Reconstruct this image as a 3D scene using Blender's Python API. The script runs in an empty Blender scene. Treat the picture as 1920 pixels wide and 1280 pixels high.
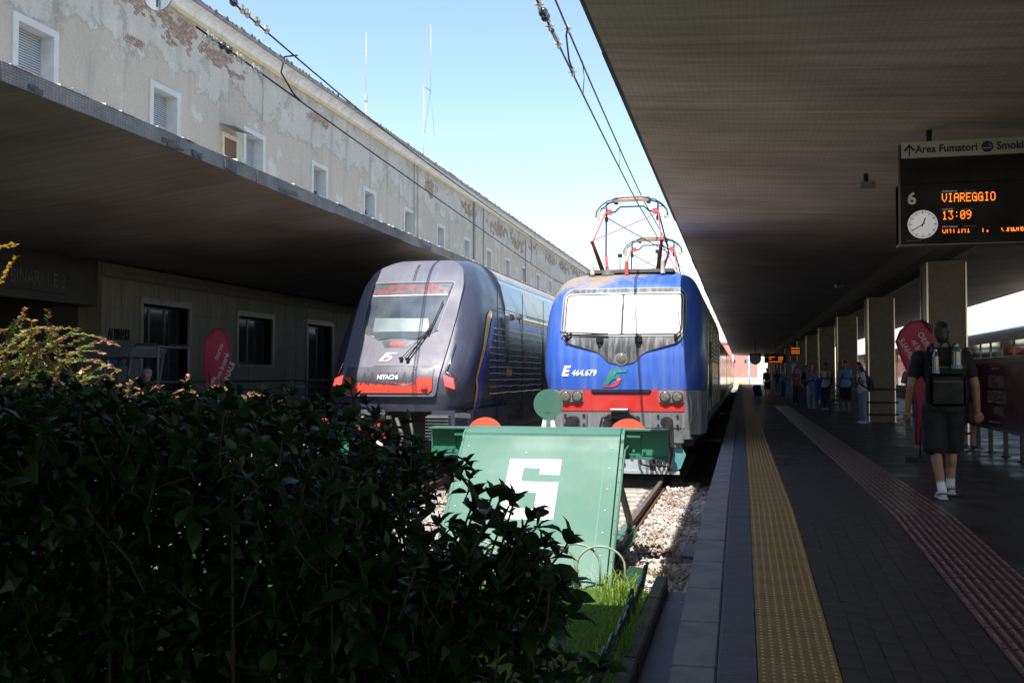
import bpy, bmesh, math, random
from mathutils import Vector, Matrix, noise
R=math.radians
rnd=random.Random(7)
C=bpy.context.scene.collection
# ------------------------------------------------------------------ camera, world, sun
cam=bpy.data.cameras.new('camera'); co=bpy.data.objects.new('camera',cam); C.objects.link(co)
F=1850.0; TH=math.atan(430/F); PH=math.atan(63/F)
cam.sensor_width=36; cam.lens=36*F/1920; cam.clip_start=.05; cam.clip_end=3000
co.location=(0,0,2.0); co.rotation_euler=(R(90)+PH,0,TH)
bpy.context.scene.camera=co
SX,SY=.070,.50                      # sun travel per metre of drop
sd=Vector((SX,SY,-1)).normalized()
elev=math.asin(-sd.z); 
w=bpy.data.worlds.new('World'); bpy.context.scene.world=w; w.use_nodes=True
nt=w.node_tree; bg=nt.nodes['Background']
sky=nt.nodes.new('ShaderNodeTexSky'); sky.sky_type='NISHITA'; sky.sun_disc=False
sky.sun_elevation=elev; sky.sun_rotation=math.atan2(-sd.x,-sd.y)
sky.air_density=1.25; sky.dust_density=.35; sky.ozone_density=1.2
nt.links.new(sky.outputs[0],bg.inputs[0]); bg.inputs[1].default_value=.132
sl=bpy.data.lights.new('sun','SUN'); sl.energy=4.3; sl.angle=R(.53); sl.color=(1,.965,.91)
so=bpy.data.objects.new('sun',sl); C.objects.link(so)
so.rotation_euler=sd.to_track_quat('-Z','Y').to_euler()
vs=bpy.context.scene.view_settings
vs.view_transform='Standard'; vs.look='None'; vs.gamma=1; vs.use_curve_mapping=False; vs.exposure=.95
cy=bpy.context.scene.cycles
cy.max_bounces=7; cy.transparent_max_bounces=16
# ------------------------------------------------------------------ materials
MT={}
STREAK={'pale_green_paint':((9,9,.5),(.15,.17,.12),.55),'violet_grey_paint':((8,1,.35),(.22,.21,.22),.5),'red_band_paint':((9,1,.6),(.25,.09,.07),.6),'yellow_tactile_tile':((1.2,1.2,1),(.12,.10,.075),.8),'red_brown_tile':((1,1,1),(.05,.04,.04),.8),'pale_edge_stone':((1,1,1),(.12,.115,.11),.8),'cornice_white':((1,4,.3),(.22,.2,.18),.6),'greyt':((1,1,1),(.05,.05,.06),.6)}
def mat(n,col,rough=.6,metal=0,v=.15,sc=3,bump=0,bsc=60,coat=0,dirt=None,damt=.5,dsc=1.5,em=None,es=0,stretch=None,trans=0,sheen=0):
    if n in MT: return MT[n]
    m=bpy.data.materials.new(n); m.use_nodes=True; t=m.node_tree; b=t.nodes['Principled BSDF']; L=t.links.new
    tc=t.nodes.new('ShaderNodeTexCoord'); mp=t.nodes.new('ShaderNodeMapping'); L(tc.outputs['Object'],mp.inputs[0])
    if stretch: mp.inputs['Scale'].default_value=stretch
    nz=t.nodes.new('ShaderNodeTexNoise'); nz.inputs['Scale'].default_value=sc; nz.inputs['Detail'].default_value=6; L(mp.outputs[0],nz.inputs[0])
    mr=t.nodes.new('ShaderNodeMapRange'); mr.inputs[1].default_value=.3; mr.inputs[2].default_value=.7; mr.inputs[3].default_value=1-v; mr.inputs[4].default_value=1+v; L(nz.outputs[0],mr.inputs[0])
    mx=t.nodes.new('ShaderNodeVectorMath'); mx.operation='SCALE'; mx.inputs[0].default_value=col[:3]; L(mr.outputs[0],mx.inputs['Scale'])
    out=mx.outputs[0]
    if dirt:
        n2=t.nodes.new('ShaderNodeTexNoise'); n2.inputs['Scale'].default_value=dsc; n2.inputs['Detail'].default_value=9; n2.inputs['Roughness'].default_value=.65; L(mp.outputs[0],n2.inputs[0])
        r2=t.nodes.new('ShaderNodeMapRange'); r2.inputs[1].default_value=.45; r2.inputs[2].default_value=.72; r2.inputs[4].default_value=damt; L(n2.outputs[0],r2.inputs[0])
        m2=t.nodes.new('ShaderNodeMix'); m2.data_type='RGBA'; L(r2.outputs[0],m2.inputs[0]); L(out,m2.inputs[6]); m2.inputs[7].default_value=(*dirt,1); out=m2.outputs[2]
    L(out,b.inputs['Base Color']); b.inputs['Roughness'].default_value=rough; b.inputs['Metallic'].default_value=metal
    b.inputs['Coat Weight'].default_value=coat; b.inputs['Coat Roughness'].default_value=.06
    if trans: b.inputs['Transmission Weight'].default_value=trans
    if rough<.95 and rough>.12:
        rr=t.nodes.new('ShaderNodeMapRange'); rr.inputs[1].default_value=.3; rr.inputs[2].default_value=.7; rr.inputs[3].default_value=rough*.8; rr.inputs[4].default_value=min(1,rough*1.2); L(nz.outputs[0],rr.inputs[0]); L(rr.outputs[0],b.inputs['Roughness'])
    if bump:
        n3=t.nodes.new('ShaderNodeTexNoise'); n3.inputs['Scale'].default_value=bsc; n3.inputs['Detail'].default_value=5; L(mp.outputs[0],n3.inputs[0])
        bp=t.nodes.new('ShaderNodeBump'); bp.inputs['Strength'].default_value=bump; bp.inputs['Distance'].default_value=.02; L(n3.outputs[0],bp.inputs['Height']); L(bp.outputs[0],b.inputs['Normal'])
    if n in STREAK:
        mp2=t.nodes.new('ShaderNodeMapping'); mp2.inputs['Scale'].default_value=STREAK[n][0]; L(tc.outputs['Object'],mp2.inputs[0]); n4=t.nodes.new('ShaderNodeTexNoise'); n4.inputs['Scale'].default_value=1.6; n4.inputs['Detail'].default_value=9; n4.inputs['Roughness'].default_value=.7; L(mp2.outputs[0],n4.inputs[0])
        r4=t.nodes.new('ShaderNodeMapRange'); r4.inputs[1].default_value=.5; r4.inputs[2].default_value=.8; r4.inputs[4].default_value=STREAK[n][2]; L(n4.outputs[0],r4.inputs[0]); m4=t.nodes.new('ShaderNodeMix'); m4.data_type='RGBA'; L(r4.outputs[0],m4.inputs[0]); L(out,m4.inputs[6]); m4.inputs[7].default_value=(*STREAK[n][1],1); L(m4.outputs[2],b.inputs['Base Color'])
    if em: b.inputs['Emission Color'].default_value=(*em,1); b.inputs['Emission Strength'].default_value=es
    MT[n]=m; return m
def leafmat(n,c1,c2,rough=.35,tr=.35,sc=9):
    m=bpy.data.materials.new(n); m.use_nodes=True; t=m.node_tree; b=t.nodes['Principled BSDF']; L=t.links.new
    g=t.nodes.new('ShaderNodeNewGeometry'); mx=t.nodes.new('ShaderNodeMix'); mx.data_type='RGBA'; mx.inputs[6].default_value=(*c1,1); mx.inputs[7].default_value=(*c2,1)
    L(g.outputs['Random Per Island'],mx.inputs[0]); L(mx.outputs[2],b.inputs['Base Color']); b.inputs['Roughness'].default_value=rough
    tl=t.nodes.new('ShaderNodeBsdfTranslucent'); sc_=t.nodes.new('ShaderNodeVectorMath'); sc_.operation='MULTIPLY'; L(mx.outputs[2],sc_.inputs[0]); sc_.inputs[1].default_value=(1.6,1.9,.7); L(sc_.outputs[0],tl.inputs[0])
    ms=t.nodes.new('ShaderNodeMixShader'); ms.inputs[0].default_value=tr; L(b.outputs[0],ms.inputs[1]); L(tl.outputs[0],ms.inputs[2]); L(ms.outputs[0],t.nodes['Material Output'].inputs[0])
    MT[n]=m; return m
# ------------------------------------------------------------------ mesh builder
class MB:
    def __init__(s): s.v=[]; s.f=[]; s.sm=[]; s.mi=[]; s.cur=0
    def add(s,vs,fs,smooth=False,M=None):
        o=len(s.v)
        s.v+= [tuple(M@Vector(p)) for p in vs] if M else [tuple(p) for p in vs]
        for f in fs: s.f.append([i+o for i in f]); s.sm.append(smooth); s.mi.append(s.cur)
        return s
    def box(s,x0,x1,y0,y1,z0,z1,M=None,bev=0):
        if bev:
            b=bmesh.new(); bmesh.ops.create_cube(b,size=1)
            for q in b.verts: q.co=Vector(((x0+x1)/2+q.co.x*(x1-x0),(y0+y1)/2+q.co.y*(y1-y0),(z0+z1)/2+q.co.z*(z1-z0)))
            bmesh.ops.bevel(b,geom=b.edges[:],offset=bev,segments=2,affect='EDGES',clamp_overlap=True)
            b.verts.index_update(); vs=[q.co[:] for q in b.verts]; fs=[[q.index for q in f.verts] for f in b.faces]; b.free()
            return s.add(vs,fs,False,M)
        v=[(x,y,z) for z in(z0,z1) for y in(y0,y1) for x in(x0,x1)]
        return s.add(v,[(0,2,3,1),(4,5,7,6),(0,1,5,4),(2,6,7,3),(0,4,6,2),(1,3,7,5)],False,M)
    def cyl(s,a,b,r0,r1=None,n=12,caps=True,smooth=True,M=None):
        r1=r0 if r1 is None else r1
        a=Vector(a);b=Vector(b);d=(b-a)
        if d.length<1e-7: return s
        d.normalize(); u=d.orthogonal().normalized(); w=d.cross(u)
        vs=[];fs=[]
        for k,(c,r) in enumerate(((a,r0),(b,r1))):
            for i in range(n):
                t=2*math.pi*i/n; vs.append(c+(u*math.cos(t)+w*math.sin(t))*r)
        for i in range(n): fs.append((i,(i+1)%n,n+(i+1)%n,n+i))
        s.add(vs,fs,smooth,M)
        if caps: s.add(vs,[tuple(range(n))[::-1],tuple(range(n,2*n))],False,M)
        return s
    def tube(s,pts,r,n=8,M=None,caps=True):
        pts=[Vector(p) for p in pts]; rs=r if isinstance(r,(list,tuple)) else [r]*len(pts)
        vs=[];fs=[]; up=None
        for k,p in enumerate(pts):
            d=(pts[min(k+1,len(pts)-1)]-pts[max(k-1,0)]).normalized()
            if up is None: up=d.orthogonal().normalized()
            up=(up-d*up.dot(d)).normalized(); w=d.cross(up)
            for i in range(n):
                t=2*math.pi*i/n; vs.append(p+(up*math.cos(t)+w*math.sin(t))*rs[k])
        for k in range(len(pts)-1):
            for i in range(n): fs.append((k*n+i,k*n+(i+1)%n,(k+1)*n+(i+1)%n,(k+1)*n+i))
        if caps: fs.append(tuple(range(n))[::-1]); fs.append(tuple((len(pts)-1)*n+i for i in range(n)))
        return s.add(vs,fs,True,M)
    def ell(s,c,r,nu=12,nv=8,M=None):
        vs=[];fs=[]
        for j in range(nv+1):
            p=math.pi*j/nv
            for i in range(nu):
                t=2*math.pi*i/nu; vs.append((c[0]+r[0]*math.sin(p)*math.cos(t),c[1]+r[1]*math.sin(p)*math.sin(t),c[2]+r[2]*math.cos(p)))
        for j in range(nv):
            for i in range(nu):
                a,b,c2,d=j*nu+i,j*nu+(i+1)%nu,(j+1)*nu+(i+1)%nu,(j+1)*nu+i
                fs.append((a,d,c2,b))
        return s.add(vs,fs,True,M)
    def prism(s,poly,h0,h1,axis='y',M=None):
        # poly in the two remaining axes; extruded along axis from h0 to h1
        n=len(poly)
        def P(p,h): return {'y':(p[0],h,p[1]),'x':(h,p[0],p[1]),'z':(p[0],p[1],h)}[axis]
        vs=[P(p,h0) for p in poly]+[P(p,h1) for p in poly]
        fs=[tuple(range(n)),tuple(range(n,2*n))[::-1]]+[(i,n+i,n+(i+1)%n,(i+1)%n) for i in range(n)]
        return s.add(vs,fs,False,M)
    def plate(s,poly,yf,off,thick=.01,step=.1,M=None):
        # polygon in x,z laid on the surface y=yf(x,z), standing proud by off towards -y
        b=bmesh.new(); f=b.faces.new([b.verts.new((p[0],0,p[1])) for p in poly])
        xs=[p[0] for p in poly]; zs=[p[1] for p in poly]
        for ax,(lo,hi) in ((0,(min(xs),max(xs))),(2,(min(zs),max(zs)))):
            k=int((hi-lo)/step)
            for i in range(1,k+1):
                v=lo+(hi-lo)*i/(k+1); co_=[0,0,0]; co_[ax]=v; no=[0,0,0]; no[ax]=1
                bmesh.ops.bisect_plane(b,geom=b.verts[:]+b.edges[:]+b.faces[:],plane_co=co_,plane_no=no)
        bmesh.ops.triangulate(b,faces=b.faces[:])
        b.verts.index_update(); b.edges.index_update()
        vs=[];n=len(b.verts)
        for q in b.verts: vs.append((q.co.x,yf(q.co.x,q.co.z)-off,q.co.z))
        for q in b.verts: vs.append((q.co.x,yf(q.co.x,q.co.z)-off+thick,q.co.z))
        fs=[]
        for f in b.faces:
            i=[q.index for q in f.verts]
            f.normal_update()
            if f.normal.y>0: i=i[::-1]
            fs.append(i)
        s.add(vs,fs,True,M)
        sk=[(e.verts[0].index,e.verts[1].index,n+e.verts[1].index,n+e.verts[0].index) for e in b.edges if len(e.link_faces)==1]
        b.free(); return s.add(vs,sk,False,M)
    def build(s,name,m,parent=None,loc=None,kind=None):
        me=bpy.data.meshes.new(name); me.from_pydata(s.v,[],s.f); 
        for q in (m if isinstance(m,(list,tuple)) else [m]): me.materials.append(q)
        me.polygons.foreach_set('use_smooth',s.sm); me.polygons.foreach_set('material_index',s.mi); me.update()
        o=bpy.data.objects.new(name,me); C.objects.link(o)
        if parent: o.parent=parent
        if loc: o.location=loc
        if kind: o['kind']=kind
        return o
def fixn(o):
    b=bmesh.new(); b.from_mesh(o.data); bmesh.ops.recalc_face_normals(b,faces=b.faces[:]); b.to_mesh(o.data); b.free(); return o
def tag(o,label,cat,group=None,kind=None):
    o['label']=label; o['category']=cat
    if group: o['group']=group
    if kind: o['kind']=kind
    return o
def thing(name,label,cat,loc=(0,0,0),rz=0,group=None):
    o=bpy.data.objects.new(name,None); C.objects.link(o); o.location=loc; o.rotation_euler=(0,0,rz); o.empty_display_size=.2
    return tag(o,label,cat,group)
def kids(o): return [c for c in bpy.data.objects if c.parent==o]
def clone(o,parent=None,off=(0,0,0),label=None,depth=0,km=None):
    if km is None:
        km={}
        for q in bpy.data.objects:
            if q.parent: km.setdefault(q.parent.name,[]).append(q)
    c=o.copy(); C.objects.link(c); c.parent=parent
    if parent is None: c.location=Vector(o.location)+Vector(off)
    if label: c['label']=label
    for ch in km.get(o.name,[]): clone(ch,c,km=km)
    return c
def put(me_obj,name,loc,parent,rot=None,scale=None):
    o=me_obj.copy(); o.name=name; C.objects.link(o); o.parent=parent; o.location=loc
    if rot: o.rotation_euler=rot
    if scale: o.scale=scale
    return o
def text(s,size,m,M,parent,name='lettering',shear=0,bold=0,depth=.002,sx=1,align='LEFT'):
    cu=bpy.data.curves.new('t','FONT'); cu.body=s; cu.size=size; cu.shear=shear; cu.offset=bold; cu.extrude=depth; cu.align_x=align; cu.resolution_u=3
    o=bpy.data.objects.new('t',cu); C.objects.link(o)
    dg=bpy.context.evaluated_depsgraph_get(); me=bpy.data.meshes.new_from_object(o.evaluated_get(dg)); 
    bpy.data.objects.remove(o); bpy.data.curves.remove(cu)
    me.transform(Matrix.Diagonal((sx,1,1,1))); me.transform(M); me.materials.clear(); me.materials.append(m)
    q=bpy.data.objects.new(name,me); C.objects.link(q); q.parent=parent; return q
def faceY(x,y,z,tilt=0): # text matrix: reads +X, faces -Y
    return Matrix.Translation((x,y,z))@Matrix.Rotation(R(90)+tilt,4,'X')
FONT={'A':'0E11111F111111','B':'1E11111E11111E','C':'0E11101010110E','E':'1F10101E10101F','F':'1F10101E101010','G':'0E11101713110F','I':'0E04040404040E','K':'11121418141211','L':'1010101010101F','M':'111B1515111111','N':'11191513111111','O':'0E11111111110E','P':'1E11111E101010','R':'1E11111E141211','S':'0F10100E01011E','T':'1F040404040404','U':'1111111111110E','V':'11111111110A04','Z':'1F01020408101F','0':'0E11131519110E','1':'040C040404040E','3':'1F02040201110E','6':'0608101E11110E','8':'0E11110E11110E','9':'0E11110F01020C','7':'1F010204080808',':':'00040000040000','.':'00000000000C0C','(':'02040808080402',')':'08040202020408','-':'0000001F000000',' ':'00000000000000',',':'0000000C040800'}
def led(s,x,z,y,pitch,m,parent,rows=range(7),name='led_text',tilt=None,zs=1.0,skip=0):
    b=MB(); r=pitch*.46
    for k,ch in enumerate(s):
        h=FONT.get(ch,FONT[' '])
        for j in rows:
            row=int(h[j*2:j*2+2],16)
            for i in range(5):
                if row>>(4-i)&1:
                    if skip and rnd.random()<skip: continue
                    cx=x+(k*6+i)*pitch; cz=z-j*pitch*zs; yy=y(cx,cz) if callable(y) else y
                    b.add([(cx-r,yy,cz-r*zs),(cx+r,yy,cz-r*zs),(cx+r,yy,cz+r*zs),(cx-r,yy,cz+r*zs)],[(0,1,2,3)])
    return b.build(name,m,parent)
def conform(o,yf,off):
    for v in o.data.vertices: v.co.y=yf(v.co.x,v.co.z)-off
    return o
# common materials
black=mat('black_rubber',(.012,.012,.013),.6,v=.3)
darkmetal=mat('dark_metal',(.03,.031,.034),.5,.3,v=.4,sc=12,dirt=(.06,.05,.04),damt=.4)
steel=mat('weathered_steel',(.35,.35,.35),.42,.8,v=.2,sc=14)
greysteel=mat('grey_painted_steel',(.16,.17,.18),.5,v=.25,sc=8,dirt=(.07,.055,.045),damt=.6,dsc=4)
white=mat('white_paint',(.8,.8,.78),.5,v=.05)
glassd=mat('dark_window_glass',(.012,.014,.016),.06,v=.1,coat=.6)
chrome=mat('bright_metal',(.6,.6,.6),.2,1,v=.1)
# ------------------------------------------------------------------ ground, ballast, tracks
def pz(y): return .67-.047*max(0,10-y)
SLOPE=math.atan(.047)
XT=-2.25; XL=-6.4; XR=11.3
gravel=mat('gravel_ground',(.27,.235,.2),.95,v=.45,sc=9,bump=.9,bsc=18,dirt=(.2,.1,.06),damt=.6,dsc=.9)
MB().add([(-400,-60,-.25),(400,-60,-.25),(400,900,-.25),(-400,900,-.25)],[(0,1,2,3)]).build('ground',gravel,kind='structure')
stonem=mat('ballast_stone',(.54,.49,.43),.9,v=.5,sc=1.3,dirt=(.26,.13,.08),damt=.95,dsc=1.1)
def stones(n,x0,x1,y0,y1,name,s0=.02,s1=.045,avoid=lambda x,y:False):
    b=MB()
    for _ in range(n):
        x=rnd.uniform(x0,x1); y=rnd.uniform(y0,y1)
        if avoid(x,y): continue
        z=-.25+rnd.uniform(0,.05)+(rnd.uniform(0,.09) if abs(abs(x-(-2.25))-1.15)<.28 else 0); r=rnd.uniform(s0,s1)
        M=Matrix.Translation((x,y,z))@Matrix.Rotation(rnd.uniform(0,6),4,(rnd.random(),rnd.random(),rnd.random()+.1))
        p=[(r*rnd.uniform(.7,1.3),0,0),(-r*rnd.uniform(.7,1.3),0,0),(0,r*rnd.uniform(.6,1.2),0),(0,-r*rnd.uniform(.6,1.2),0),(0,0,r*rnd.uniform(.5,1)),(0,0,-r*rnd.uniform(.5,1))]
        b.add(p,[(0,2,4),(2,1,4),(1,3,4),(3,0,4),(2,0,5),(1,2,5),(3,1,5),(0,3,5)],False,M)
    return b.build(name,stonem,kind='stuff')
o=stones(19000,-3.7,-.4,9.7,20,'ballast',avoid=lambda x,y: -.95<x and y<11 and rnd.random()<.6); tag(o,'sunlit pale grey and rusty ballast stones round the right hand track','ballast',kind='stuff')
o=stones(5000,-9,-3.7,9.7,18,'ballast',.03,.06); tag(o,'ballast stones between the two tracks behind the hedge','ballast',kind='stuff')
# weeds
weedm=leafmat('weed_leaf',(.12,.2,.03),(.25,.3,.06),.6,.3)
b=MB()
for (cx,cy,n) in [(-.95,10.9,60),(-1.15,13.3,40),(-2.0,12.6,70),(-1.75,12.9,50),(-.7,15.4,30),(-1.7,12.1,50),(-1.0,9.9,60)]:
    for _ in range(n):
        x=cx+rnd.gauss(0,.09);y=cy+rnd.gauss(0,.12);h=rnd.uniform(.04,.14);a=rnd.uniform(0,6.3);dx,dy=math.cos(a)*.05,math.sin(a)*.05
        b.add([(x-.008,y,-.24),(x+.008,y,-.24),(x+dx,y+dy,-.22+h)],[(0,1,2)])
tag(b.build('weeds',weedm),'small green weeds growing among the ballast stones beside the right hand rail','weeds',kind='stuff')
# rails and sleepers
railrust=mat('rail_rust',(.13,.065,.04),.75,v=.3,sc=14,bump=.2); railtop=mat('rail_head',(.3,.25,.22),.38,.7,v=.3,sc=20)
greenp=mat('pale_green_paint',(.056,.168,.122),.6,v=.07,sc=1.2,bump=.03,bsc=30,dirt=(.085,.18,.135),damt=.4,dsc=1.2)
greendk=mat('green_paint_beam',(.045,.22,.14),.45,v=.15,sc=3,bump=.15,bsc=25,dirt=(.05,.12,.08),damt=.4)
conc=mat('sleeper_concrete',(.46,.42,.36),.9,v=.25,sc=6,bump=.3,bsc=30,dirt=(.22,.13,.08),damt=.5)
def rail(x,parent):
    b=MB(); prof=[(-.07,-.16),(.07,-.16),(.07,-.145),(.012,-.12),(.012,-.05),(.036,-.035),(.036,-.001),(-.036,-.001),(-.036,-.035),(-.012,-.05),(-.012,-.12),(-.07,-.145)]
    b.prism([(x+p[0],p[1]) for p in prof],0,140,'y'); r=b.build('rail',railrust,parent)
    MB().box(x-.034,x+.034,0,140,-.001,.003).build('rail_head',railtop,r); return r
slp=MB().box(-1.02,1.02,-.12,.12,-.30,-.165,bev=.015).build('sleeper',conc); 
for X,nm in ((XT,'right hand'),(XL,'left hand')):
    t=thing('railway_track','rusty railway track with concrete sleepers under the '+('blue locomotive with white windscreen' if X==XT else 'dark blue grey train in shade'),'track',(X,9.9,0))
    rail(.752,t); rail(-.752,t)
    for k in range(30): put(slp,'sleeper',(rnd.uniform(-.02,.02),.2+k*.6,0),t)
t=thing('railway_track','shaded railway track under the train beyond the right hand columns','track',(XR,6,0)); rail(.752,t); rail(-.752,t)
bpy.data.objects.remove(slp)
# ------------------------------------------------------------------ platform between the columns
pconc=mat('platform_concrete',(.23,.22,.21),.85,v=.2,sc=2,bump=.2,bsc=20,dirt=(.1,.09,.08),damt=.5)
def pavemat():
    m=bpy.data.materials.new('dark_pavers'); m.use_nodes=True; t=m.node_tree; b=t.nodes['Principled BSDF']; L=t.links.new
    tc=t.nodes.new('ShaderNodeTexCoord'); mp=t.nodes.new('ShaderNodeMapping'); mp.inputs['Rotation'].default_value=(0,0,R(90)); L(tc.outputs['Object'],mp.inputs[0])
    br=t.nodes.new('ShaderNodeTexBrick'); br.inputs['Scale'].default_value=1; br.inputs['Brick Width'].default_value=.24; br.inputs['Row Height'].default_value=.127; br.inputs['Mortar Size'].default_value=.005
    br.inputs['Color1'].default_value=(.062,.056,.055,1); br.inputs['Color2'].default_value=(.05,.046,.046,1); br.inputs['Mortar'].default_value=(.035,.033,.033,1); L(mp.outputs[0],br.inputs[0])
    nz=t.nodes.new('ShaderNodeTexNoise'); nz.inputs['Scale'].default_value=1.7; nz.inputs['Detail'].default_value=8; L(tc.outputs['Object'],nz.inputs[0])
    mr=t.nodes.new('ShaderNodeMapRange'); mr.inputs[3].default_value=.55; mr.inputs[4].default_value=1.35; mr.inputs[1].default_value=.3; mr.inputs[2].default_value=.7; L(nz.outputs[0],mr.inputs[0])
    sc=t.nodes.new('ShaderNodeVectorMath'); sc.operation='SCALE'; L(br.outputs[0],sc.inputs[0]); L(mr.outputs[0],sc.inputs['Scale']); L(sc.outputs[0],b.inputs['Base Color'])
    r2=t.nodes.new('ShaderNodeMapRange'); r2.inputs[3].default_value=.28; r2.inputs[4].default_value=.55; r2.inputs[1].default_value=.35; r2.inputs[2].default_value=.65; L(nz.outputs[0],r2.inputs[0]); L(r2.outputs[0],b.inputs['Roughness'])
    bp=t.nodes.new('ShaderNodeBump'); bp.inputs['Strength'].default_value=.4; bp.inputs['Distance'].default_value=.006; bp.invert=True; L(br.outputs['Fac'],bp.inputs['Height']); L(bp.outputs[0],b.inputs['Normal'])
    return m
pavem=pavemat()
ys=[-12,1.5,10,150]
b=MB()
def slab(b,x0,x1,dz,ylist,zb=-.3):
    n=len(ylist); vs=[]
    for y in ylist: 
        z=pz(max(y,1.5))+dz; vs+=[(x0,y,zb),(x1,y,zb),(x1,y,z),(x0,y,z)]
    fs=[]
    for k in range(n-1):
        a=k*4; c=a+4; fs+=[(a,a+3,c+3,c),(a+3,a+2,c+2,c+3),(a+2,a+1,c+1,c+2)]
    fs+=[(0,1,2,3),(4*n-4,4*n-1,4*n-2,4*n-3)]
    b.add(vs,fs)
slab(b,-.36,9.0,-.03,ys); plat=b.build('platform',pconc,kind='structure')
edgem=mat('pale_edge_stone',(.27,.27,.265),.7,v=.14,sc=5,bump=.2,bsc=40,dirt=(.14,.13,.125),damt=.6,dsc=3)
greyt=mat('blue_grey_tile',(.115,.13,.16),.6,v=.15,sc=4,bump=.1,bsc=50,dirt=(.06,.065,.075),damt=.5)
yelt=mat('yellow_tactile_tile',(.38,.225,.07),.5,v=.14,sc=3,dirt=(.16,.11,.05),damt=.55,dsc=2.5)
redt=mat('red_brown_tile',(.115,.042,.036),.35,v=.2,sc=3,dirt=(.06,.035,.03),damt=.5,dsc=2)
ribm=mat('worn_pale_rib',(.34,.27,.25),.3,v=.3,sc=8,dirt=(.14,.08,.07),damt=.6,dsc=5)
ribg=mat('grey_tile_rib',(.14,.16,.19),.5,v=.2,sc=5)
def place(o,name,x,y,dz=0):
    q=put(o,name,(x,y,pz(y)+dz),plat)
    if y<10: q.rotation_euler=(SLOPE,0,0)
    return q
protos=[]
# edge stones, 1.2 m
p=MB().box(-.38,-.142,-.395,.395,-.16,0,bev=.01).build('edge_stone',edgem); protos.append(p)
y=2.6
while y<34: place(p,'edge_stone',0,y,rnd.uniform(-.002,.002)); y+=.8
YF=y-.4
b=MB(); slab(b,-.38,-.142,0,[YF,150],.5); b.build('edge_stone_row',edgem,plat)
# grey ribbed tiles .3 m
b=MB().box(-.136,.066,-.197,.197,-.03,0)
for k in range(9): b.box(-.12,.05,-.18+k*.045-.010,-.18+k*.045+.010,0,.003)
p=b.build('grey_tile',greyt); protos.append(p)
y=2.2
while y<30: place(p,'grey_tile',0,y,rnd.uniform(-.002,.002)); y+=.4
YG=y-.2
b=MB(); slab(b,-.136,.066,0,[YG,150],.5); b.build('grey_tile_row',greyt,plat)
# yellow tactile tiles with studs
b=MB().box(.072,.488,-.198,.198,-.03,0); b2=MB()
for i in range(8):
    for j in range(7):
        cx=.10+i*.0515; cy=-.17+j*.057; ring=[(cx+.0125*math.cos(a*math.pi/3),cy+.0125*math.sin(a*math.pi/3),0) for a in range(6)]; top=[(cx+.0095*math.cos(a*math.pi/3),cy+.0095*math.sin(a*math.pi/3),.006) for a in range(6)]
        b2.add(ring+top,[(a,(a+1)%6,6+(a+1)%6,6+a) for a in range(6)]+[tuple(range(6,12))])
studm=mat('stud_highlight',(.75,.62,.40),.4,v=.3,sc=6)  # stud tops coloured lighter to stand in for highlights
b.cur=0; n0=len(b.f); b.add(b2.v,b2.f); 
for k in range(n0,len(b.f)):
    b.mi[k]=1 if (k-n0)%7==6 else 0
p=b.build('yellow_tile',[yelt,studm]); protos.append(p)
y=2.2
while y<34: place(p,'yellow_tile',0,y,rnd.uniform(-.002,.002)); y+=.4
YY=y-.2
b=MB(); slab(b,.072,.488,0,[YY,150],.5); b.build('yellow_tile_row',yelt,plat)
# red ribbed guide tiles
b=MB().box(1.382,1.958,-.198,.198,-.03,0); n0=len(b.f); 
for k in range(9):
    x=1.415+k*.0635; b.cur=0; b.prism([(x-.019,0),(x-.009,.006),(x+.009,.006),(x+.019,0)],-.19,.19,'y')
b.cur=1
for k in range(9):
    x=1.415+k*.0635; b.add([(x-.008,-.19,.0065),(x+.008,-.19,.0065),(x+.008,.19,.0065),(x-.008,.19,.0065)],[(0,1,2,3)])
p=b.build('red_guide_tile',[redt,ribm]); protos.append(p)
y=2.6
while y<44: place(p,'red_guide_tile',0,y,rnd.uniform(-.001,.001)); y+=.4
YR=y-.2
b=MB(); slab(b,1.382,1.958,0,[YR,150],.5); b.build('red_tile_row',redt,plat)
# dark pavers, nearest ones single
pvm=mat('dark_paver',(.06,.055,.055),.42,v=.3,sc=2.5,bump=.15,bsc=60,dirt=(.035,.033,.034),damt=.5)
p=MB().box(-.0622,.0622,-.1185,.1185,-.03,0,bev=.003).build('paver',pvm); protos.append(p)
cnt=0; st=MB(); pv=p
pv_v=[v.co[:] for v in p.data.vertices]; pv_f=[list(f.vertices) for f in p.data.polygons]
row=0; y=4.2
while y<16:
    for c in range(7):
        x=.495+.063+c*.1265; yy=y+(.12 if c%2 else 0); dz=rnd.uniform(-.0015,.001); tl=rnd.uniform(-.005,.005)
        if cnt<300:
            q=place(p,'paver',x,yy,dz); q.rotation_euler=((SLOPE if yy<10 else 0),tl,rnd.uniform(-.01,.01)); cnt+=1
        else:
            M=Matrix.Translation((x,yy,pz(yy)+dz))@Matrix.Rotation(SLOPE if yy<10 else 0,4,'X')@Matrix.Rotation(tl,4,'Y'); st.add(pv_v,pv_f,False,M)
    y+=.24
st.build('paving_bed',pvm,plat,kind='stuff')
b=MB(); slab(b,.49,1.38,0,[y,150],.5); slab(b,1.964,8.6,-.002,[-12,1.5,10,150],.0); b.build('paving',pavem,plat)
b=MB(); slab(b,8.604,9.02,0,[-12,1.5,10,150],.0); b.build('far_edge_stone',edgem,plat)
for p in protos: bpy.data.objects.remove(p)
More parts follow.
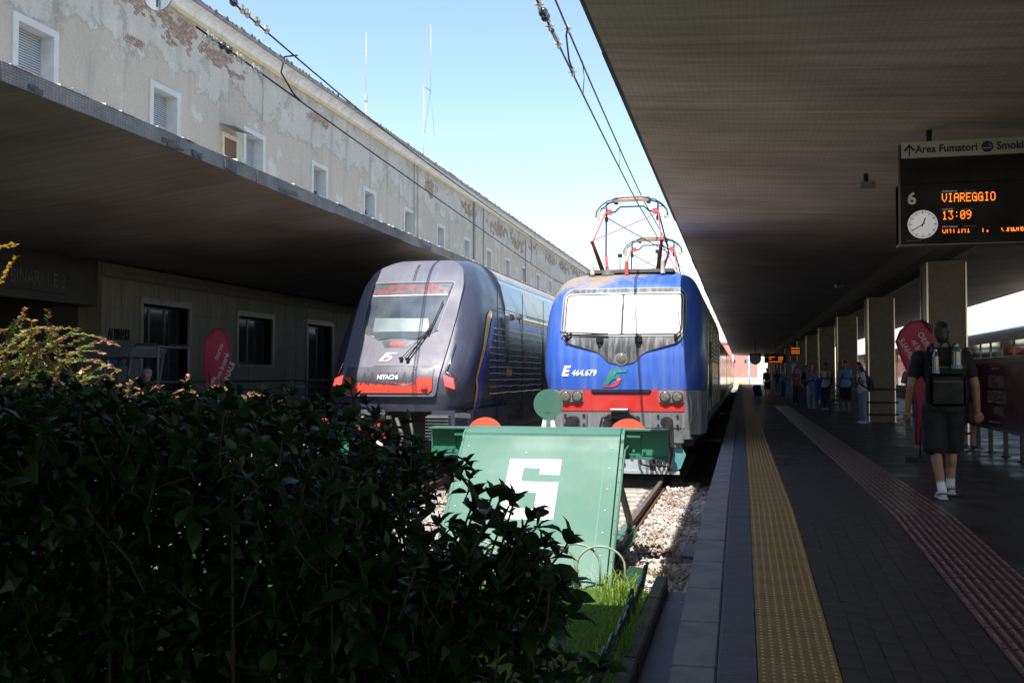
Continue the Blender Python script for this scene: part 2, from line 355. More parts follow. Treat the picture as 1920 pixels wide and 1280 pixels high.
# concourse floor behind and under the viewer, garden bed
MB().box(-30,-.4,-14,1.2,-.3,.2).build('concourse_floor',pconc,kind='structure')
soil=mat('dark_soil',(.045,.035,.025),.95,v=.4,sc=8,bump=.6)
MB().box(-8.2,-.875,1.21,9.55,-.3,-.09).build('garden_soil',soil,kind='structure')
turf=mat('turf',(.07,.13,.025),.95,v=.4,sc=12,bump=.6,bsc=80)
MB().box(-8.15,-.878,3.5,9.5,-.29,-.07).build('lawn',turf,kind='structure')
curbm=mat('old_curb_stone',(.15,.13,.105),.9,v=.4,sc=5,bump=.4,bsc=25,dirt=(.1,.08,.06),damt=.6)
cb=thing('garden_curb','worn stone curb along the right side of the grass bed below the platform','curb',(-.81,5,0))
y=-3.7
while y<4.5: MB().box(-.06,.06,y,y+.985,-.3,-.06+rnd.uniform(-.005,.005),bev=.012).build('curb_stone',curbm,cb); y+=1
aps=mat('stained_apron_concrete',(.19,.2,.215),.85,v=.25,sc=3,bump=.25,bsc=15,dirt=(.1,.1,.11),damt=.6,dsc=1.5)
b=MB(); b.box(-.745,-.385,1.2,10.2,-.3,-.19); b.box(-.72,-.385,12.1,13.0,-.3,-.17); b.build('concrete_apron',aps,kind='structure')
# left platform
lp=MB().box(-14,-7.95,9.8,150,-.3,.67).build('platform',pconc,kind='structure')
MB().box(-8.3,-7.93,9.8,150,.5,.69).build('edge_stone_row',edgem,lp)
MB().box(-14.5,-8.25,-14,9.79,-.3,.6).build('side_walkway',pconc,kind='structure')
# ------------------------------------------------------------------ canopies
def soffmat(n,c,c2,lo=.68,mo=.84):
    m=bpy.data.materials.new(n); m.use_nodes=True; t=m.node_tree; b=t.nodes['Principled BSDF']; L=t.links.new
    tc=t.nodes.new('ShaderNodeTexCoord'); 
    mp=t.nodes.new('ShaderNodeMapping'); mp.inputs['Scale'].default_value=(.35,6,1); L(tc.outputs['Object'],mp.inputs[0])
    nz=t.nodes.new('ShaderNodeTexNoise'); nz.inputs['Scale'].default_value=1.2; nz.inputs['Detail'].default_value=8; nz.inputs['Roughness'].default_value=.65; L(mp.outputs[0],nz.inputs[0])
    n2=t.nodes.new('ShaderNodeTexNoise'); n2.inputs['Scale'].default_value=.6; n2.inputs['Detail'].default_value=6; L(tc.outputs['Object'],n2.inputs[0])
    mx=t.nodes.new('ShaderNodeMix'); mx.data_type='RGBA'; mx.inputs[6].default_value=(*c,1); mx.inputs[7].default_value=(*c2,1)
    r=t.nodes.new('ShaderNodeMapRange'); r.inputs[1].default_value=.35; r.inputs[2].default_value=.68; L(n2.outputs[0],r.inputs[0]); L(r.outputs[0],mx.inputs[0])
    r1=t.nodes.new('ShaderNodeMapRange'); r1.inputs[1].default_value=.3; r1.inputs[2].default_value=.7; r1.inputs[3].default_value=lo; r1.inputs[4].default_value=1.2; L(nz.outputs[0],r1.inputs[0])
    s=t.nodes.new('ShaderNodeVectorMath'); s.operation='SCALE'; L(mx.outputs[2],s.inputs[0]); L(r1.outputs[0],s.inputs['Scale'])
    br=t.nodes.new('ShaderNodeTexBrick'); br.inputs['Scale'].default_value=1; br.offset=0; br.inputs['Brick Width'].default_value=.06; br.inputs['Row Height'].default_value=.055; br.inputs['Mortar Size'].default_value=.006; br.inputs['Color1'].default_value=(1,1,1,1); br.inputs['Color2'].default_value=(.93,.93,.93,1); br.inputs['Mortar'].default_value=(mo,mo,mo,1); L(tc.outputs['Object'],br.inputs[0])
    v=t.nodes.new('ShaderNodeVectorMath'); v.operation='MULTIPLY'; L(s.outputs[0],v.inputs[0]); L(br.outputs[0],v.inputs[1]); L(v.outputs[0],b.inputs['Base Color']); b.inputs['Roughness'].default_value=.8
    bp=t.nodes.new('ShaderNodeBump'); bp.inputs['Strength'].default_value=.5; bp.inputs['Distance'].default_value=.01; L(nz.outputs[0],bp.inputs['Height']); L(bp.outputs[0],b.inputs['Normal'])
    return m
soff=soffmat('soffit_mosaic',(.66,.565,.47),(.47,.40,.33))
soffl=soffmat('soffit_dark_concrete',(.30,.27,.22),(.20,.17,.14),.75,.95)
def tilemat(n,c1,c2,mo,w_,h_,rot=(0,0,0)):
    m=bpy.data.materials.new(n); m.use_nodes=True; t=m.node_tree; b=t.nodes['Principled BSDF']; L=t.links.new
    tc=t.nodes.new('ShaderNodeTexCoord'); sp=t.nodes.new('ShaderNodeSeparateXYZ'); L(tc.outputs['Object'],sp.inputs[0]); cb_=t.nodes.new('ShaderNodeCombineXYZ'); L(sp.outputs[1],cb_.inputs[0]); L(sp.outputs[2],cb_.inputs[1])
    br=t.nodes.new('ShaderNodeTexBrick'); br.inputs['Scale'].default_value=1; br.offset=0; br.inputs['Brick Width'].default_value=w_; br.inputs['Row Height'].default_value=h_; br.inputs['Mortar Size'].default_value=h_*.1
    br.inputs['Color1'].default_value=(*c1,1); br.inputs['Color2'].default_value=(*c2,1); br.inputs['Mortar'].default_value=(*mo,1); L(cb_.outputs[0],br.inputs[0])
    nz=t.nodes.new('ShaderNodeTexNoise'); nz.inputs['Scale'].default_value=1.6; nz.inputs['Detail'].default_value=8; L(tc.outputs['Object'],nz.inputs[0])
    r1=t.nodes.new('ShaderNodeMapRange'); r1.inputs[1].default_value=.3; r1.inputs[2].default_value=.7; r1.inputs[3].default_value=.6; r1.inputs[4].default_value=1.35; L(nz.outputs[0],r1.inputs[0])
    s=t.nodes.new('ShaderNodeVectorMath'); s.operation='SCALE'; L(br.outputs[0],s.inputs[0]); L(r1.outputs[0],s.inputs['Scale']); L(s.outputs[0],b.inputs['Base Color']); b.inputs['Roughness'].default_value=.75
    bp=t.nodes.new('ShaderNodeBump'); bp.inputs['Strength'].default_value=.6; bp.inputs['Distance'].default_value=.01; bp.invert=True; L(br.outputs['Fac'],bp.inputs['Height']); L(bp.outputs[0],b.inputs['Normal'])
    return m
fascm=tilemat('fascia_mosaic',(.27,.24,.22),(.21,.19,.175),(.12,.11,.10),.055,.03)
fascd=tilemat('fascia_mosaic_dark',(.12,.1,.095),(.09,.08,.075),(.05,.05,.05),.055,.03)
roofm=mat('roof_felt',(.35,.33,.3),.9,v=.2)
def canopy(label,sec_bottom,top,y0,y1,name='platform_canopy',sm_=None):
    t=thing(name,label,'canopy',(0,y0,0))
    Ln=y1-y0; b=MB(); n=len(sec_bottom)
    vs=[(x,0,z) for x,z in sec_bottom]+[(x,Ln,z) for x,z in sec_bottom]
    b.add(vs,[(i,i+1,n+i+1,n+i) for i in range(n-1)],True); fixn_o=b.build('soffit',sm_ or soff,t)
    b=MB(); xs=[sec_bottom[0],sec_bottom[-1]]
    poly=[(xs[0][0]+.03,xs[0][1]+.02)]+[(x,z+.03) for x,z in sec_bottom[1:-1]]+[(xs[1][0]-.03,xs[1][1]+.02),(xs[1][0]-.03,top),(xs[0][0]+.03,top)]
    b.prism(poly,.02,Ln-.02,'y'); fixn(b.build('slab',roofm,t)); return t
# right canopy
sb=[(-1.2,4.985),(-1.12,4.975),(-.6,4.93),(.4,4.87),(1.5,4.81),(2.6,4.75),(3.3,4.70),(3.6,4.68),(4.2,4.68),(4.5,4.70),(5.2,4.73),(6.5,4.80),(8,4.90),(9.3,4.98),(9.7,5.0)]
rc=canopy('broad grey brown concrete platform canopy filling the upper right with a tiled edge',sb,5.22,6.2,150)
b=MB(); 
y=6.2
while y<149:                       # slightly ragged edge
    l=rnd.uniform(1.5,3.5); dx=rnd.uniform(-.012,.012); dz=rnd.uniform(-.012,.012)
    b.box(-1.235+dx,-1.2,y-6.2,min(y+l,150)-6.2-.006,4.985+dz,5.19); y+=l
b.box(9.7,9.74,0,143.8,4.98,5.19)
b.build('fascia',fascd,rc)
b=MB(); b.box(-1.26,-1.1,0,143.8,5.19,5.235); b.build('edge_cap',roofm,rc)
beamm=mat('beam_concrete',(.17,.15,.125),.85,v=.25,sc=3,bump=.2)
b=MB(); prof=[(3.40,4.71),(3.42,4.46),(3.5,4.33),(3.7,4.25),(4.0,4.25),(4.2,4.33),(4.28,4.46),(4.3,4.71)]; b.prism(prof,0,143.8,'y'); fixn(b.build('spine_beam',beamm,rc))
# left canopy
sb=[(-14.0,4.55),(-12.5,4.57),(-11,4.62),(-9.6,4.74),(-8.4,4.90),(-7.6,4.985),(-7.36,5.0)]
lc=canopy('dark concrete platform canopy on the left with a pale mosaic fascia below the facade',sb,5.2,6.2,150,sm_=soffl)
b=MB(); y=6.2
while y<149:
    l=rnd.uniform(1.2,3.4); dx=rnd.uniform(-.008,.008); dz=rnd.uniform(-.01,.01)
    b.box(-7.36,-7.325+dx,y-6.2,min(y+l,150)-6.2-.004,4.99+dz,5.2); y+=l
b.build('fascia',fascm,lc)
cementm=mat('pale_cement',(.55,.53,.5),.9,v=.25,sc=20)
b=MB()
for _ in range(160):
    y=rnd.uniform(2.4,60); l=rnd.uniform(.04,.35); b.box(-7.40,-7.31+rnd.uniform(-.01,.006),y,y+l,5.195,5.205+rnd.uniform(.004,.028))
b.build('edge_mortar',cementm,lc)
b=MB()                                      # broken mosaic
for (y,l,h) in [(11.3-6.2,.5,.1),(12.1-6.2,.25,.07),(12.9-6.2,.45,.15),(8.9-6.2,.3,.06),(14.6-6.2,.9,.06),(22-6.2,.8,.08),(31-6.2,1.2,.06)]:
    for k in range(9):
        a=rnd.uniform(0,l*.8); b.box(-7.33,-7.318+.0015*k,y+a,y+a+rnd.uniform(.05,l*.4),5.0+rnd.uniform(.0,.05),5.03+rnd.uniform(.02,h))
b.build('broken_mosaic',mat('bare_concrete_dark',(.1,.105,.11),.9,v=.4,sc=20),lc)
# concourse roof overhead (casts the shade over the garden) and an unseen wall added behind the viewer to darken the shade
cr=thing('concourse_roof','concrete concourse roof above and behind the viewpoint','canopy',(0,0,0))
MB().box(-30,-7.4,-9,6.19,5.3,5.65).build('slab',soff,cr); MB().box(-7.39,-1.29,-9,6.08,5.3,5.65).build('slab',soff,cr); MB().box(-1.28,12,-9,6.19,5.3,5.65).build('slab',soff,cr)
rearwallm=mat('added_wall_plaster',(.3,.27,.23),.85,v=.15)
MB().box(-30,-3,-14.6,-14.01,-.3,9).build('added_rear_wall',rearwallm,tag(bpy.data.objects.new('rear_wall_root',None),'unseen wall added behind the viewpoint to darken the shade','building') if False else None,kind='structure')
# columns
marble=mat('column_marble',(.105,.08,.058),.4,v=.35,sc=3.5,bump=.04,dirt=(.18,.14,.10),damt=.5,dsc=7)
stripm=mat('corner_strip',(.5,.46,.42),.25,1,v=.1)
colp=None
for k in range(15):
    Y=20.7+9.15*k-9.15
    if colp is None:
        t=thing('platform_column','',"column",(3.86,Y,.67),0,'marble clad columns down the platform')
        MB().box(-.335,.335,-.335,.335,0,3.53).build('shaft',marble,t)
        b=MB()
        for sx in(-1,1):
            for sy in(-1,1): b.box(sx*.348-.014,sx*.348+.014,sy*.348-.014,sy*.348+.014,0,3.5)
        b.build('corner_strip',stripm,t)
        for z in(.22,.56,.93):
            b=MB(); r=.42
            for a,c in(((-r,-r),(r,-r)),((r,-r),(r,r)),((r,r),(-r,r)),((-r,r),(-r,-r))): b.tube([(a[0],a[1],z),(c[0],c[1],z)],.022,6)
            b.build('guard_rail',darkmetal,t)
        colp=t
    else: t=clone(colp,None,(0,9.15*k,0))
    t['label']=['marble clad column at the right edge above the poster panel','wide marble column under the departure board behind the man in black','second marble column behind the girl in white with a backpack','third marble column behind the man in the blue shirt with a red sign','fourth marble column behind the standing youth in white','fifth marble column behind the woman with pale trousers','sixth marble column with a small red sign'][k] if k<7 else 'marble column in the receding far row'
    if k>=7: t['label']='slim distant marble column in the far end of the row'
# red fire signs on columns
redm=mat('sign_red',(.55,.03,.03),.4)
for k,(lab) in((3,'red square fire sign on the third marble column'),(5,'small red fire sign on a farther marble column')):
    Y=20.7+9.15*(k-1)-.4
    t=thing('fire_sign',lab,'sign',(3.75,Y,2.45)); MB().box(-.17,.17,-.02,0,-.15,.15).build('plate',redm,t)
    b=MB(); b.box(-.1,-.03,-.024,-.0205,-.08,.08); b.box(.03,.1,-.024,-.0205,-.08,.08); b.build('symbol',white,t)
# security cameras / lamps under canopy
for (x,y,lab) in((2.55,27.5,'small white camera hanging under the canopy near the middle columns'),(1.6,13.5,'small grey fitting under the canopy left of the departure board')):
    t=thing('ceiling_camera',lab,'camera',(x,y,4.5 if y>20 else 4.6)); b=MB(); b.cyl((0,0,.02),(0,0,-.1),.03); b.build('bracket',darkmetal,t); b=MB(); b.cyl((-.1,-.08,-.14),(.1,.05,-.12),.05); b.build('camera_body',mat('camera_shell',(.35,.35,.34),.4),t)
# ------------------------------------------------------------------ station building on the left
def plastermat():
    m=bpy.data.materials.new('facade_plaster'); m.use_nodes=True; t=m.node_tree; b=t.nodes['Principled BSDF']; L=t.links.new
    tc=t.nodes.new('ShaderNodeTexCoord'); sp=t.nodes.new('ShaderNodeSeparateXYZ'); L(tc.outputs['Object'],sp.inputs[0])
    def N(sc,det=8,ro=.6,stretch=None):
        n=t.nodes.new('ShaderNodeTexNoise'); n.inputs['Scale'].default_value=sc; n.inputs['Detail'].default_value=det; n.inputs['Roughness'].default_value=ro
        if stretch:
            mp=t.nodes.new('ShaderNodeMapping'); mp.inputs['Scale'].default_value=stretch; L(tc.outputs['Object'],mp.inputs[0]); L(mp.outputs[0],n.inputs[0])
        else: L(tc.outputs['Object'],n.inputs[0])
        return n.outputs[0]
    def MR(i,a,c,d=0,e=1):
        n=t.nodes.new('ShaderNodeMapRange'); n.inputs[1].default_value=a; n.inputs[2].default_value=c; n.inputs[3].default_value=d; n.inputs[4].default_value=e; L(i,n.inputs[0]); return n.outputs[0]
    def MA(op,a,c):
        n=t.nodes.new('ShaderNodeMath'); n.operation=op
        for k,q in enumerate((a,c)):
            if isinstance(q,(int,float)): n.inputs[k].default_value=q
            else: L(q,n.inputs[k])
        return n.outputs[0]
    def MX(f,a,c):
        n=t.nodes.new('ShaderNodeMix'); n.data_type='RGBA'; L(f,n.inputs[0])
        for k,q in((6,a),(7,c)):
            if isinstance(q,tuple): n.inputs[k].default_value=(*q,1)
            else: L(q,n.inputs[k])
        return n.outputs[2]
    z=sp.outputs[2]
    base=MX(MR(N(.5),.3,.7),(.42,.375,.32),(.47,.42,.355))
    # newer plaster with ragged lower edge on the upper zone
    zr=MA('ADD',z,MA('MULTIPLY',MA('SUBTRACT',N(.55,10,.7),.5),4.6))
    col=MX(MR(zr,9.55,9.75),base,(.47,.45,.40))
    col=MX(MR(N(1.1,9,.65),.56,.62),col,(.52,.50,.45))
    # greyer bare zone close to the eaves
    zr2=MA('ADD',z,MA('MULTIPLY',MA('SUBTRACT',N(.9,10,.75),.5),3.2))
    col=MX(MA('MULTIPLY',MR(zr2,10.9,11.2),.8),col,(.36,.34,.30))
    # dark soot patches and runs
    st=MR(N(1.0,8,.6,(1,1.6,.22)),.55,.78); col=MX(MA('MULTIPLY',st,.6),col,(.13,.13,.13))
    sp2=MR(N(1.7,10,.75),.63,.70); col=MX(MA('MULTIPLY',sp2,MA('MULTIPLY',MR(z,8.7,10.6),.75)),col,(.17,.15,.14))
    def band(i,c,w_):
        a=MA('ABSOLUTE',MA('SUBTRACT',i,c),0); return MR(a,0,w_,1,0)
    peel=N(1.3,10,.72); ink=MA('MULTIPLY',band(peel,.585,.010),MR(z,8.6,10.4)); 
    col=MX(MA('MULTIPLY',MR(peel,.585,.59),MA('MULTIPLY',MR(z,9.2,10.5),.55)),col,(.30,.285,.26))
    col=MX(MA('MULTIPLY',ink,.75),col,(.10,.09,.085))
    col=MX(MA('MULTIPLY',band(zr,9.65,.05),.35),col,(.2,.19,.17))
    grime=MR(N(.45,9,.7,(1,1,.5)),.5,.8); col=MX(MA('MULTIPLY',grime,.35),col,(.2,.19,.18))
    fine=MR(N(14,6,.7),.3,.7,.9,1.1); sc_=t.nodes.new('ShaderNodeVectorMath'); sc_.operation='SCALE'; L(col,sc_.inputs[0]); L(fine,sc_.inputs['Scale']); col=sc_.outputs[0]
    L(col,b.inputs['Base Color']); b.inputs['Roughness'].default_value=.92
    bp=t.nodes.new('ShaderNodeBump'); bp.inputs['Strength'].default_value=.9; bp.inputs['Distance'].default_value=.03; L(MA('ADD',N(1.7,10,.75),MR(zr,9.55,9.75,0,.5)),bp.inputs['Height']); L(bp.outputs[0],b.inputs['Normal'])
    return m
plaster=plastermat()
XB=-14.0
bd=thing('station_building','long station building with peeling plaster facade and roller shuttered windows above the left canopy','building',(0,0,0))
wins=[17.87+4.64*k for k in range(-1,17)]   # far edge of each surround
b=MB(); Y0,Y1=4,96
b.box(XB-.6,XB,Y0,Y1,4.72,7.25); b.box(XB-.6,XB,Y0,Y1,9.19,11.62)
e=Y0; small=(24.35,25.15)
openings=[(q-1.3,q) for q in wins]
for a,c in openings:
    b.box(XB-.6,XB,e,a,7.25,9.19); e=c
b.box(XB-.6,XB,e,Y1,7.25,9.19)
wall=b.build('upper_wall',plaster,bd)
winw=mat('window_surround_stone',(.52,.53,.52),.7,v=.12,sc=6,dirt=(.4,.39,.37),damt=.5)
shut=mat('roller_shutter',(.40,.44,.48),.55,v=.08,sc=5,dirt=(.25,.27,.3),damt=.3)
winglass=mat('office_glass',(.02,.035,.04),.05,v=.2,coat=.5)
blind=mat('pale_blind',(.45,.47,.48),.6)
for i,(a,c) in enumerate(openings):
    fr=MB(); t_=.13; x0,x1=XB-.42,XB+.035
    fr.box(x0,x1,a-.02,a+t_,7.1,9.21); fr.box(x0,x1,c-t_,c+.02,7.1,9.21); fr.box(x0,x1+.002,a+t_,c-t_,9.06,9.21); fr.box(x0,x1+.03,a-.05,c+.05,7.0,7.1)
    W=fr.build('window',winw,bd)
    s0,s1=a+t_,c-t_
    zc={0:7.1,1:7.1,2:7.1,3:7.1,4:8.35,5:8.45,6:8.75,7:8.4,8:7.1,9:7.1,10:8.1}.get(i,rnd.choice([7.1,7.6,8.2,8.5,8.9]))
    sh=MB(); z=9.06
    while z>zc+.01:
        sh.prism([(XB-.3,z-.050),(XB-.275,z-.046),(XB-.28,z-.014),(XB-.3,z-.008)],s0,s1,'y'); z-=.055
    sh.build('shutter',shut,W); MB().box(XB-.33,XB-.305,s0,s1,zc,9.06).build('shutter_gap',darkmetal,W)
    if zc>7.2:
        MB().box(XB-.34,XB-.31,s0,s1,7.1,zc).build('pane',winglass,W)
        g=MB(); g.box(XB-.31,XB-.27,s0,s0+.05,7.1,zc); g.box(XB-.31,XB-.27,s1-.05,s1,7.1,zc); g.box(XB-.31,XB-.268,(s0+s1)/2-.03,(s0+s1)/2+.03,7.1,zc); g.build('sash',mat('sash_metal',(.3,.34,.36),.4),W)
# small hooded opening
hw=MB(); yel=mat('old_cream_paint',(.52,.47,.33),.8,v=.15,sc=6)
ya,yb=24.6,25.5
hw.box(XB+.002,XB+.06,ya,ya+.1,7.1,8.75); hw.box(XB+.002,XB+.06,yb-.1,yb,7.1,8.75); hw.box(XB+.002,XB+.06,ya+.1,yb-.1,8.63,8.75); H=hw.build('small_window',yel,bd)
hb=MB(); hb.box(XB+.004,XB+.02,ya+.1,yb-.1,7.1,8.63); hb.build('pane',mat('brown_board',(.12,.06,.04),.7,v=.4),H)
hd=MB()
for k in range(16):
    y=ya-.12+k*.062; hd.add([(XB+.01,y,8.94),(XB+.01,y+.031,8.955),(XB+.01,y+.062,8.94),(XB+.52,y,8.82),(XB+.52,y+.031,8.835),(XB+.52,y+.062,8.82)],[(0,1,4,3),(1,2,5,4)])
hd.box(XB+.5,XB+.52,ya-.12,ya+.87,8.80,8.83); hd.build('corrugated_hood',mat('corrugated_green_grey',(.17,.2,.15),.7,v=.4),H)
# cornice
cream=mat('cornice_cream',(.60,.49,.28),.8,v=.15,sc=3,dirt=(.35,.32,.27),damt=.5)
cwhite=mat('cornice_white',(.68,.70,.72),.8,v=.12,sc=2,dirt=(.4,.4,.39),damt=.45,dsc=2.5)
b=MB(); b.prism([(XB,11.28),(XB+.05,11.28),(XB+.09,11.33),(XB+.09,11.37),(XB,11.37)],Y0,Y1,'y'); fixn(b.build('cornice_moulding',cream,bd))
b=MB(); b.prism([(XB,11.37),(XB+.06,11.37),(XB+.1,11.5),(XB+.2,11.57),(XB+.34,11.6),(XB+.34,11.66),(XB,11.66)],Y0,Y1,'y'); fixn(b.build('cornice',cwhite,bd))
b=MB(); b.box(XB-9,XB+.3,Y0,Y1,11.66,11.78); b.build('roof',mat('roof_brown',(.12,.1,.085),.9,v=.3),bd)
b=MB(); y=Y0
while y<Y1:
    y+=.2; x=XB+.27+rnd.uniform(.0,.14); b.cyl((x-.5,y,11.77+rnd.uniform(0,.02)),(x,y,11.69+rnd.uniform(-.01,.03)),.085,.075,n=7)
b.build('roof_tiles',mat('roof_tile_dark',(.15,.125,.105),.9,v=.5,sc=4),bd,kind='stuff')
b=MB(); b.prism([(XB,Y0)]*0+[(XB+.35,11.6),(XB+.39,11.6),(XB+.39,11.68),(XB+.35,11.68)],Y0,Y1,'y'); fixn(b.build('gutter',mat('gutter_zinc',(.25,.23,.21),.6,.4,v=.3),bd))
# exposed brick
brm=bpy.data.materials.new('exposed_brick'); brm.use_nodes=True; t=brm.node_tree; g=t.nodes.new('ShaderNodeNewGeometry'); cr_=t.nodes.new('ShaderNodeValToRGB'); cr_.color_ramp.elements[0].color=(.40,.36,.32,1); cr_.color_ramp.elements[1].color=(.30,.17,.12,1); e2=cr_.color_ramp.elements.new(.5); e2.color=(.33,.25,.21,1)
t.links.new(g.outputs['Random Per Island'],cr_.inputs[0]); t.links.new(cr_.outputs[0],t.nodes['Principled BSDF'].inputs['Base Color']); t.nodes['Principled BSDF'].inputs['Roughness'].default_value=.95
mort=mat('old_mortar',(.27,.25,.225),.95,v=.3,sc=10)
def brickpatch(yc,zc,ry,rz,seed):
    b=MB(); m=MB(); 
    def inside(y,z):
        a=(y-yc)/ry; c=(z-zc)/rz; return a*a+c*c<.5+1.3*noise.noise(Vector((y*2.2,z*3.0,seed)))+.6*noise.noise(Vector((y*6,z*8,seed)))
    z=zc-rz*1.2; row=0
    while z<min(zc+rz*1.2,11.2):
        y=yc-ry*1.2+(.07 if row%2 else 0)
        while y<yc+ry*1.2:
            if inside(y,z):
                h=rnd.uniform(.004,.012); b.box(XB+.002,XB+.006+h,y,y+.125,z,z+.055)
                m.box(XB+.0005,XB+.004,y-.012,y+.14,z-.012,z+.062)
            y+=.14
        z+=.068; row+=1
    return b,m
B_,M_=MB(),MB()
for i,(yc,zc,ry,rz) in enumerate([(19.6,10.95,1.9,.42),(22.4,10.85,1.7,.55),(24.6,10.7,1.2,.3),(17.2,10.8,1.0,.5),(31,10.7,1.2,.22),(43.5,10.6,1.0,.55),(50,10.75,1.8,.35),(56.5,10.6,2.6,.5),(61.5,10.5,2.4,.6),(67,10.8,2,.35),(73,10.7,2.6,.45),(79,10.7,3,.5),(85,10.9,2.5,.4),(20.5,9.9,.7,.12),(92,10.8,1.5,.3)]):
    q,m=brickpatch(yc,zc,ry,rz,i*3.3); B_.add(q.v,q.f); M_.add(m.v,m.f)
B_.build('exposed_bricks',brm,bd,kind='stuff'); M_.build('old_mortar',mort,bd,kind='stuff')
# pipes and cables on the facade
pm=mat('grey_pipe',(.28,.27,.25),.6,v=.2)
for (y,z0,z1,r) in [(23.8,10.9,11.5,.012),(24.0,10.9,11.5,.012),(41.0,5,11.3,.02),(41.5,5,11.3,.02),(51.0,5,11.3,.07),(53.0,5,11.3,.03),(64,5,11,.03),(26.9,9.6,11.3,.012)]:
    MB().tube([(XB+.06,y,z0),(XB+.06,y+.03,(z0+z1)/2),(XB+.06,y,z1)],r,8).build('downpipe' if r>.05 else 'wall_cable',pm,bd)
# ground floor wall in travertine slabs, z .67 - 4.6
trav=mat('travertine',(.24,.215,.18),.75,v=.2,sc=2,bump=.15,bsc=20,dirt=(.13,.115,.1),damt=.6,dsc=1.2,stretch=(1,5,.6))

ops=[(21.05,23.07,.67,3.72),(25.67,27.77,2.31,3.70),(30.3,32.3,.67,3.70)]+[(35.0+4.65*k,37.0+4.65*k,2.31 if k%2==0 else .67,3.7) for k in range(5)]
W0,W1=19.47,60
b=MB(); e=W0
for a,c,z0,z1 in ops:
    b.box(XB-.6,XB-.035,e,a,.67,4.7); b.box(XB-.6,XB-.035,a,c,z1,4.7)
    if z0>.7: b.box(XB-.6,XB-.035,a,c,.67,z0)
    e=c
b.box(XB-.6,XB-.035,e,96,.67,4.7); b.build('ground_wall',trav,bd)
n=0
travs=[trav]+[mat('travertine_%s'%q,cc,.75,v=.2,sc=2,bump=.15,bsc=20,dirt=(.11,.1,.085),damt=.6,dsc=1.2,stretch=(1,5,.6)) for q,cc in(('warm',(.26,.225,.18)),('grey',(.21,.2,.18)))]
zs=[.67,1.3,2.05,2.8,3.55,4.2]
def slabs(y0,y1,z0,z1):
    k=max(1,round((y1-y0)/.9)); wd=(y1-y0)/k
    for i in range(k):
        MB().box(XB-.034,XB,y0+i*wd+.004,y0+(i+1)*wd-.004,z0+.004,z1-.004,bev=.003).build('stone_slab',rnd.choice(travs),bd)
e=W0
for a,c,z0,z1 in ops[:5]:
    for r in range(5): slabs(e,a-.12,zs[r],zs[r+1])
    slabs(a-.12,c+.12,3.88,4.2)
    if z0>.7:
        slabs(a-.12,c+.12,.67,1.4); slabs(a-.12,c+.12,1.4,2.2)
    e=c+.12
b=MB(); b.prism([(XB,4.24),(XB+.06,4.24),(XB+.13,4.34),(XB+.2,4.40),(XB+.2,4.5),(XB,4.5)],W0,96,'y'); fixn(b.build('ceiling_moulding',trav,bd))
dgr=mat('door_metal',(.05,.055,.065),.35,.4,v=.2); dgl=mat('door_glass',(.035,.04,.048),.08,v=.3,coat=.4); mar=mat('veined_marble',(.25,.235,.21),.4,v=.4,sc=2,dirt=(.1,.1,.1),damt=.7,dsc=3)
for i,(a,c,z0,z1) in enumerate(ops):
    b=MB(); b.box(XB-.4,XB+.03,a-.12,a,z0,z1+.16); b.box(XB-.4,XB+.03,c,c+.12,z0,z1+.16); b.box(XB-.4,XB+.03,a,c,z1,z1+.16)
    if z0>.7: b.box(XB-.4,XB+.05,a-.12,c+.12,z0-.1,z0)
    Dd=b.build('door' if z0<.7 else 'ground_window',mar,bd)
    f=MB(); n=3 if i!=1 else 2
    for k in range(n+1):
        y=a+(c-a)*k/n; f.box(XB-.33,XB-.27,max(a,y-.04),min(c,y+.04),z0,z1)
    f.box(XB-.33,XB-.272,a,c,z1-.09,z1); f.box(XB-.33,XB-.272,a,c,z0,z0+.07)
    if z0<.7: f.box(XB-.33,XB-.273,a,c,1.6,1.72)
    f.build('frame',dgr,Dd); MB().box(XB-.315,XB-.29,a,c,z0,z1).build('pane',dgl,Dd)
# passage at the left with its sign
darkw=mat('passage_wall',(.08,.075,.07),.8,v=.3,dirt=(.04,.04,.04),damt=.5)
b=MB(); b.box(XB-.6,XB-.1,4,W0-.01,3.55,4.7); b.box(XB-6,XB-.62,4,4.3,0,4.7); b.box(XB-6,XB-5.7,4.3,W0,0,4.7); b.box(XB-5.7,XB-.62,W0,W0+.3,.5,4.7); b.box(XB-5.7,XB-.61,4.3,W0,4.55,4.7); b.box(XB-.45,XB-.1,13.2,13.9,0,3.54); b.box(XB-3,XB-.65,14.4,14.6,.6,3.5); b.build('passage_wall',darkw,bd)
MB().box(XB-5.7,XB-.01,4.31,W0-.01,.4,.665).build('passage_floor',pconc,bd)
def sideM(x,y,z): return Matrix.Translation((x,y,z))@Matrix.Rotation(R(90),4,'Z')@Matrix.Rotation(R(90),4,'X')  # faces +X, reads +Y
tS=thing('platform_sign','dark sign reading AI BINARI 1 E 2 over the passage on the far left','sign',(XB-.09,16.3,3.85))
MB().box(0,.04,-.1,2.15,-.12,.42).build('panel',mat('sign_dark',(.03,.028,.026),.5),tS)
text('AI BINARI 1 E 2',.42,mat('sign_grey_lettering',(.13,.12,.11),.5),sideM(.043,.0,.0),tS,sx=.72,depth=.006)
tS=thing('wall_lettering','blackened raised wall lettering AI BINARI above the utility cart','sign',(XB+.002,19.7,2.82))
text('AI BINARI',.36,mat('lettering_black',(.01,.01,.01),.5),sideM(.015,0,0),tS,sx=.52,depth=.012,bold=.004)
bl=mat('sign_blue',(.03,.07,.3),.4)
tS=thing('wall_notice','small blue notice with white figure on the travertine wall behind the cart','sign',(XB+.03,19.6,2.2)); MB().box(-.02,.02,0,.62,0,.17).build('plate',bl,tS); MB().box(.021,.024,.04,.12,.03,.14).build('symbol',white,tS)
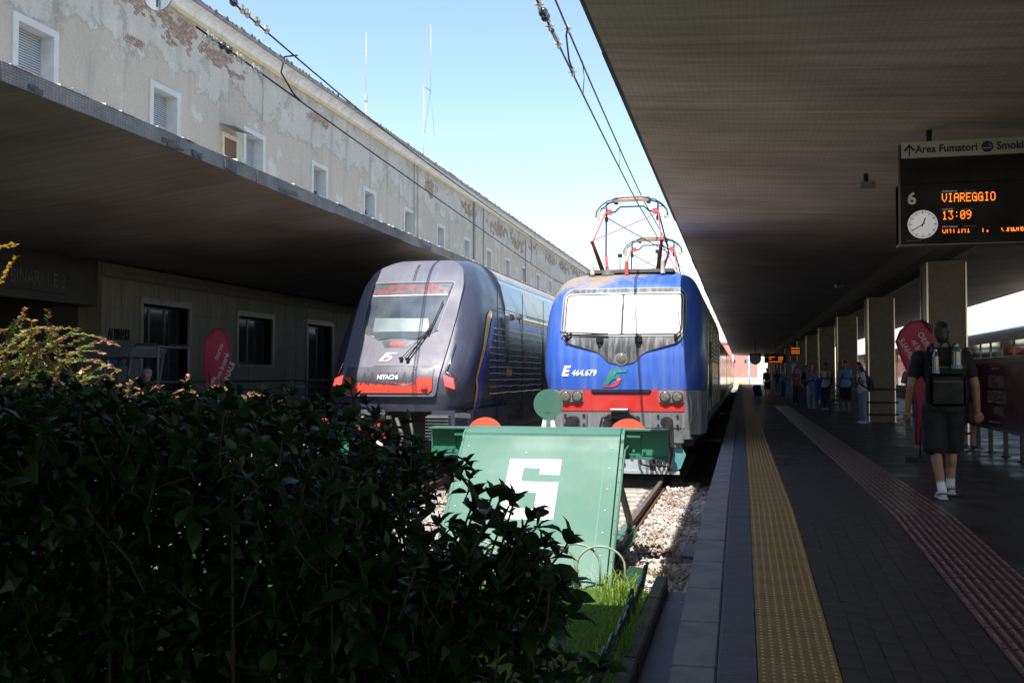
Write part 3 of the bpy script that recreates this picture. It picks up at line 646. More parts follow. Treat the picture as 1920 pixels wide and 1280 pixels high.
tS=thing('wall_notice','small yellow notice above the blue one behind the cart','sign',(XB+.03,19.85,2.42)); MB().box(-.02,.02,0,.4,0,.14).build('plate',mat('sign_yellow',(.5,.4,.05),.5),tS)
tS=thing('wall_notice','orange yellow notice in the dark passage','sign',(XB-.05,17.85,2.05)); MB().box(-.02,.02,0,.35,0,.2).build('plate',mat('sign_amber',(.45,.2,.02),.5),tS)
# masts on the roof
mw=mat('mast_metal',(.6,.6,.58),.4,.5)
def mast(lab,x,y,z0,z1,guy):
    t=thing('radio_mast',lab,'antenna',(x,y,z0)); b=MB(); h=z1-z0
    if guy:
        b.tube([(0,0,-1),(0,0,h)],.025,6); b.build('mast',mw,t)
        b=MB(); b.tube([(0,0,h),(.1,.75,h)],.03,6); b.tube([(.1,.75,h-.1),(.1,.75,h+3.2)],.012,5); b.tube([(.1,.75,h),(0,.1,h-2.2)],.012,5); b.tube([(.1,.75,h),(.0,1.7,h-2.0)],.008,4); b.build('cross_arm',mw,t)
    else:
        b.tube([(0,0,-1),(0,0,h*.35)],.035,6); b.build('mast',mw,t); b=MB(); b.tube([(0,0,h*.35),(0,.02,h)],.010,5); b.cyl((0,0,h*.3),(0,0,h*.36),.07); b.build('whip',mw,t)
mast('slim white whip mast rising above the roofline, left of the other mast',-14.6,36.9,11.8,15.75,False)
mast('grey mast with a short cross arm and guy wires above the roofline',-14.6,44.3,11.8,15.7,True)
mast('tiny distant aerial on the far end of the roof',-14.6,95,11.8,16,False)
# platform railing on the left
rl=thing('railing','dark metal railing with horizontal bars on the left platform below the doors','railing',(-10.5,15.2,.67))
for z in(1.2,1.02,.86,.70,.54,.38,.2): 
    b=MB(); b.tube([(0,0,z),(0,12.5,z)],.028 if z==1.2 else .016,6); b.build('rail',darkmetal,rl)
for k in range(7): MB().box(-.04,.04,-.04+k*2.08,.04+k*2.08,0,1.12).build('post',darkmetal,rl)
# ------------------------------------------------------------------ trains
def lerp(pts,z):
    if z<=pts[0][0]: return pts[0][1]
    for (a,b),(c,d) in zip(pts,pts[1:]):
        if z<=c:
            f=(z-a)/(c-a); return b+(d-b)*f
    return pts[-1][1]
def smooth_lerp(pts,z,w=.08): return (lerp(pts,z-w)+lerp(pts,z-w/2)+lerp(pts,z)*2+lerp(pts,z+w/2)+lerp(pts,z+w))/6
def nose(outline,yf,Rr,zc,y_end,rx=None,nr=7,sharp=False):
    # outline: open list left-bottom ... over the top ... right-bottom; returns MB of the nose skin
    b=MB(); n=len(outline); rings=[]
    W=max(p[0] for p in outline); H=max(p[1] for p in outline)-zc; rx=rx or Rr
    rings.append([(x,y_end,z) for x,z in outline])
    for k in range(nr):
        t=math.pi/2*k/(nr-1); ix=1-rx/W*(1-math.cos(t))
        iz=1-Rr*.8/H*(1-math.cos(t))
        rings.append([(x*ix,yf(x*ix,zc+(z-zc)*(iz if z>zc else 1))+Rr*(1-math.sin(t)),zc+(z-zc)*(iz if z>zc else 1)) for x,z in outline])
    last=rings[-1]; m=7
    zb=min(p[2] for p in last)
    for k in range(1,m+1):
        s_=1-k/m*.999; rings.append([(x*s_,yf(x*s_,z),z) for x,_,z in last])
    vs=[q for r in rings for q in r]; fs=[]
    for k in range(len(rings)-1):
        for i in range(n-1): fs.append((k*n+i,k*n+i+1,(k+1)*n+i+1,(k+1)*n+i))
    b.add(vs,fs,True); return b,last
def outl(pts,sub=4):
    out=[]
    for a,b in zip(pts,pts[1:]):
        for k in range(sub): out.append((a[0]+(b[0]-a[0])*k/sub,a[1]+(b[1]-a[1])*k/sub))
    out.append(pts[-1]); return out
def rounded(pts,r=.12,n=4):
    out=[pts[0]]
    for a,b,c in zip(pts,pts[1:],pts[2:]):
        A,B,Cc=Vector(a),Vector(b),Vector(c); d1=min(r,(A-B).length*.45); d2=min(r,(Cc-B).length*.45)
        p=B+(A-B).normalized()*d1; q=B+(Cc-B).normalized()*d2
        for k in range(n+1):
            t=k/n; v=p*(1-t)**2+B*2*t*(1-t)+q*t*t; out.append((v.x,v.y))
    out.append(pts[-1]); return out
def rpoly(pts,r=.08,n=4):
    out=[]; N=len(pts)
    for i in range(N):
        A,B,Cc=Vector(pts[i-1]),Vector(pts[i]),Vector(pts[(i+1)%N]); d=min(r,(A-B).length*.45,(Cc-B).length*.45)
        p=B+(A-B).normalized()*d; q=B+(Cc-B).normalized()*d
        for k in range(n+1):
            t=k/n; v=p*(1-t)**2+B*2*t*(1-t)+q*t*t; out.append((v.x,v.y))
    return out
# ---- blue locomotive
def rampmat(n,build):
    m=bpy.data.materials.new(n); m.use_nodes=True; build(m.node_tree); return m
def locopaint(t):
    b=t.nodes['Principled BSDF']; L=t.links.new
    tc=t.nodes.new('ShaderNodeTexCoord'); sp=t.nodes.new('ShaderNodeSeparateXYZ'); L(tc.outputs['Object'],sp.inputs[0])
    nz=t.nodes.new('ShaderNodeTexNoise'); nz.inputs['Scale'].default_value=2.2; nz.inputs['Detail'].default_value=9; nz.inputs['Roughness'].default_value=.65; L(tc.outputs['Object'],nz.inputs[0])
    a=t.nodes.new('ShaderNodeMath'); a.operation='MULTIPLY_ADD'; a.inputs[1].default_value=1.1; L(nz.outputs[0],a.inputs[0]); L(sp.outputs[2],a.inputs[2])
    x1=t.nodes.new('ShaderNodeMath'); x1.operation='MULTIPLY_ADD'; x1.inputs[1].default_value=-.28; L(sp.outputs[0],x1.inputs[0]); L(a.outputs[0],x1.inputs[2])
    r=t.nodes.new('ShaderNodeMapRange'); r.inputs[1].default_value=4.42; r.inputs[2].default_value=4.66; L(x1.outputs[0],r.inputs[0])
    mx=t.nodes.new('ShaderNodeMix'); mx.data_type='RGBA'; L(r.outputs[0],mx.inputs[0]); mx.inputs[6].default_value=(.028,.10,.45,1); mx.inputs[7].default_value=(.33,.25,.13,1)
    # pale road dust streaks
    mp=t.nodes.new('ShaderNodeMapping'); mp.inputs['Scale'].default_value=(7,1,.5); L(tc.outputs['Object'],mp.inputs[0])
    n2=t.nodes.new('ShaderNodeTexNoise'); n2.inputs['Scale'].default_value=1.5; n2.inputs['Detail'].default_value=8; L(mp.outputs[0],n2.inputs[0])
    r2=t.nodes.new('ShaderNodeMapRange'); r2.inputs[1].default_value=.42; r2.inputs[2].default_value=.8; r2.inputs[4].default_value=.45; L(n2.outputs[0],r2.inputs[0])
    m2=t.nodes.new('ShaderNodeMix'); m2.data_type='RGBA'; L(r2.outputs[0],m2.inputs[0]); L(mx.outputs[2],m2.inputs[6]); m2.inputs[7].default_value=(.2,.26,.42,1)
    L(m2.outputs[2],b.inputs['Base Color']); b.inputs['Roughness'].default_value=.42; b.inputs['Coat Weight'].default_value=.15
bluep=rampmat('loco_blue_paint',locopaint)
grime=mat('grimy_black_mask',(.028,.028,.03),.5,v=.3,sc=4,dirt=(.27,.27,.27),damt=1.0,dsc=2.6,stretch=(5,1,.6))
redp=mat('red_band_paint',(.62,.035,.03),.42,v=.12,sc=3,dirt=(.42,.08,.06),damt=.5,dsc=3)
skirtg=mat('skirt_grey',(.17,.175,.18),.6,v=.25,sc=5,dirt=(.32,.3,.27),damt=.5,dsc=3,stretch=(3,3,.7))
whitep=mat('white_blind_screen',(.93,.93,.92),.35,v=.02,coat=.7)
lampm=mat('headlamp_glass',(.16,.155,.12),.12,v=.2,sc=30,coat=1)
lampb=mat('lamp_housing',(.2,.21,.21),.45,v=.2,dirt=(.3,.29,.27),damt=.4)
LY=18.9
loco=thing('blue_locomotive','blue electric locomotive with a red bumper band, white screened windscreen and number E 464.679','locomotive',(XT,LY,0))
LP=[(0,0),(1.95,0),(2.6,.10),(3.3,.42),(3.55,.55),(3.86,.8),(4.02,1.1),(4.17,1.9)]
def lyf(x,z): return smooth_lerp(LP,z,.1)+.055*x*x
pts=rounded([(-1.52,1.72),(-1.60,2.1),(-1.58,3.25),(-1.42,3.82),(-1.14,4.13),(0,4.2),(1.14,4.13),(1.42,3.82),(1.55,3.25),(1.56,2.1),(1.5,1.72)],.3,5)
nb,last=nose(pts,lyf,.42,2.6,2.2,rx=.40); body=nb.build('body',bluep,loco); fixn(body)
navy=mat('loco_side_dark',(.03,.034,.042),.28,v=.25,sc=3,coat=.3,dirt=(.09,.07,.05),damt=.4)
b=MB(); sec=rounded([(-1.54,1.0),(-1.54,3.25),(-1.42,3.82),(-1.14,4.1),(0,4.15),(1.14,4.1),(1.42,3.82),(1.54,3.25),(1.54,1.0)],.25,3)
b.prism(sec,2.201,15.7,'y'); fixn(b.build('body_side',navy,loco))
b=MB()
for z in(1.9,2.5,3.1): b.box(1.541,1.552,2.3,15,z,z+.02)
for y in(2.5,4.1,6.2,8.0,9.9,12.2,13.6): b.box(1.541,1.556,y,y+.03,1.2,3.5)
for y in(4.6,6.6,8.5,10.4,12.5):
    for k in range(8): b.box(1.541,1.57,y,y+1.1,2.35+k*.11,2.40+k*.11)
b.build('side_grilles',mat('grille_metal',(.2,.2,.21),.35,.6),loco)
b=MB(); b.tube([(1.6,2.5,1.5),(1.6,2.5,2.7)],.018,6); b.tube([(1.6,3.2,1.5),(1.6,3.2,2.7)],.018,6); b.build('handrail',steel,loco)
# face
mk=rpoly([(-1.235,3.60),(-1.12,3.735),(1.12,3.735),(1.235,3.60),(1.235,2.86),(1.12,2.63),(.42,2.42),(.24,2.20),(-.24,2.20),(-.42,2.42),(-1.12,2.63),(-1.235,2.86)],.13,5)
MB().plate([(x*.99,2.97+(z-2.97)*.99) for x,z in mk],lyf,.012,.03,.13).build('mask_border',mat('pale_seal',(.42,.46,.55),.5),loco)
mk2=[(x*.982,2.97+(z-2.97)*.978) for x,z in mk]
mask=MB().plate(mk2,lyf,.02,.03,.13).build('mask',grime,loco)
wo=rpoly([(-1.17,3.56),(-1.1,3.63),(1.1,3.63),(1.17,3.56),(1.17,2.84),(1.08,2.75),(-1.08,2.75),(-1.17,2.84)],.05,3)
WF=MB().plate(wo,lyf,.035,.04,.13).build('windscreen_frame',mat('seal_light_grey',(.42,.42,.41),.55,v=.2),loco)
wi=rpoly([(-1.145,3.545),(-1.085,3.605),(1.085,3.605),(1.145,3.545),(1.145,2.85),(1.065,2.775),(-1.065,2.775),(-1.145,2.85)],.05,3)
MB().plate(wi,lyf,.042,.02,.13).build('gasket',black,WF)
for s_ in(-1,1):
    pl=rpoly([(s_*.022,3.575),(s_*1.07,3.575),(s_*1.115,3.53),(s_*1.115,2.87),(s_*1.05,2.80),(s_*.022,2.80)][::1 if s_>0 else -1],.03,3)
    MB().plate(pl,lyf,.052,.02,.13).build('windscreen',whitep,loco)
def wiper(parent,yf,p0,p1,p2,r=.018,off=.09):
    b=MB(); P=lambda p:(p[0],yf(p[0],p[1])-off,p[1]); b.tube([P(p0),P(p1)],r,6); b.cyl((p0[0],yf(*p0)-.02,p0[1]),(p0[0],yf(*p0)-off-.02,p0[1]),.035); 
    q=lambda a,b_,t:(a[0]+(b_[0]-a[0])*t,a[1]+(b_[1]-a[1])*t)
    b.tube([P(q(p1,p2,t/6)) for t in range(-2,7)],r*.8,5); return b.build('wiper',black,parent)
wiper(loco,lyf,(-1.09,2.74),(-.98,2.83),(-.26,2.80)); wiper(loco,lyf,(1.03,2.74),(1.12,2.84),(1.06,3.3),.012)
for x in(-.42,.33):
    b=MB(); y=lyf(x,2.66); b.box(x-.07,x+.07,y-.09,y-.01,2.62,2.76,bev=.02); b.box(x-.04,x+.04,y-.07,y-.01,2.53,2.62,bev=.01); b.build('washer_bracket',black,loco)
b=MB(); y=lyf(0,2.31); b.cyl((0,y+.03,2.31),(0,y-.035,2.31),.125,n=28); lt=b.build('upper_lamp',lampb,loco); b=MB(); b.ell((0,y-.03,2.31),(.1,.03,.1),20,8); b.build('lens',lampm,lt)
b=MB(); y=lyf(0,1.70); b.box(-.58,.58,y-.03,y+.1,1.645,1.725,bev=.02); b.build('lower_slot',black,loco)
b=MB(); b.box(-.545,.545,y-.034,y-.03,1.66,1.69); b.build('slot_gap',mat('navy_gap',(.01,.015,.05),.5),loco)
# number and emblem
wl=mat('white_lettering',(.8,.82,.85),.5)
yy=lyf(-.8,2.08)-.012
conform(text('E',.27,wl,faceY(-1.17,yy,1.99),loco,shear=.25,bold=.012,depth=0),lyf,.012); conform(text('464.679',.165,wl,faceY(-.97,yy,1.99),loco,shear=.2,bold=.003,depth=0,sx=.92),lyf,.012)
def emblem(parent,x,z,s,yf,mg,mr,off=.012,h=None):
    h=h or s
    # two interlocking slanted strokes
    g1=[(.22,1),(1,1),(.93,.82),(.52,.82),(.44,.62),(.72,.62),(.66,.46),(.38,.46),(.2,.12),(-.02,.12)]
    r1=[(.62,.5),(.8,.5),(.70,.2),(.58,.04),(.42,0),(-.04,0),(.02,.09),(.36,.1),(.46,.18),(.52,.3)]
    for nm,p,m in(('emblem_stroke',g1,mg),('emblem_swoosh',r1,mr)):
        MB().plate([(x+a*s+.12*c*s,z+c*h) for a,c in p],yf,off,.006,.08).build(nm,m,parent)
emblem(loco,-.34,1.77,.42,lyf,h=.34,mg=mat('emblem_green',(.02,.22,.12),.5,v=.4,sc=20,dirt=(.08,.15,.4),damt=.7,dsc=14),mr=mat('emblem_red',(.6,.05,.05),.5))
# red band, lamps, corner skirts
b=MB(); b.box(-1.46,1.46,.12,1.6,1.28,1.715); b.build('bumper_core',skirtg,loco)
b=MB(); b.box(-1.2,1.2,-.01,.12,1.30,1.715,bev=.012); RB=b.build('bumper_band',redp,loco)
b=MB(); b.box(-1.2,1.2,0,.13,1.0,1.298); b.build('buffer_beam',skirtg,loco)
b=MB()
for x in(-.62,.6): b.box(x-.004,x+.004,-.014,-.009,1.3,1.7)
for i in range(9): 
    for x in(-.6,.62): b.cyl((x+.03,-.016,1.33+i*.045),(x+.03,-.01,1.33+i*.045),.006,n=6)
b.build('rivets',mat('rivet_red',(.4,.05,.05),.4),RB)
for s_ in(-1,1):
    x=s_*.955; b=MB(); b.box(x-.235,x+.235,-.05,0,1.47,1.71,bev=.02); hl=b.build('headlight',lampb,loco)
    for dx in(-.115,.115):
        b=MB(); b.cyl((x+dx,-.045,1.59),(x+dx,-.068,1.59),.105,n=24); b.build('rim',darkmetal,hl); b=MB(); b.ell((x+dx,-.066,1.59),(.09,.016,.09),20,8); b.build('lens',lampm,hl)
    b=MB(); b.prism([(s_*1.2,0),(s_*1.5,.16),(s_*1.56,.5),(s_*1.56,1.9),(s_*1.2,1.9)],.88,1.70,'z'); fixn(b.build('corner_skirt',skirtg,loco))
    b=MB(); b.tube([(s_*1.30,-.02,1.62),(s_*1.33,-.07,1.5),(s_*1.33,-.07,1.2),(s_*1.30,0,1.08)],.022,6); b.build('corner_handle',steel,loco)
    # buffers
    x=s_*.89; b=MB(); b.box(x-.24,x+.24,-.06,0,.99,1.29,bev=.02); bf=b.build('buffer_plate',greysteel,loco)
    b=MB(); b.cyl((x,-.06,1.12),(x,-.33,1.12),.10,.085,n=18); b.cyl((x,-.33,1.12),(x,-.42,1.12),.07,n=16)
    for k in range(4):
        b.cyl((x+(-.18,.18)[k%2],-.06,1.05+.18*(k//2)),(x+(-.18,.18)[k%2],-.09,1.05+.18*(k//2)),.025,n=6)
    b.cyl((x,-.42,1.12),(x,-.46,1.12),.11,n=20); b.build('buffer',darkmetal,bf)
    b=MB(); b.prism([(s_*.98,.99),(s_*1.18,.99),(s_*1.36,.80),(s_*1.02,.78)],.0,.25,'y'); fixn(b.build('step_bracket',greysteel,loco))
# coupling and hoses
b=MB(); b.box(-.32,.36,-.05,0,1.02,1.22,bev=.02); b.build('coupler_recess',black,loco)
b=MB(); b.box(-.17,.17,-.30,-.05,1.30,1.37,bev=.015); b.box(-.19,.19,-.22,-.04,1.16,1.29,bev=.02); b.box(-.35,-.05,-.12,-.04,.98,1.14,bev=.03); b.cyl((-.25,-.12,1.06),(-.25,-.2,1.06),.06); b.build('coupler',darkmetal,loco)
b=MB(); b.box(-.165,.165,-.305,-.3,1.345,1.372); b.build('coupler_plate',white,loco)
b=MB()
for s_ in(-1,1):
    b.tube([(s_*.2,-.15,1.24),(s_*.34,-.2,1.18),(s_*.38,-.2,1.0),(s_*.3,-.16,.8),(s_*.33,-.12,.55)],.022,7)
for x in(.5,.58,.66,.3): b.tube([(x,-.05,.9),(x+.02,-.12,.6),(x+.1,-.15,.32),(x+.25,-.12,.28),(x+.3,-.06,.5),(x+.28,0,.75)],.025,7)
b.build('air_hoses',black,loco)
ghost=mat('pale_blue_grey_paint',(.38,.43,.45),.5,v=.2,dirt=(.2,.17,.13),damt=.5,dsc=5)
b=MB(); b.box(-1.1,1.08,.05,.12,.16,.62); b.box(-1.12,1.10,-.02,.12,.13,.19); b.build('snow_plough',ghost,loco)
tealp=mat('teal_paint',(.1,.3,.32),.5); b=MB(); b.prism([(.98,.62),(1.14,.66),(1.22,.5),(1.12,.24),(1.0,.2)],.0,.06,'y'); fixn(b.build('rail_guard',tealp,loco)); b=MB(); b.prism([(-1.1,.62),(-1.26,.66),(-1.32,.5),(-1.2,.24),(-1.1,.2)],.0,.06,'y'); fixn(b.build('rail_guard',mat('teal_paint',(.1,.3,.32),.5),loco))
b=MB()
for (x,z) in((.2,.42),(.62,.25),(.9,.22),(.05,.3)): b.cyl((x,.05,z),(x,.03,z),.03,n=10)
b.box(.55,.64,-.03,.05,.22,.5); b.build('plough_bolts',darkmetal,loco)
b=MB(); b.box(.92,1.14,-.05,.2,.62,1.0,bev=.02); b.box(1.0,1.18,-.1,.1,.7,.9,bev=.03); b.build('sander_box',greysteel,loco)
b=MB()
for y in(2.2,4.9,11.5,14.2):
    for s_ in(-1,1): b.cyl((s_*.7,y,.55),(s_*.83,y,.55),.55,n=24)
    b.box(-1.1,1.1,y-.5,y+.5,.45,1.0)
b.box(-1.3,1.3,1,15,.6,1.0); b.build('bogies',darkmetal,loco)
# roof equipment and pantographs
b=MB(); b.box(-.9,.9,1.6,10.8,4.13,4.2); b.build('roof_deck',mat('roof_deck_grey',(.12,.11,.1),.7),loco)
redpn=mat('pantograph_red',(.62,.10,.10),.45,v=.15); redd=mat('pantograph_dark_red',(.16,.03,.03),.45,v=.2); cream2=mat('horn_cream',(.55,.5,.4),.6)
for (x,y,h,r,m,nm) in[(-.75,1.4,.22,.05,cream2,'insulator'),(.7,1.4,.3,.05,cream2,'insulator'),(-.05,1.5,.30,.045,redpn,'insulator'),(-.45,1.6,.14,.14,greysteel,'roof_dome'),(.35,3.2,.33,.03,steel,'aerial'),(-.32,2.6,.55,.012,darkmetal,'aerial'),(.5,2.6,.62,.012,darkmetal,'aerial'),(.25,2.2,.2,.03,steel,'insulator')]:
    b=MB(); b.cyl((x,y,4.08),(x,y,4.05+h),r,r*.8,n=10); 
    if nm=='aerial' and r<.02: b.box(x-.05,x+.05,y-.01,y+.01,4.02+h,4.10+h)
    b.build(nm,m,loco)
b=MB()
for (x,y) in[(-.42,3.0),(-.2,3.0),(.58,2.9),(.44,2.8)]:
    b.prism([(x-.1,4.1),(x+.1,4.1),(x+.06,4.26),(x,4.34),(x-.06,4.26)],y,y+.05,'y')
b.build('horns',redpn,loco)
def pantograph(y,dz):
    # diamond pantograph, children of one frame
    b=MB(); b.box(-.8,.8,y-.9,y-.82,4.14,4.2); b.box(-.8,.8,y+.82,y+.9,4.14,4.2); b.box(-.82,-.74,y-.9,y+.9,4.14,4.2); b.box(.74,.82,y-.9,y+.9,4.14,4.2); pf=b.build('pantograph',redpn,loco); pf.location.x=-.09
    K=1.08; kz=4.82+dz; hz=5.62+dz
    b=MB()
    for s_ in(-1,1):
        b=MB(); b.tube([(s_*.58,y-.3,4.18),(s_*.73,y-K,kz)],[.055,.035],8); b.build('lower_arm',redd,pf)
    b=MB()
    for s_ in(-1,1):
        b.tube([(s_*.58,y+.3,4.18),(s_*.73,y+K,kz)],[.045,.032],8)
    b.tube([(-.73,y-K,kz),(-.75,y-K,kz+.03)],.05); b.tube([(.73,y-K,kz),(.75,y-K,kz+.03)],.05)
    for s_ in(-1,1): b.tube([(s_*.73,y-K,kz),(s_*.58,y-.05,hz)],.018,6)
    b.box(-.58,-.45,y-.06,y+.06,hz-.04,hz+.06); b.box(.45,.58,y-.06,y+.06,hz-.04,hz+.06)
    b.tube([(-.73,y-K,kz+.03),(.58,y-.05,hz-.05)],.011,5); b.build('red_arm',redpn,pf)
    b=MB()
    for s_ in(-1,1): b.tube([(s_*.73,y+K,kz),(s_*.58,y+.05,hz)],.018,6)
    b.tube([(-.56,y,hz-.12),(.73,y+K,kz)],.011,5)
    b.tube([(-.5,y,hz),(-.38,y,hz+.01),(-.26,y,hz+.12),(.26,y,hz+.12),(.38,y,hz+.01),(.5,y,hz)],.018,6)
    for s_ in(-1,1):
        b.tube([(s_*.57,y,hz-.15),(s_*.57,y,hz+.2)],.022,6); b.cyl((s_*.57,y,hz-.2),(s_*.57,y,hz-.1),.04)
        for dy in(-.14,.14):
            b.tube([(s_*.36,y+dy,hz+.27),(s_*.52,y+dy,hz+.24),(s_*.68,y+dy,hz+.13),(s_*.78,y+dy,hz+.0),(s_*.79,y+dy,hz-.12)],.014,5)
        b.tube([(s_*.57,y,hz+.1),(s_*.7,y,hz+.1)],.01,5); b.tube([(s_*.57,y,hz+.2),(s_*.4,y,hz+.25)],.02,5); b.box(s_*.36-.04,s_*.36+.04,y-.16,y+.16,hz+.2,hz+.29)
    b.build('head_frame',darkmetal,pf)
    b=MB()
    for dy in(-.14,.14): b.tube([(-.4,y+dy,hz+.28),(-.2,y+dy,hz+.31),(.2,y+dy,hz+.31),(.4,y+dy,hz+.28)],.022,6); 
    b.box(-.38,.38,y-.17,y-.155,hz+.2,hz+.26); b.build('contact_strip',mat('copper_strip',(.35,.22,.17),.5,.5),pf)
    for s_ in(-1,1): MB().box(s_*.755-.045,s_*.755+.045,y-.02,y+.02,hz-.16,hz+.05).build('horn_tip',cream2,pf)
pantograph(2.95,0); pantograph(8.25,-.18)
# coaches behind the locomotive
coachside=mat('coach_side_dark',(.035,.04,.05),.22,v=.2,coat=.5); cglass=mat('coach_glass',(.01,.011,.013),.05,coat=.8)
def coach(x,y0,L_,lab,m,H=4.25,W=1.4):
    t=thing('passenger_coach',lab,'train coach',(x,y0,0)); sec=rounded([(-W+.05,.95),(-W,1.3),(-W,3.2),(-W+.25,3.9),(-W+.6,H),(W-.6,H),(W-.25,3.9),(W,3.2),(W,1.3),(W-.05,.95)],.25,3)
    b=MB(); b.prism(sec,0,L_,'y'); fixn(b.build('body',m,t))
    y=1.0
    while y<L_-2.5:
        for zz in((1.35,1.95),(2.75,3.3)):
            for s_ in(-1,1):
                MB().box(s_*W-.012,s_*W+.012,y,y+1.35,zz[0],zz[1]).build('window',cglass,t)
        y+=1.75
    for yd in(.9,L_-2.3):
        pass
    b=MB()
    for yb_ in(2.5,L_-2.5):
        for dy in(-1.2,1.2):
            for s_ in(-1,1): b.cyl((s_*.7,yb_+dy,.46),(s_*.83,yb_+dy,.46),.46,n=16)
    b.box(-1.2,1.2,.5,L_-.5,.45,.95); b.build('bogies',darkmetal,t)
    b=MB()
    for yy in(L_*.3,L_*.7): b.box(-.8,.8,yy-1.5,yy+1.5,H,H+.16)
    b.build('roof_units',greysteel,t)
    return t
y=LY+16.2
for k,lab in enumerate(('dark double deck coach right behind the blue locomotive','second dark coach behind the blue locomotive','third dark coach of the right hand train','last dark coach of the right hand train')):
    coach(XT,y,24.2,lab,coachside); y+=24.8
# ---- dark blue grey train on the left
violet=mat('violet_grey_paint',(.125,.12,.147),.55,v=.08,sc=2,coat=.05,dirt=(.17,.155,.17),damt=.38,dsc=1.1)
navyp=mat('deep_navy_paint',(.05,.052,.078),.38,v=.15,coat=.2,dirt=(.06,.06,.09),damt=.3)
HY=17.5
HP=[(1.3,.06),(1.6,0),(1.95,.04),(2.15,.16),(2.73,.57),(3.6,1.16),(3.9,1.40),(4.15,1.68),(4.35,2.05),(4.48,2.6),(4.56,3.4)]
def hyf(x,z): return smooth_lerp(HP,z,.1)+.10*x*x+.10*max(0,abs(x)-.85)**2
tr=thing('grey_train','dark violet grey train with raked windscreen and red nose flap on the left track','train',(XL,HY,0))
pts=rounded([(-1.26,1.32),(-1.42,1.75),(-1.46,2.5),(-1.41,3.2),(-1.27,3.8),(-.98,4.28),(-.62,4.52),(.62,4.52),(.98,4.28),(1.24,3.8),(1.36,3.2),(1.40,2.5),(1.36,1.75),(1.22,1.32)],.22,4)
nb,last=nose(pts,hyf,.55,2.2,3.6,rx=.36,nr=8); fixn(nb.build('nose',navyp,tr))
# proud face panel
fp=rpoly([(-.97,1.60),(-.99,1.72),(-1.07,2.4),(-1.09,3.2),(-1.06,3.8),(-.94,4.16),(-.58,4.40),(.58,4.40),(.92,4.16),(1.03,3.8),(1.02,3.2),(.96,2.4),(.88,1.72),(.85,1.60)],.12,4)
FACE=MB().plate(fp,hyf,.05,.09,.12).build('face_panel',violet,tr)
def fyf(x,z): return hyf(x,z)-.05
# roof hood continuing the face
b=MB(); hs=[(-.98,4.1),(-.66,4.27),(.66,4.27),(.98,4.1)]
# flap
fl=rpoly([(-.93,2.14),(-.42,2.14),(-.38,2.17),(.38,2.17),(.42,2.14),(.80,2.14),(.80,1.72),(.74,1.66),(-.86,1.66),(-.93,1.74)],.03,3)
MB().plate([(x*1.012,1.91+(z-1.91)*1.03) for x,z in fl],fyf,.004,.01,.1).build('flap_gap',black,tr)
violet2=mat('flap_violet_paint',(.05,.05,.07),.5,v=.1,sc=3,coat=.05,dirt=(.2,.18,.18),damt=.4,dsc=2)
FL=MB().plate(fl,fyf,.012,.01,.1).build('nose_flap',violet2,tr)
redf=mat('flap_red_paint',(.68,.07,.04),.4,v=.1,sc=4,dirt=(.35,.05,.04),damt=.3)
MB().plate([(-.925,1.96),(-.80,1.96),(-.72,1.86),(.42,1.86),(.55,1.96),(.798,1.96),(.798,1.72),(.74,1.665),(-.86,1.665),(-.925,1.74)],fyf,.016,.006,.1).build('red_band',redf,FL)
b=MB()
for k in range(7):                      # scrawled graffiti strokes
    x=-.62+k*.16; b.plate([(x,1.82),(x+.03,1.80),(x+.1,2.05),(x+.07,2.06)],fyf,.019,.003,.2); b.plate([(x+.08,2.05),(x+.1,2.02),(x+.15,1.84),(x+.12,1.82)],fyf,.019,.003,.2)
b.plate([(-.7,1.90),(-.7,1.87),(.3,1.80),(.5,1.86),(.3,1.83)],fyf,.0195,.003,.2)
b.build('graffiti',mat('graffiti_grey',(.05,.045,.055),.5),FL)
b=MB()
for x in(-.72,.66): yy=fyf(x,1.76)-.03; b.box(x-.06,x+.06,yy-.03,yy+.02,1.73,1.80,bev=.01)
b.build('latch',redf,FL)
b=MB()
for x,z in((-.6,1.72),(-.02,1.72),(.57,1.72),(-.48,2.10),(.45,2.10)): b.cyl((x,fyf(x,z)-.02,z),(x,fyf(x,z)-.028,z),.012,n=8)
b.build('screws',steel,FL)
conform(text('HITACHI',.115,mat('white_maker_lettering',(.75,.75,.78),.5),faceY(-.27,fyf(0,1.97)-.022,1.925),tr,bold=.003,sx=.92,depth=.0),fyf,.021)
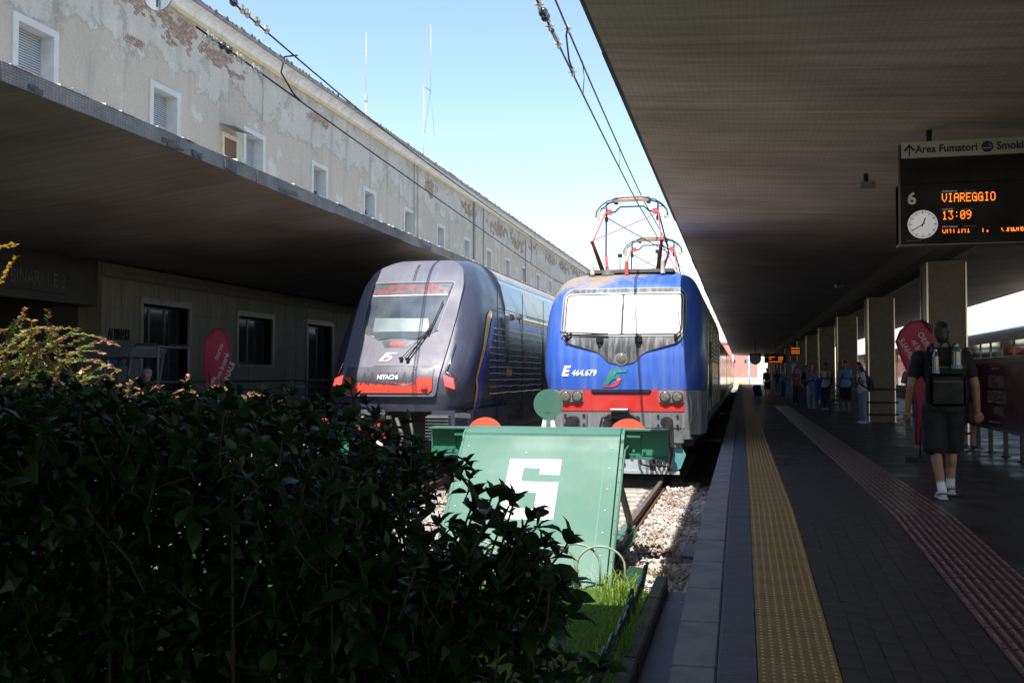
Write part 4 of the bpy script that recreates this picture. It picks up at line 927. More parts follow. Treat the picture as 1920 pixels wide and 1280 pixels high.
# windscreen
ws=rpoly([(-.875,3.86),(.84,3.86),(.70,2.86),(.34,2.70),(-.42,2.70),(-.85,2.86)],.06,4)
MB().plate([(x*1.02-.001,3.28+(z-3.28)*1.03) for x,z in ws],fyf,.006,.012,.12).build('windscreen_seal',mat('seal_mid_grey',(.22,.22,.23),.5),tr)
def wsm(t):
    b=t.nodes['Principled BSDF']; L=t.links.new; tc=t.nodes.new('ShaderNodeTexCoord')
    vo=t.nodes.new('ShaderNodeTexNoise'); vo.inputs['Scale'].default_value=22; vo.inputs['Detail'].default_value=5; vo.inputs['Roughness'].default_value=.7; L(tc.outputs['Object'],vo.inputs[0])
    r=t.nodes.new('ShaderNodeMapRange'); r.inputs[1].default_value=.66; r.inputs[2].default_value=.72; L(vo.outputs[0],r.inputs[0])
    n=t.nodes.new('ShaderNodeTexNoise'); n.inputs['Scale'].default_value=2; n.inputs['Detail'].default_value=7; L(tc.outputs['Object'],n.inputs[0])
    r1=t.nodes.new('ShaderNodeMapRange'); r1.inputs[1].default_value=.35; r1.inputs[2].default_value=.75; r1.inputs[3].default_value=.0; r1.inputs[4].default_value=.25; L(n.outputs[0],r1.inputs[0])
    ad=t.nodes.new('ShaderNodeMath'); ad.operation='MAXIMUM'; L(r.outputs[0],ad.inputs[0]); L(r1.outputs[0],ad.inputs[1])
    m=t.nodes.new('ShaderNodeMix'); m.data_type='RGBA'; L(ad.outputs[0],m.inputs[0]); m.inputs[6].default_value=(.045,.06,.075,1); m.inputs[7].default_value=(.36,.38,.38,1)
    L(m.outputs[2],b.inputs['Base Color']); b.inputs['Roughness'].default_value=.09; b.inputs['Coat Weight'].default_value=1
WS=MB().plate(ws,fyf,.015,.012,.12).build('windscreen',rampmat('dusty_windscreen',wsm),tr)
MB().plate([(-.62,3.12),(.48,3.10),(.56,2.84),(-.60,2.84)][::1],fyf,.019,.003,.12).build('dashboard_sheet',mat('pale_teal_sheet',(.17,.21,.215),.4,v=.1,coat=.6),WS)
MB().plate([(-.83,3.82),(.80,3.82),(.765,3.60),(-.80,3.60)],fyf,.020,.004,.12).build('display_window',mat('display_dusty_black',(.09,.09,.10),.3,v=.3,sc=8,coat=.3,dirt=(.16,.15,.15),damt=.6),WS)
MB().plate([(-.80,3.595),(.77,3.595),(.765,3.575),(-.80,3.575)],fyf,.022,.004,.2).build('display_sill',mat('sill_pale',(.55,.56,.57),.4),WS)
b=MB()
for a,c in(((-.86,2.88),(-.43,2.70)),((-.43,2.70),(.34,2.70)),((.34,2.70),(.72,2.88))):
    b.tube([(a[0],fyf(*a)-.02,a[1]-.015),(c[0],fyf(*c)-.02,c[1]-.015)],.009,5)
b.build('lower_trim',steel,WS)
ledr=mat('led_red_dim',(.3,.03,.02),.5,em=(1,.16,.08),es=.45)
led('REGIONALE 18387',-.49,3.80,lambda x,z:fyf(x,z)-.027,.0118,ledr,tr,tilt=1,skip=.06)
led('FIRENZE SMN - LA SPEZIA C',-.79,3.695,lambda x,z:fyf(x,z)-.027,.0105,ledr,tr,skip=.12)
wiper(tr,fyf,(.27,2.30),(.60,2.95),(.72,3.45),.016,.07); wiper(tr,fyf,(.14,2.31),(.50,2.8),(.58,3.0),.008,.06)
# third red lamp under the windscreen and the emblem
b=MB(); b.plate(rpoly([(-.36,2.66),(.34,2.66),(.2,2.53),(-.26,2.53)],.03,3),fyf,.008,.012,.15); b.build('top_lamp_bezel',mat('bezel_grey',(.08,.085,.09),.3,coat=.4),tr)
taill=mat('tail_lamp_red',(.55,.04,.04),.25,v=.3,sc=25,em=(1,.08,.06),es=1.1,coat=1)
b=MB(); b.plate(rpoly([(-.17,2.63),(.14,2.63),(.12,2.57),(-.15,2.57)],.015,2),fyf,.016,.01,.2); b.build('top_lamp',taill,tr)
emblem(tr,-.31,2.26,.32,fyf,h=.17,mg=mat('emblem_white',(.40,.43,.43),.45,v=.25,sc=8),mr=mat('emblem_pale_red',(.58,.42,.38),.4))
# corner lamp clusters
for s_ in(-1,1):
    P=lambda x,z:(s_*x,hyf(s_*x,z)+(.13 if x>1.15 else .03)-.06,z)
    b=MB(); b.tube([P(1.10,2.60),P(1.06,2.25),P(1.02,2.06)],.014,6); b.tube([P(1.02,2.06),P(1.18,1.93)],.012,6); b.tube([P(1.10,2.6),P(1.07,2.25),P(1.12,2.08),P(1.2,1.95)],.008,5); b.build('lamp_trim',chrome,tr)
    b=MB(); poly=[(1.0,2.0),(1.17,1.94),(1.21,1.74),(1.04,1.80)]
    poly=[(s_*a,c) for a,c in poly]
    if s_<0: poly=poly[::-1]
    b.plate(poly,lambda x,z:hyf(x,z)+.02,.09,.05,.06); b.build('tail_lamp',taill,tr)
# rain strips from hood
b=MB()
for dx in(0,.03): b.tube([(-.02+dx-.12*(z-3.9),fyf(-.02+dx,z)-.006,z) for z in(3.9,4.0,4.1,4.18,4.24,4.28)],.007,4)
b.build('hood_wire',black,tr)
# lower nose: coupler well, absorbers, coupler
well=mat('well_dark',(.02,.02,.022),.7,v=.3)
b=MB(); b.box(-.95,.82,.5,2.6,.5,1.33); b.build('coupler_well',well,tr)
b=MB(); b.prism([(1.24,.05),(.8,.0),(.8,.5),(1.36,.9),(1.40,3.6),(1.28,3.6)],.8,1.34,'z'); b.prism([(-1.24,.05),(-.9,.0),(-.9,.5),(-1.36,.9),(-1.40,3.6),(-1.28,3.6)][::-1],.8,1.34,'z'); fixn(b.build('lower_fairing',navyp,tr))
ribm2=mat('absorber_grey',(.11,.11,.115),.55,v=.3,dirt=(.2,.18,.15),damt=.5)
for s_ in(-1,1):
    x=s_*.95; b=MB(); b.box(x-.2,x+.2,-.12,.3,.78,1.26)
    for k in range(8): b.prism([(-.12,.80+k*.058),(-.17,.815+k*.058),(-.12,.83+k*.058)],x-.22,x+.22,'x')
    fixn(b.build('anti_climber',ribm2,tr))
cr2=mat('coupler_red',(.6,.045,.035),.45,v=.2,dirt=(.25,.05,.04),damt=.4)
b=MB(); b.box(-.50,.0,-.30,.1,.88,1.14,bev=.02); b.cyl((-.38,-.3,1.02),(-.38,-.42,1.02),.12,.09,n=16); b.box(-.24,.0,-.37,-.3,.84,1.12,bev=.015); b.box(-.52,.03,-.2,0,.82,.9,bev=.01); CP=b.build('coupler',cr2,tr)
b=MB(); b.tube([(-.22,-.375,.88),(-.02,-.375,1.1)],.014,5); b.tube([(-.02,-.375,.88),(-.22,-.375,1.1)],.014,5); b.cyl((-.05,-.3,.85),(.06,-.36,.85),.03); b.build('coupler_cross',mat('dark_red',(.35,.03,.03),.5),CP)
b=MB(); b.cyl((-.52,-.28,1.24),(.02,-.28,1.24),.1,n=18); b.box(-.50,.0,-.3,0,1.14,1.2); b.build('electric_head',black,CP)
b=MB(); b.box(-.5,.0,-.32,-.27,1.33,1.355); b.box(.02,.1,-.3,-.2,1.05,1.25); b.build('head_cover',steel,CP)
b=MB()
for x in(-.4,-.12): b.add([(x-.035,-.383,1.22),(x+.035,-.383,1.22),(x,-.383,1.28)],[(0,1,2)])
b.build('warning_triangle',mat('warn_yellow',(.7,.5,.05),.5),CP)
b=MB(); b.tube([(-.15,-.4,.86),(-.08,-.44,.76),(.04,-.44,.70)],.03,7); b.build('handle',white,CP)
b=MB(); b.tube([(-.1,-.3,.85),(-.13,-.35,.6),(-.12,-.3,.35)],.03,7); b.tube([(.15,-.1,1.2),(.3,-.2,.9),(.28,-.2,.6),(.15,-.2,.42)],.035,7); b.tube([(.35,0,1.3),(.48,-.1,.9),(.45,-.1,.55),(.3,-.1,.38)],.028,7); b.tube([(-.7,0,1.2),(-.75,-.1,.7),(-.6,-.1,.4)],.03,7); b.build('hoses',mat('hose_grey',(.09,.085,.08),.6,v=.3),tr)
# body side
sidep=mat('glossy_navy_side',(.028,.036,.06),.12,v=.12,coat=1.0,dirt=(.07,.06,.06),damt=.35,dsc=1.4)
W=1.39
sec=rounded([(-W+.08,.85),(-W,1.3),(-W,2.9),(-W+.06,3.5),(-1.2,4.08),(-.95,4.36),(-.6,4.46),(.6,4.46),(.95,4.36),(1.2,4.08),(W-.06,3.5),(W,2.9),(W,1.3),(W-.08,.85)],.18,3)
b=MB(); b.prism(sec,3.602,26,'y'); fixn(b.build('body',sidep,tr))
lightroof=mat('pale_roof_paint',(.34,.32,.30),.6,v=.15,sc=2,dirt=(.2,.18,.16),damt=.5)
sec2=[(x*1.004,z+.006) for x,z in sec if z>4.1]
b=MB(); n=len(sec2); b.add([(x,3.7,z) for x,z in sec2]+[(x,26,z) for x,z in sec2],[(i,i+1,n+i+1,n+i) for i in range(n-1)],True); fixn(b.build('roof_skin',lightroof,tr))
def sideplate(poly,m,name,off=.006,X=1.40,par=None,bl=0):
    b=MB()
    def xs(z): return lerp([(.85,W-.08),(1.3,W),(2.9,W),(3.5,W-.06),(4.08,1.2),(4.36,.95)],z)
    bb=bmesh.new(); bb.faces.new([bb.verts.new((0,p[0],p[1])) for p in poly]); zs_=[p[1] for p in poly]
    z=min(zs_)+.1
    while z<max(zs_): bmesh.ops.bisect_plane(bb,geom=bb.verts[:]+bb.edges[:]+bb.faces[:],plane_co=(0,0,z),plane_no=(0,0,1)); z+=.1
    bmesh.ops.triangulate(bb,faces=bb.faces[:]); bb.verts.index_update()
    b.add([(xs(v.co.z)+off,v.co.y,v.co.z) for v in bb.verts],[[v.index for v in f.verts] for f in bb.faces],True); bb.free()
    return b.build(name,m,par or tr)
orange=mat('stripe_orange',(.68,.34,.07),.35,coat=.3); bluest=mat('stripe_blue',(.03,.06,.42),.3,coat=.5); skyp=mat('painted_sky_reflection',(.17,.25,.33),.3,v=.1,coat=.5); beige=mat('painted_building_reflection',(.50,.40,.33),.3,coat=.4); whl=mat('thin_white_line',(.38,.42,.42),.4)
# stripes sweep round the nose: points from the photo, y measured from the nose
sideplate([(3.62,3.42),(26,3.42),(26,4.02),(3.62,4.02)],skyp,'sky_reflection_panel')  # pale blue sheet: the sky's reflection painted on the dark side
sideplate([(5.9,3.40),(8.3,3.40),(8.0,4.03),(5.6,4.03)],beige,'building_reflection_panel',.009)  # beige sheet: the building's reflection put in as colour
sideplate([(5.0,3.22),(26,3.22),(26,3.32),(5.0,3.32)],orange,'orange_stripe',.009)
sideplate([(3.62,3.06),(26,3.06),(26,3.21),(3.62,3.21)],bluest,'blue_stripe',.009)
def noseside(poly,m,name,off):
    # on the rounded corner of the nose: walk the outline at height z
    b=MB(); vs=[]
    def surf(y,z):
        Wz=abs(lerp([(a[1],a[0]) for a in sorted([(1.22,1.32),(1.36,1.75),(1.40,2.5),(1.36,3.2),(1.24,3.85)],key=lambda q:q[1])],z))
        yf0=hyf(1.0,z); s0=max(0,min(1,1-(y-yf0)/.55)); t=math.asin(s0)
        return Wz-.36*Wz/1.4*(1-math.cos(t))+off
    bb=bmesh.new(); bb.faces.new([bb.verts.new((0,p[0],p[1])) for p in poly])
    zs_=[p[1] for p in poly]; z=min(zs_)+.08
    while z<max(zs_): bmesh.ops.bisect_plane(bb,geom=bb.verts[:]+bb.edges[:]+bb.faces[:],plane_co=(0,0,z),plane_no=(0,0,1)); z+=.08
    ys_=[p[0] for p in poly]; y=min(ys_)+.12
    while y<max(ys_): bmesh.ops.bisect_plane(bb,geom=bb.verts[:]+bb.edges[:]+bb.faces[:],plane_co=(0,y,0),plane_no=(0,1,0)); y+=.12
    bmesh.ops.triangulate(bb,faces=bb.faces[:]); bb.verts.index_update()
    b.add([(surf(v.co.y,v.co.z),v.co.y,v.co.z) for v in bb.verts],[[v.index for v in f.verts] for f in bb.faces],True); bb.free()
    return b.build(name,m,tr)
noseside([(.98,1.93),(1.12,1.93),(2.15,3.12),(2.4,3.27),(2.4,3.33),(2.2,3.33),(1.9,3.2)],orange,'orange_sweep',.012)
noseside([(.98,1.93),(1.12,1.93),(1.62,1.1),(1.46,1.1)],orange,'orange_sweep',.012)
noseside([(1.13,1.93),(1.45,1.93),(2.7,3.2),(2.35,3.2)],bluest,'blue_sweep',.011)
noseside([(1.13,1.93),(1.45,1.93),(1.95,1.1),(1.64,1.1)],bluest,'blue_sweep',.011)
dg=mat('door_seam',(.005,.005,.006),.5)
for k in range(11):
    z=2.98-k*.135; b=MB(); pts_=[]
    y=1.75+.0*k
    while y<7.4: pts_.append((1.405,y,z+rnd.uniform(-.010,.010))); y+=.22
    m=orange if k==10 else whl
    b.tube([p for p in pts_ if p[1]>(2.3 if z>2.7 else 1.9)],.0065 if k<10 else .011,4); b.build('thin_line',m,tr)
b=MB()
for y in(2.65,5.1,7.6): b.box(1.39,1.402,y,y+.02,.95,3.9)
b.box(1.39,1.402,2.65,26,3.40,3.415); b.build('panel_seams',dg,tr)
b=MB(); b.box(1.395,1.42,3.3,3.62,2.30,3.28,bev=.01); b.build('cab_side_slot',cglass,tr)
b=MB(); b.box(1.39,1.50,4.35,4.75,3.28,3.40,bev=.02); b.build('mirror_camera',steel,tr)
text('Rock',.3,orange,Matrix.Translation((1.412,3.45,1.98))@Matrix.Rotation(R(90),4,'Z')@Matrix.Rotation(R(90),4,'X'),tr,shear=.1,sx=.8)
b=MB()
for k in range(5): b.box(.9,.96,3.9+k*.9,4.6+k*.9,4.05,4.20)
b.build('roof_grilles',darkmetal,tr)
y=9.0
while y<25:
    for z0,z1 in((1.35,2.0),(2.35,2.95)): sideplate([(y,z0),(y+1.3,z0),(y+1.3,z1),(y,z1)],cglass,'window',.008)
    y+=1.8
b=MB(); b.box(1.3,1.41,5.3,5.55,2.35,2.6); b.build('marker_light',mat('marker_dark_red',(.08,.02,.02),.3),tr)
b=MB(); b.prism([(1.25,.0),(1.62,-.25),(1.40,.1)],1.22,1.30,'z'); fixn(b.build('steel_fin',steel,tr))
b=MB()
for yb_ in(3.4,5.9,20,22.5):
    for s_ in(-1,1): b.cyl((s_*.72,yb_,.46),(s_*.85,yb_,.46),.46,n=20)
b.box(-1.2,1.2,2.6,25,.4,.9); b.build('bogies',darkmetal,tr)
y=HY+26.4
for lab in('navy coach coupled behind the violet grey train','second navy coach of the left train','last navy coach of the left train far back'):
    coach(XL,y,24.5,lab,sidep,4.3,1.39); y+=25
# ---- train beyond the columns on the right
dt=mat('right_train_dark',(.03,.03,.035),.2,v=.3,coat=.7,dirt=(.08,.07,.06),damt=.4)
y=11
for lab in('dark train coach seen above the poster panel at the right edge','dark train coach seen between the right hand columns','farther dark coach behind the row of columns','most distant dark coach behind the columns'):
    coach(XR,y,24,lab,dt,3.75,1.4); y+=24.7
rq=thing('roof_equipment','sunlit white and black roof equipment on the train at the right edge','roof equipment',(XR,15,3.8))
wr=mat('white_roof_box',(.7,.68,.62),.6)
MB().box(-1.0,1.0,2.0,4.6,.0,.52,bev=.03).build('roof_box',wr,rq); b=MB(); b.box(-1.1,1.0,4.7,7.2,.0,.42,bev=.03); b.build('black_roof_box',black,rq)
b=MB()
for k in range(14): yy=8+k*1.1; b.cyl((-.9,yy,0),(-.9,yy,.22+.1*(k%2)),.05,n=8); 
b.tube([(-.9,8,.3),(-.9,23,.3)],.02); b.box(-1.05,.8,7.5,23,.0,.10); b.build('insulator_row',mat('insulator_pale',(.5,.48,.45),.5),rq)
# ------------------------------------------------------------------ buffer stops
def pY(z): return 10.79-(1.25-z)*(1.19/1.31)-11.1     # shield plane, local y
whd=mat('white_digit_paint',(.80,.81,.78),.5,v=.04)
ored=mat('orange_red_disc',(.72,.13,.07),.45,v=.08)
def bufferstop(X,lab,digit):
    t=thing('buffer_stop',lab,'buffer stop',(X,11.1,0)); hw=1.39
    b=MB(); b.box(-hw,hw,.10,.13,1.08,1.375); be=b.build('beam',greendk,t)
    b=MB(); b.box(-hw,hw,-.02,.24,1.375,1.392); b.build('top_flange',greenp,be)
    b=MB(); b.box(-hw,hw,-.02,.24,1.06,1.078); b.build('bottom_flange',greenp,be)
    b=MB()
    for s_ in(-1,1):
        b.box(s_*.86-.02 if s_<0 else .86,s_*.86+.0 if s_<0 else .90,-.01,.1,1.08,1.372); b.box(min(s_*.84,s_*1.08),max(s_*.84,s_*1.08),0,.05,1.30,1.325); b.box(min(s_*.84,s_*1.08),max(s_*.84,s_*1.08),0,.05,1.10,1.12)
        b.box(min(s_*1.09,s_*1.36),max(s_*1.09,s_*1.36),.085,.10,1.10,1.355)
        for dx,dz in((1.0,1.15),(1.12,1.15),(1.22,1.14)): b.cyl((s_*dx,.1,dz),(s_*dx,.065,dz),.018,n=6)
    b.build('stiffener',greendk,be)
    for s_ in(-1,1):
        b=MB(); b.cyl((s_*.875,.25,1.25),(s_*.875,.62,1.25),.09,n=16); b.cyl((s_*.875,.62,1.25),(s_*.875,.65,1.25),.235,n=36); b.build('buffer_disc',ored,t)
    # curved shield sheet
    prof=[(.16,1.405),(-.02,1.405),(-.12,1.395),(-.20,1.37),(-.26,1.33),(-.295,1.285),(pY(1.25),1.25)]
    z=1.15
    while z>-.1: prof.append((pY(z),z)); z-=.1
    prof.append((pY(-.12),-.12)); w=.875; n=len(prof)
    b=MB(); vs=[(-w,y,z) for y,z in prof]+[(w,y,z) for y,z in prof]; fs=[(i,i+1,n+i+1,n+i) for i in range(n-1)]
    vs2=[(x,y+.006,z-.006) for x,y,z in vs]; b.add(vs,fs,True); b.add(vs2,[f[::-1] for f in fs],True)
    m=2*n; b.add(vs+vs2,[(i,m+i,m+i+1,i+1) for i in range(n-1)]+[(n+i,n+i+1,m+n+i+1,m+n+i) for i in range(n-1)])
    sh=fixn(b.build('shield_panel',greenp,t))
    b=MB()
    for s_ in(-1,1):
        for z in(1.2,1.0,.8,.6,.4,.2,.03): b.ell((s_*(w-.07),pY(z)-.002,z),(.012,.008,.012),8,4)
    b.ell((-.13,pY(1.14)-.002,1.14),(.012,.008,.012),8,4); b.build('rivets',mat('rivet_pale',(.45,.6,.52),.4),sh)
    b=MB()
    for s_ in(-1,1):
        x=s_*(w-.135); 
        b.add([(x-.002,pY(z)-.0015,z) for z in(1.2,-.1)]+[(x+.002,pY(z)-.0015,z) for z in(-.1,1.2)],[(0,1,2,3)])
    b.build('panel_seam',greendk,sh)
    for s_ in(-1,1):                     # side frame: flange strip, web, gusset strut
        b=MB(); sp=[(y-.01,z+.004) for y,z in prof[2:]]; n2=len(sp)
        for (xa,xb,dy0,dy1) in((s_*w,s_*(w+.012),0,.10),(s_*(w+.012),s_*(w+.05),.10,.112)):
            vs=[(xa,y+dy0,z) for y,z in sp]+[(xa,y+dy1,z) for y,z in sp]+[(xb,y+dy0,z) for y,z in sp]+[(xb,y+dy1,z) for y,z in sp]
            b.add(vs,[f for i in range(n2-1) for f in((i,i+1,n2+i+1,n2+i),(2*n2+i,3*n2+i,3*n2+i+1,2*n2+i+1),(n2+i,n2+i+1,3*n2+i+1,3*n2+i),(i,2*n2+i,2*n2+i+1,i+1))])
        for k in range(10):
            z=1.1-k*.12; b.ell((s_*(w+.035),pY(z)+.09,z),(.010,.010,.010),6,4)
        fixn(b.build('side_frame',greenp,t))
        b=MB(); b.tube([(s_*(w+.07),.05,1.2),(s_*(w+.06),pY(1.15)+.18,1.17),(s_*(w+.055),pY(.9)+.13,.9),(s_*(w+.05),pY(-.1)+.12,-.1)],.016,6); b.build('side_pipe',greenp,t)
        b=MB(); b.prism([(.12,1.06),(.24,1.06),(.30,0),(1.6,0),(1.6,-.1),(.1,-.1)],s_*.74-.02,s_*.74+.02,'x'); b.prism([(.2,1.05),(.3,1.05),(2.2,.02),(2.0,.0)],s_*.74-.03,s_*.74+.03,'x'); b.prism([(pY(1.1)+.1,1.1),(.1,1.1),(.1,-.1),(pY(-.1)+.1,-.1)],s_*.70-.004,s_*.70+.004,'x'); fixn(b.build('strut',mat('strut_grey_green',(.12,.13,.10),.7,v=.3,dirt=(.2,.15,.11),damt=.6),t))
    # green plates clamping the rails
    for s_ in(-1,1):
        x=s_*.752-.06; b=MB(); b.box(x-.037,x+.037,.6,2.4,.0035,.011)
        for k in range(12): b.cyl((x+.075,.7+k*.13,-.09),(x+.105,.7+k*.13,-.09),.018,n=6)
        b.box(x+.05,x+.075,.5,2.5,-.15,-.05); b.box(x+.09,x+.12,.4,2.3,-.16,-.12); b.build('rail_clamp',greenp,t)
        b=MB()
        for (dx,dy) in((.28,.9),(.40,.95),(.26,1.4),(.40,1.45)): b.cyl((x+dx,dy,-.25),(x+dx,dy,-.13),.03,.022,n=10)
        b.build('anchor_bolts',greenp,t)
    if digit:
        L0,R0,T,B=-.30,.275,1.08,.50
        def Q(u0,u1,v0,v1):
            P=lambda u,v:(L0+(R0-L0)*u,pY(T+(B-T)*v)-.0035,T+(B-T)*v)
            return [P(u0,v0),P(u0,v1),P(u1,v1),P(u1,v0)]
        b=MB()
        for q in((0,1,0,.15),(.62,1,.15,.26),(0,.29,.15,1),(.29,1,.385,.565),(.62,1,.565,1),(.29,.62,.83,1)): b.add(Q(*q),[(0,1,2,3)])
        b.build('digit_six',whd,sh)
    return t
bufferstop(XT+.06,'green steel buffer stop with a white figure 6 on its curved shield',True)
b5=bufferstop(XL+.45,'green buffer stop of the left track half hidden behind the hedge',False)
# round green target on a V post
t=thing('target_disc','round green disc on a white V shaped post atop the buffer stop','signal',(-2.17,11.2,1.392)); 
b=MB(); 
for s_ in(-1,1): b.prism([(s_*.014,.24),(s_*.04,.24),(s_*.085,0),(s_*.03,0)],-.01,.02,'y')
fixn(b.build('post',white,t)); b=MB(); b.cyl((0,-.013,.275),(0,-.02,.275),.172,n=40); b.build('disc',greenp,t)
b=MB(); b.prism([(-.015,.28),(.015,.28),(.025,.18),(-.025,.18)],-.024,-.0205,'y'); fixn(b.build('clip',greenp,t))
# ------------------------------------------------------------------ hoop edging of the grass bed
def hoop(w,h,axis,r=.011):
    b=MB(); P=[]
    for k in range(13):
        a=math.pi*k/12; P.append((-w/2*math.cos(a),h-.19+.19*math.sin(a)))
    P=[(P[0][0],0)]+P+[(P[-1][0],0)]
    b.tube([(0,p,z) if axis=='y' else (p,0,z) for p,z in P],r,6); return b
hoopm=mat('hoop_sunlit_green',(.30,.37,.24),.5,v=.2,sc=9,dirt=(.25,.2,.12),damt=.4); hoopd=mat('hoop_shaded_green',(.05,.12,.085),.45,v=.2,sc=9,dirt=(.2,.24,.2),damt=.3,dsc=8)  # one faded fence green, paled for the sunny row, darkened for the shaded row
t=thing('hoop_fence','low row of pale green overlapping hoops in the sunny grass before the buffer stop','fence',(0,9.42,-.08)); hp=hoop(.46,.46,'x').build('hoop',hoopm)
x=-5.4
while x<-1.1: put(hp,'hoop',(x,rnd.uniform(-.012,.012),rnd.uniform(-.015,.01)),t,(rnd.uniform(-.05,.05),0,rnd.uniform(-.04,.04))); x+=.24
bpy.data.objects.remove(hp)
t=thing('hoop_fence','row of dark green overlapping hoops running down the right side of the grass bed','fence',(-.95,4.2,-.08)); hp=hoop(.40,.33,'y',.012).build('hoop',hoopd)
y=0
while y<5.35: put(hp,'hoop',(rnd.uniform(-.015,.015),y,rnd.uniform(-.02,.01)),t,(0,rnd.uniform(.16,.30),rnd.uniform(-.05,.05))); y+=.2
bpy.data.objects.remove(hp)
t=thing('cover_plate','leaning green steel plate with shade in its colour at the far end of the hoop fence','plate',(-.98,9.72,-.1)); b=MB(); b.prism([(-.24,0),(.0,0),(.08,.22),(-.10,.24)],-.02,.0,'y'); fixn(b.build('plate',mat('plate_shaded_green',(.03,.10,.07),.5,v=.3,dirt=(.1,.1,.08),damt=.5),t))  # plate green darkened: shade put into the colour
# ------------------------------------------------------------------ overhead wires
wirem=mat('wire_dark',(.035,.03,.028),.5,.6); insb=mat('insulator_brown',(.05,.045,.05),.2,coat=.6); insw=mat('fitting_pale',(.45,.41,.34),.45,.5,v=.3)
def sagtube(b,p,q,r,sag=.05,n=12):
    p,q=Vector(p),Vector(q); b.tube([p.lerp(q,k/n)-Vector((0,0,sag*4*(k/n)*(1-k/n))) for k in range(n+1)],r,5)
def fittings(t,p,q,specs,base=0):
    p,q=Vector(p),Vector(q); L_=(q-p).length; d=(q-p)/L_
    b=MB(); c=MB()
    for (s_,kind) in specs:
        o=p+d*s_
        if kind=='ball': b.ell(o,(.055,.055,.055),12,8); b.ell(o+d*.045,(.04,.04,.04),10,6)
        elif kind=='clamp': c.cyl(o-d*.05,o+d*.05,.03,n=8); c.box(o.x-.012,o.x+.012,o.y-.03,o.y+.03,o.z-.06,o.z+.06); c.box(o.x-.05,o.x+.05,o.y-.012,o.y+.012,o.z-.012,o.z+.012)
        elif kind=='rod': b.cyl(o-d*.14,o+d*.14,.028,n=8)
    if b.v: b.build('insulator',insb,t)
    if c.v: c.build('fitting',insw,t)
def wires(lab1,lab2,low,up,droppers,spec1,spec2,anchor1,anchor2,loop):
    t1=thing('contact_wire',lab1,'overhead wire',(0,0,0)); b=MB(); 
    for a,c in zip(low,low[1:]): sagtube(b,a,c,.013,.03)
    b.build('wire',wirem,t1); MB().tube([anchor1,low[0]],.007,6).build('tension_rod',insw,t1); fittings(t1,low[0],low[1],spec1)
    t2=thing('catenary_wire',lab2,'overhead wire',(0,0,0)); b=MB()
    for a,c in zip(up,up[1:]): sagtube(b,a,c,.013,.06)
    b.build('wire',wirem,t2); MB().tube([anchor2,up[0]],.007,6).build('tension_rod',insw,t2); fittings(t2,up[0],up[1],spec2)
    b=MB()
    for a,c in droppers: a=Vector(a);c=Vector(c); b.tube([a,(a+c)/2+Vector((.02,.03,0)),c],.005,4); b.tube([a+Vector((0,.08,0)),(a+c)/2+Vector((.01,.1,0)),c+Vector((0,.03,0))],.005,4)
    b.build('dropper',wirem,t2); b=MB(); b.tube(loop,.013,6); b.build('jumper_loop',wirem,t2)
wires('left contact wire with small insulators crossing the facade','left upper catenary wire along the eaves',
 [(-6.2,10.3,6.08),(-6.4,34,5.36),(-6.4,110,5.35)],[(-6.15,10.6,6.68),(-6.3,19.3,6.38),(-6.4,45,6.3),(-6.4,110,6.3)],
 [((-6.36,30,6.33),(-6.38,30,5.5))],[(.3,'clamp'),(.42,'clamp'),(.62,'ball'),(.78,'ball'),(1.02,'clamp'),(1.12,'clamp'),(1.45,'clamp'),(1.6,'clamp')],[(-.1,'ball'),(.5,'ball'),(.72,'clamp'),(.85,'clamp'),(1.12,'clamp'),(1.4,'clamp')],
 (-6.1,9.2,6.12),(-6.1,9.3,6.75),[(-6.2,13.0,6.60),(-6.2,12.6,6.45),(-6.2,12.5,6.2),(-6.21,12.9,6.02),(-6.22,13.2,5.98)])
wires('right contact wire with black insulators above the blue locomotive','right upper catenary wire beside the canopy edge',
 [(-2.08,9.9,5.98),(-2.25,22,5.87),(-2.25,110,5.5)],[(-2.12,10.4,6.52),(-2.25,23.6,6.18),(-2.25,110,6.1)],
 [((-2.15,13.6,6.43),(-2.14,13.6,5.95)),((-2.2,18.3,6.3),(-2.2,18.3,5.9))],[(.35,'clamp'),(.6,'ball'),(.74,'ball'),(1.0,'clamp'),(1.3,'rod'),(1.6,'clamp'),(2.7,'clamp')],[(.1,'clamp'),(.35,'clamp'),(2.0,'clamp')],
 (-2.05,9.15,6.02),(-2.08,9.2,6.6),[(-2.14,12.4,6.5),(-2.13,12.2,6.3),(-2.13,12.4,6.05),(-2.12,12.75,5.95)])
t=thing('span_wire','thin cross wire above the buffer stops out of frame, added for its shadow','overhead wire',(0,8.35,0)); b=MB(); sagtube(b,(-13.9,0,6.5),(-1.2,.12,6.1),.010,.05); b.build('wire',wirem,t)  # unseen wire, put in to cast a thin shadow line on the shield
discm=mat('galvanised_disc',(.42,.44,.46),.4,.7,v=.25,sc=6)
for (x,y,z,lab) in((-6.12,9.4,6.11,'round grey metal disc on the left wire in front of the facade'),(-2.06,9.35,6.01,'round metal disc on the right wire cut by the top edge')):
    t=thing('wire_disc',lab,'disc',(x,y,z)); b=MB(); b.cyl((0,0,0),(0,.03,.004),.165,n=32); b.build('disc',discm,t); b=MB(); b.tube([(.0,-.012,.17),(0,-.012,-.14)],.008); b.cyl((0,-.03,0),(0,.06,0),.03); b.build('bracket',wirem,t)
# messenger line on the right side sky
t=thing('contact_wire','wires over the train beyond the right hand columns','overhead wire',(0,0,0)); b=MB(); sagtube(b,(11.3,12,5.7),(11.3,100,5.6),.014,.1); sagtube(b,(11.3,12,6.6),(11.3,100,6.3),.014,.3); b.build('wire',wirem,t)
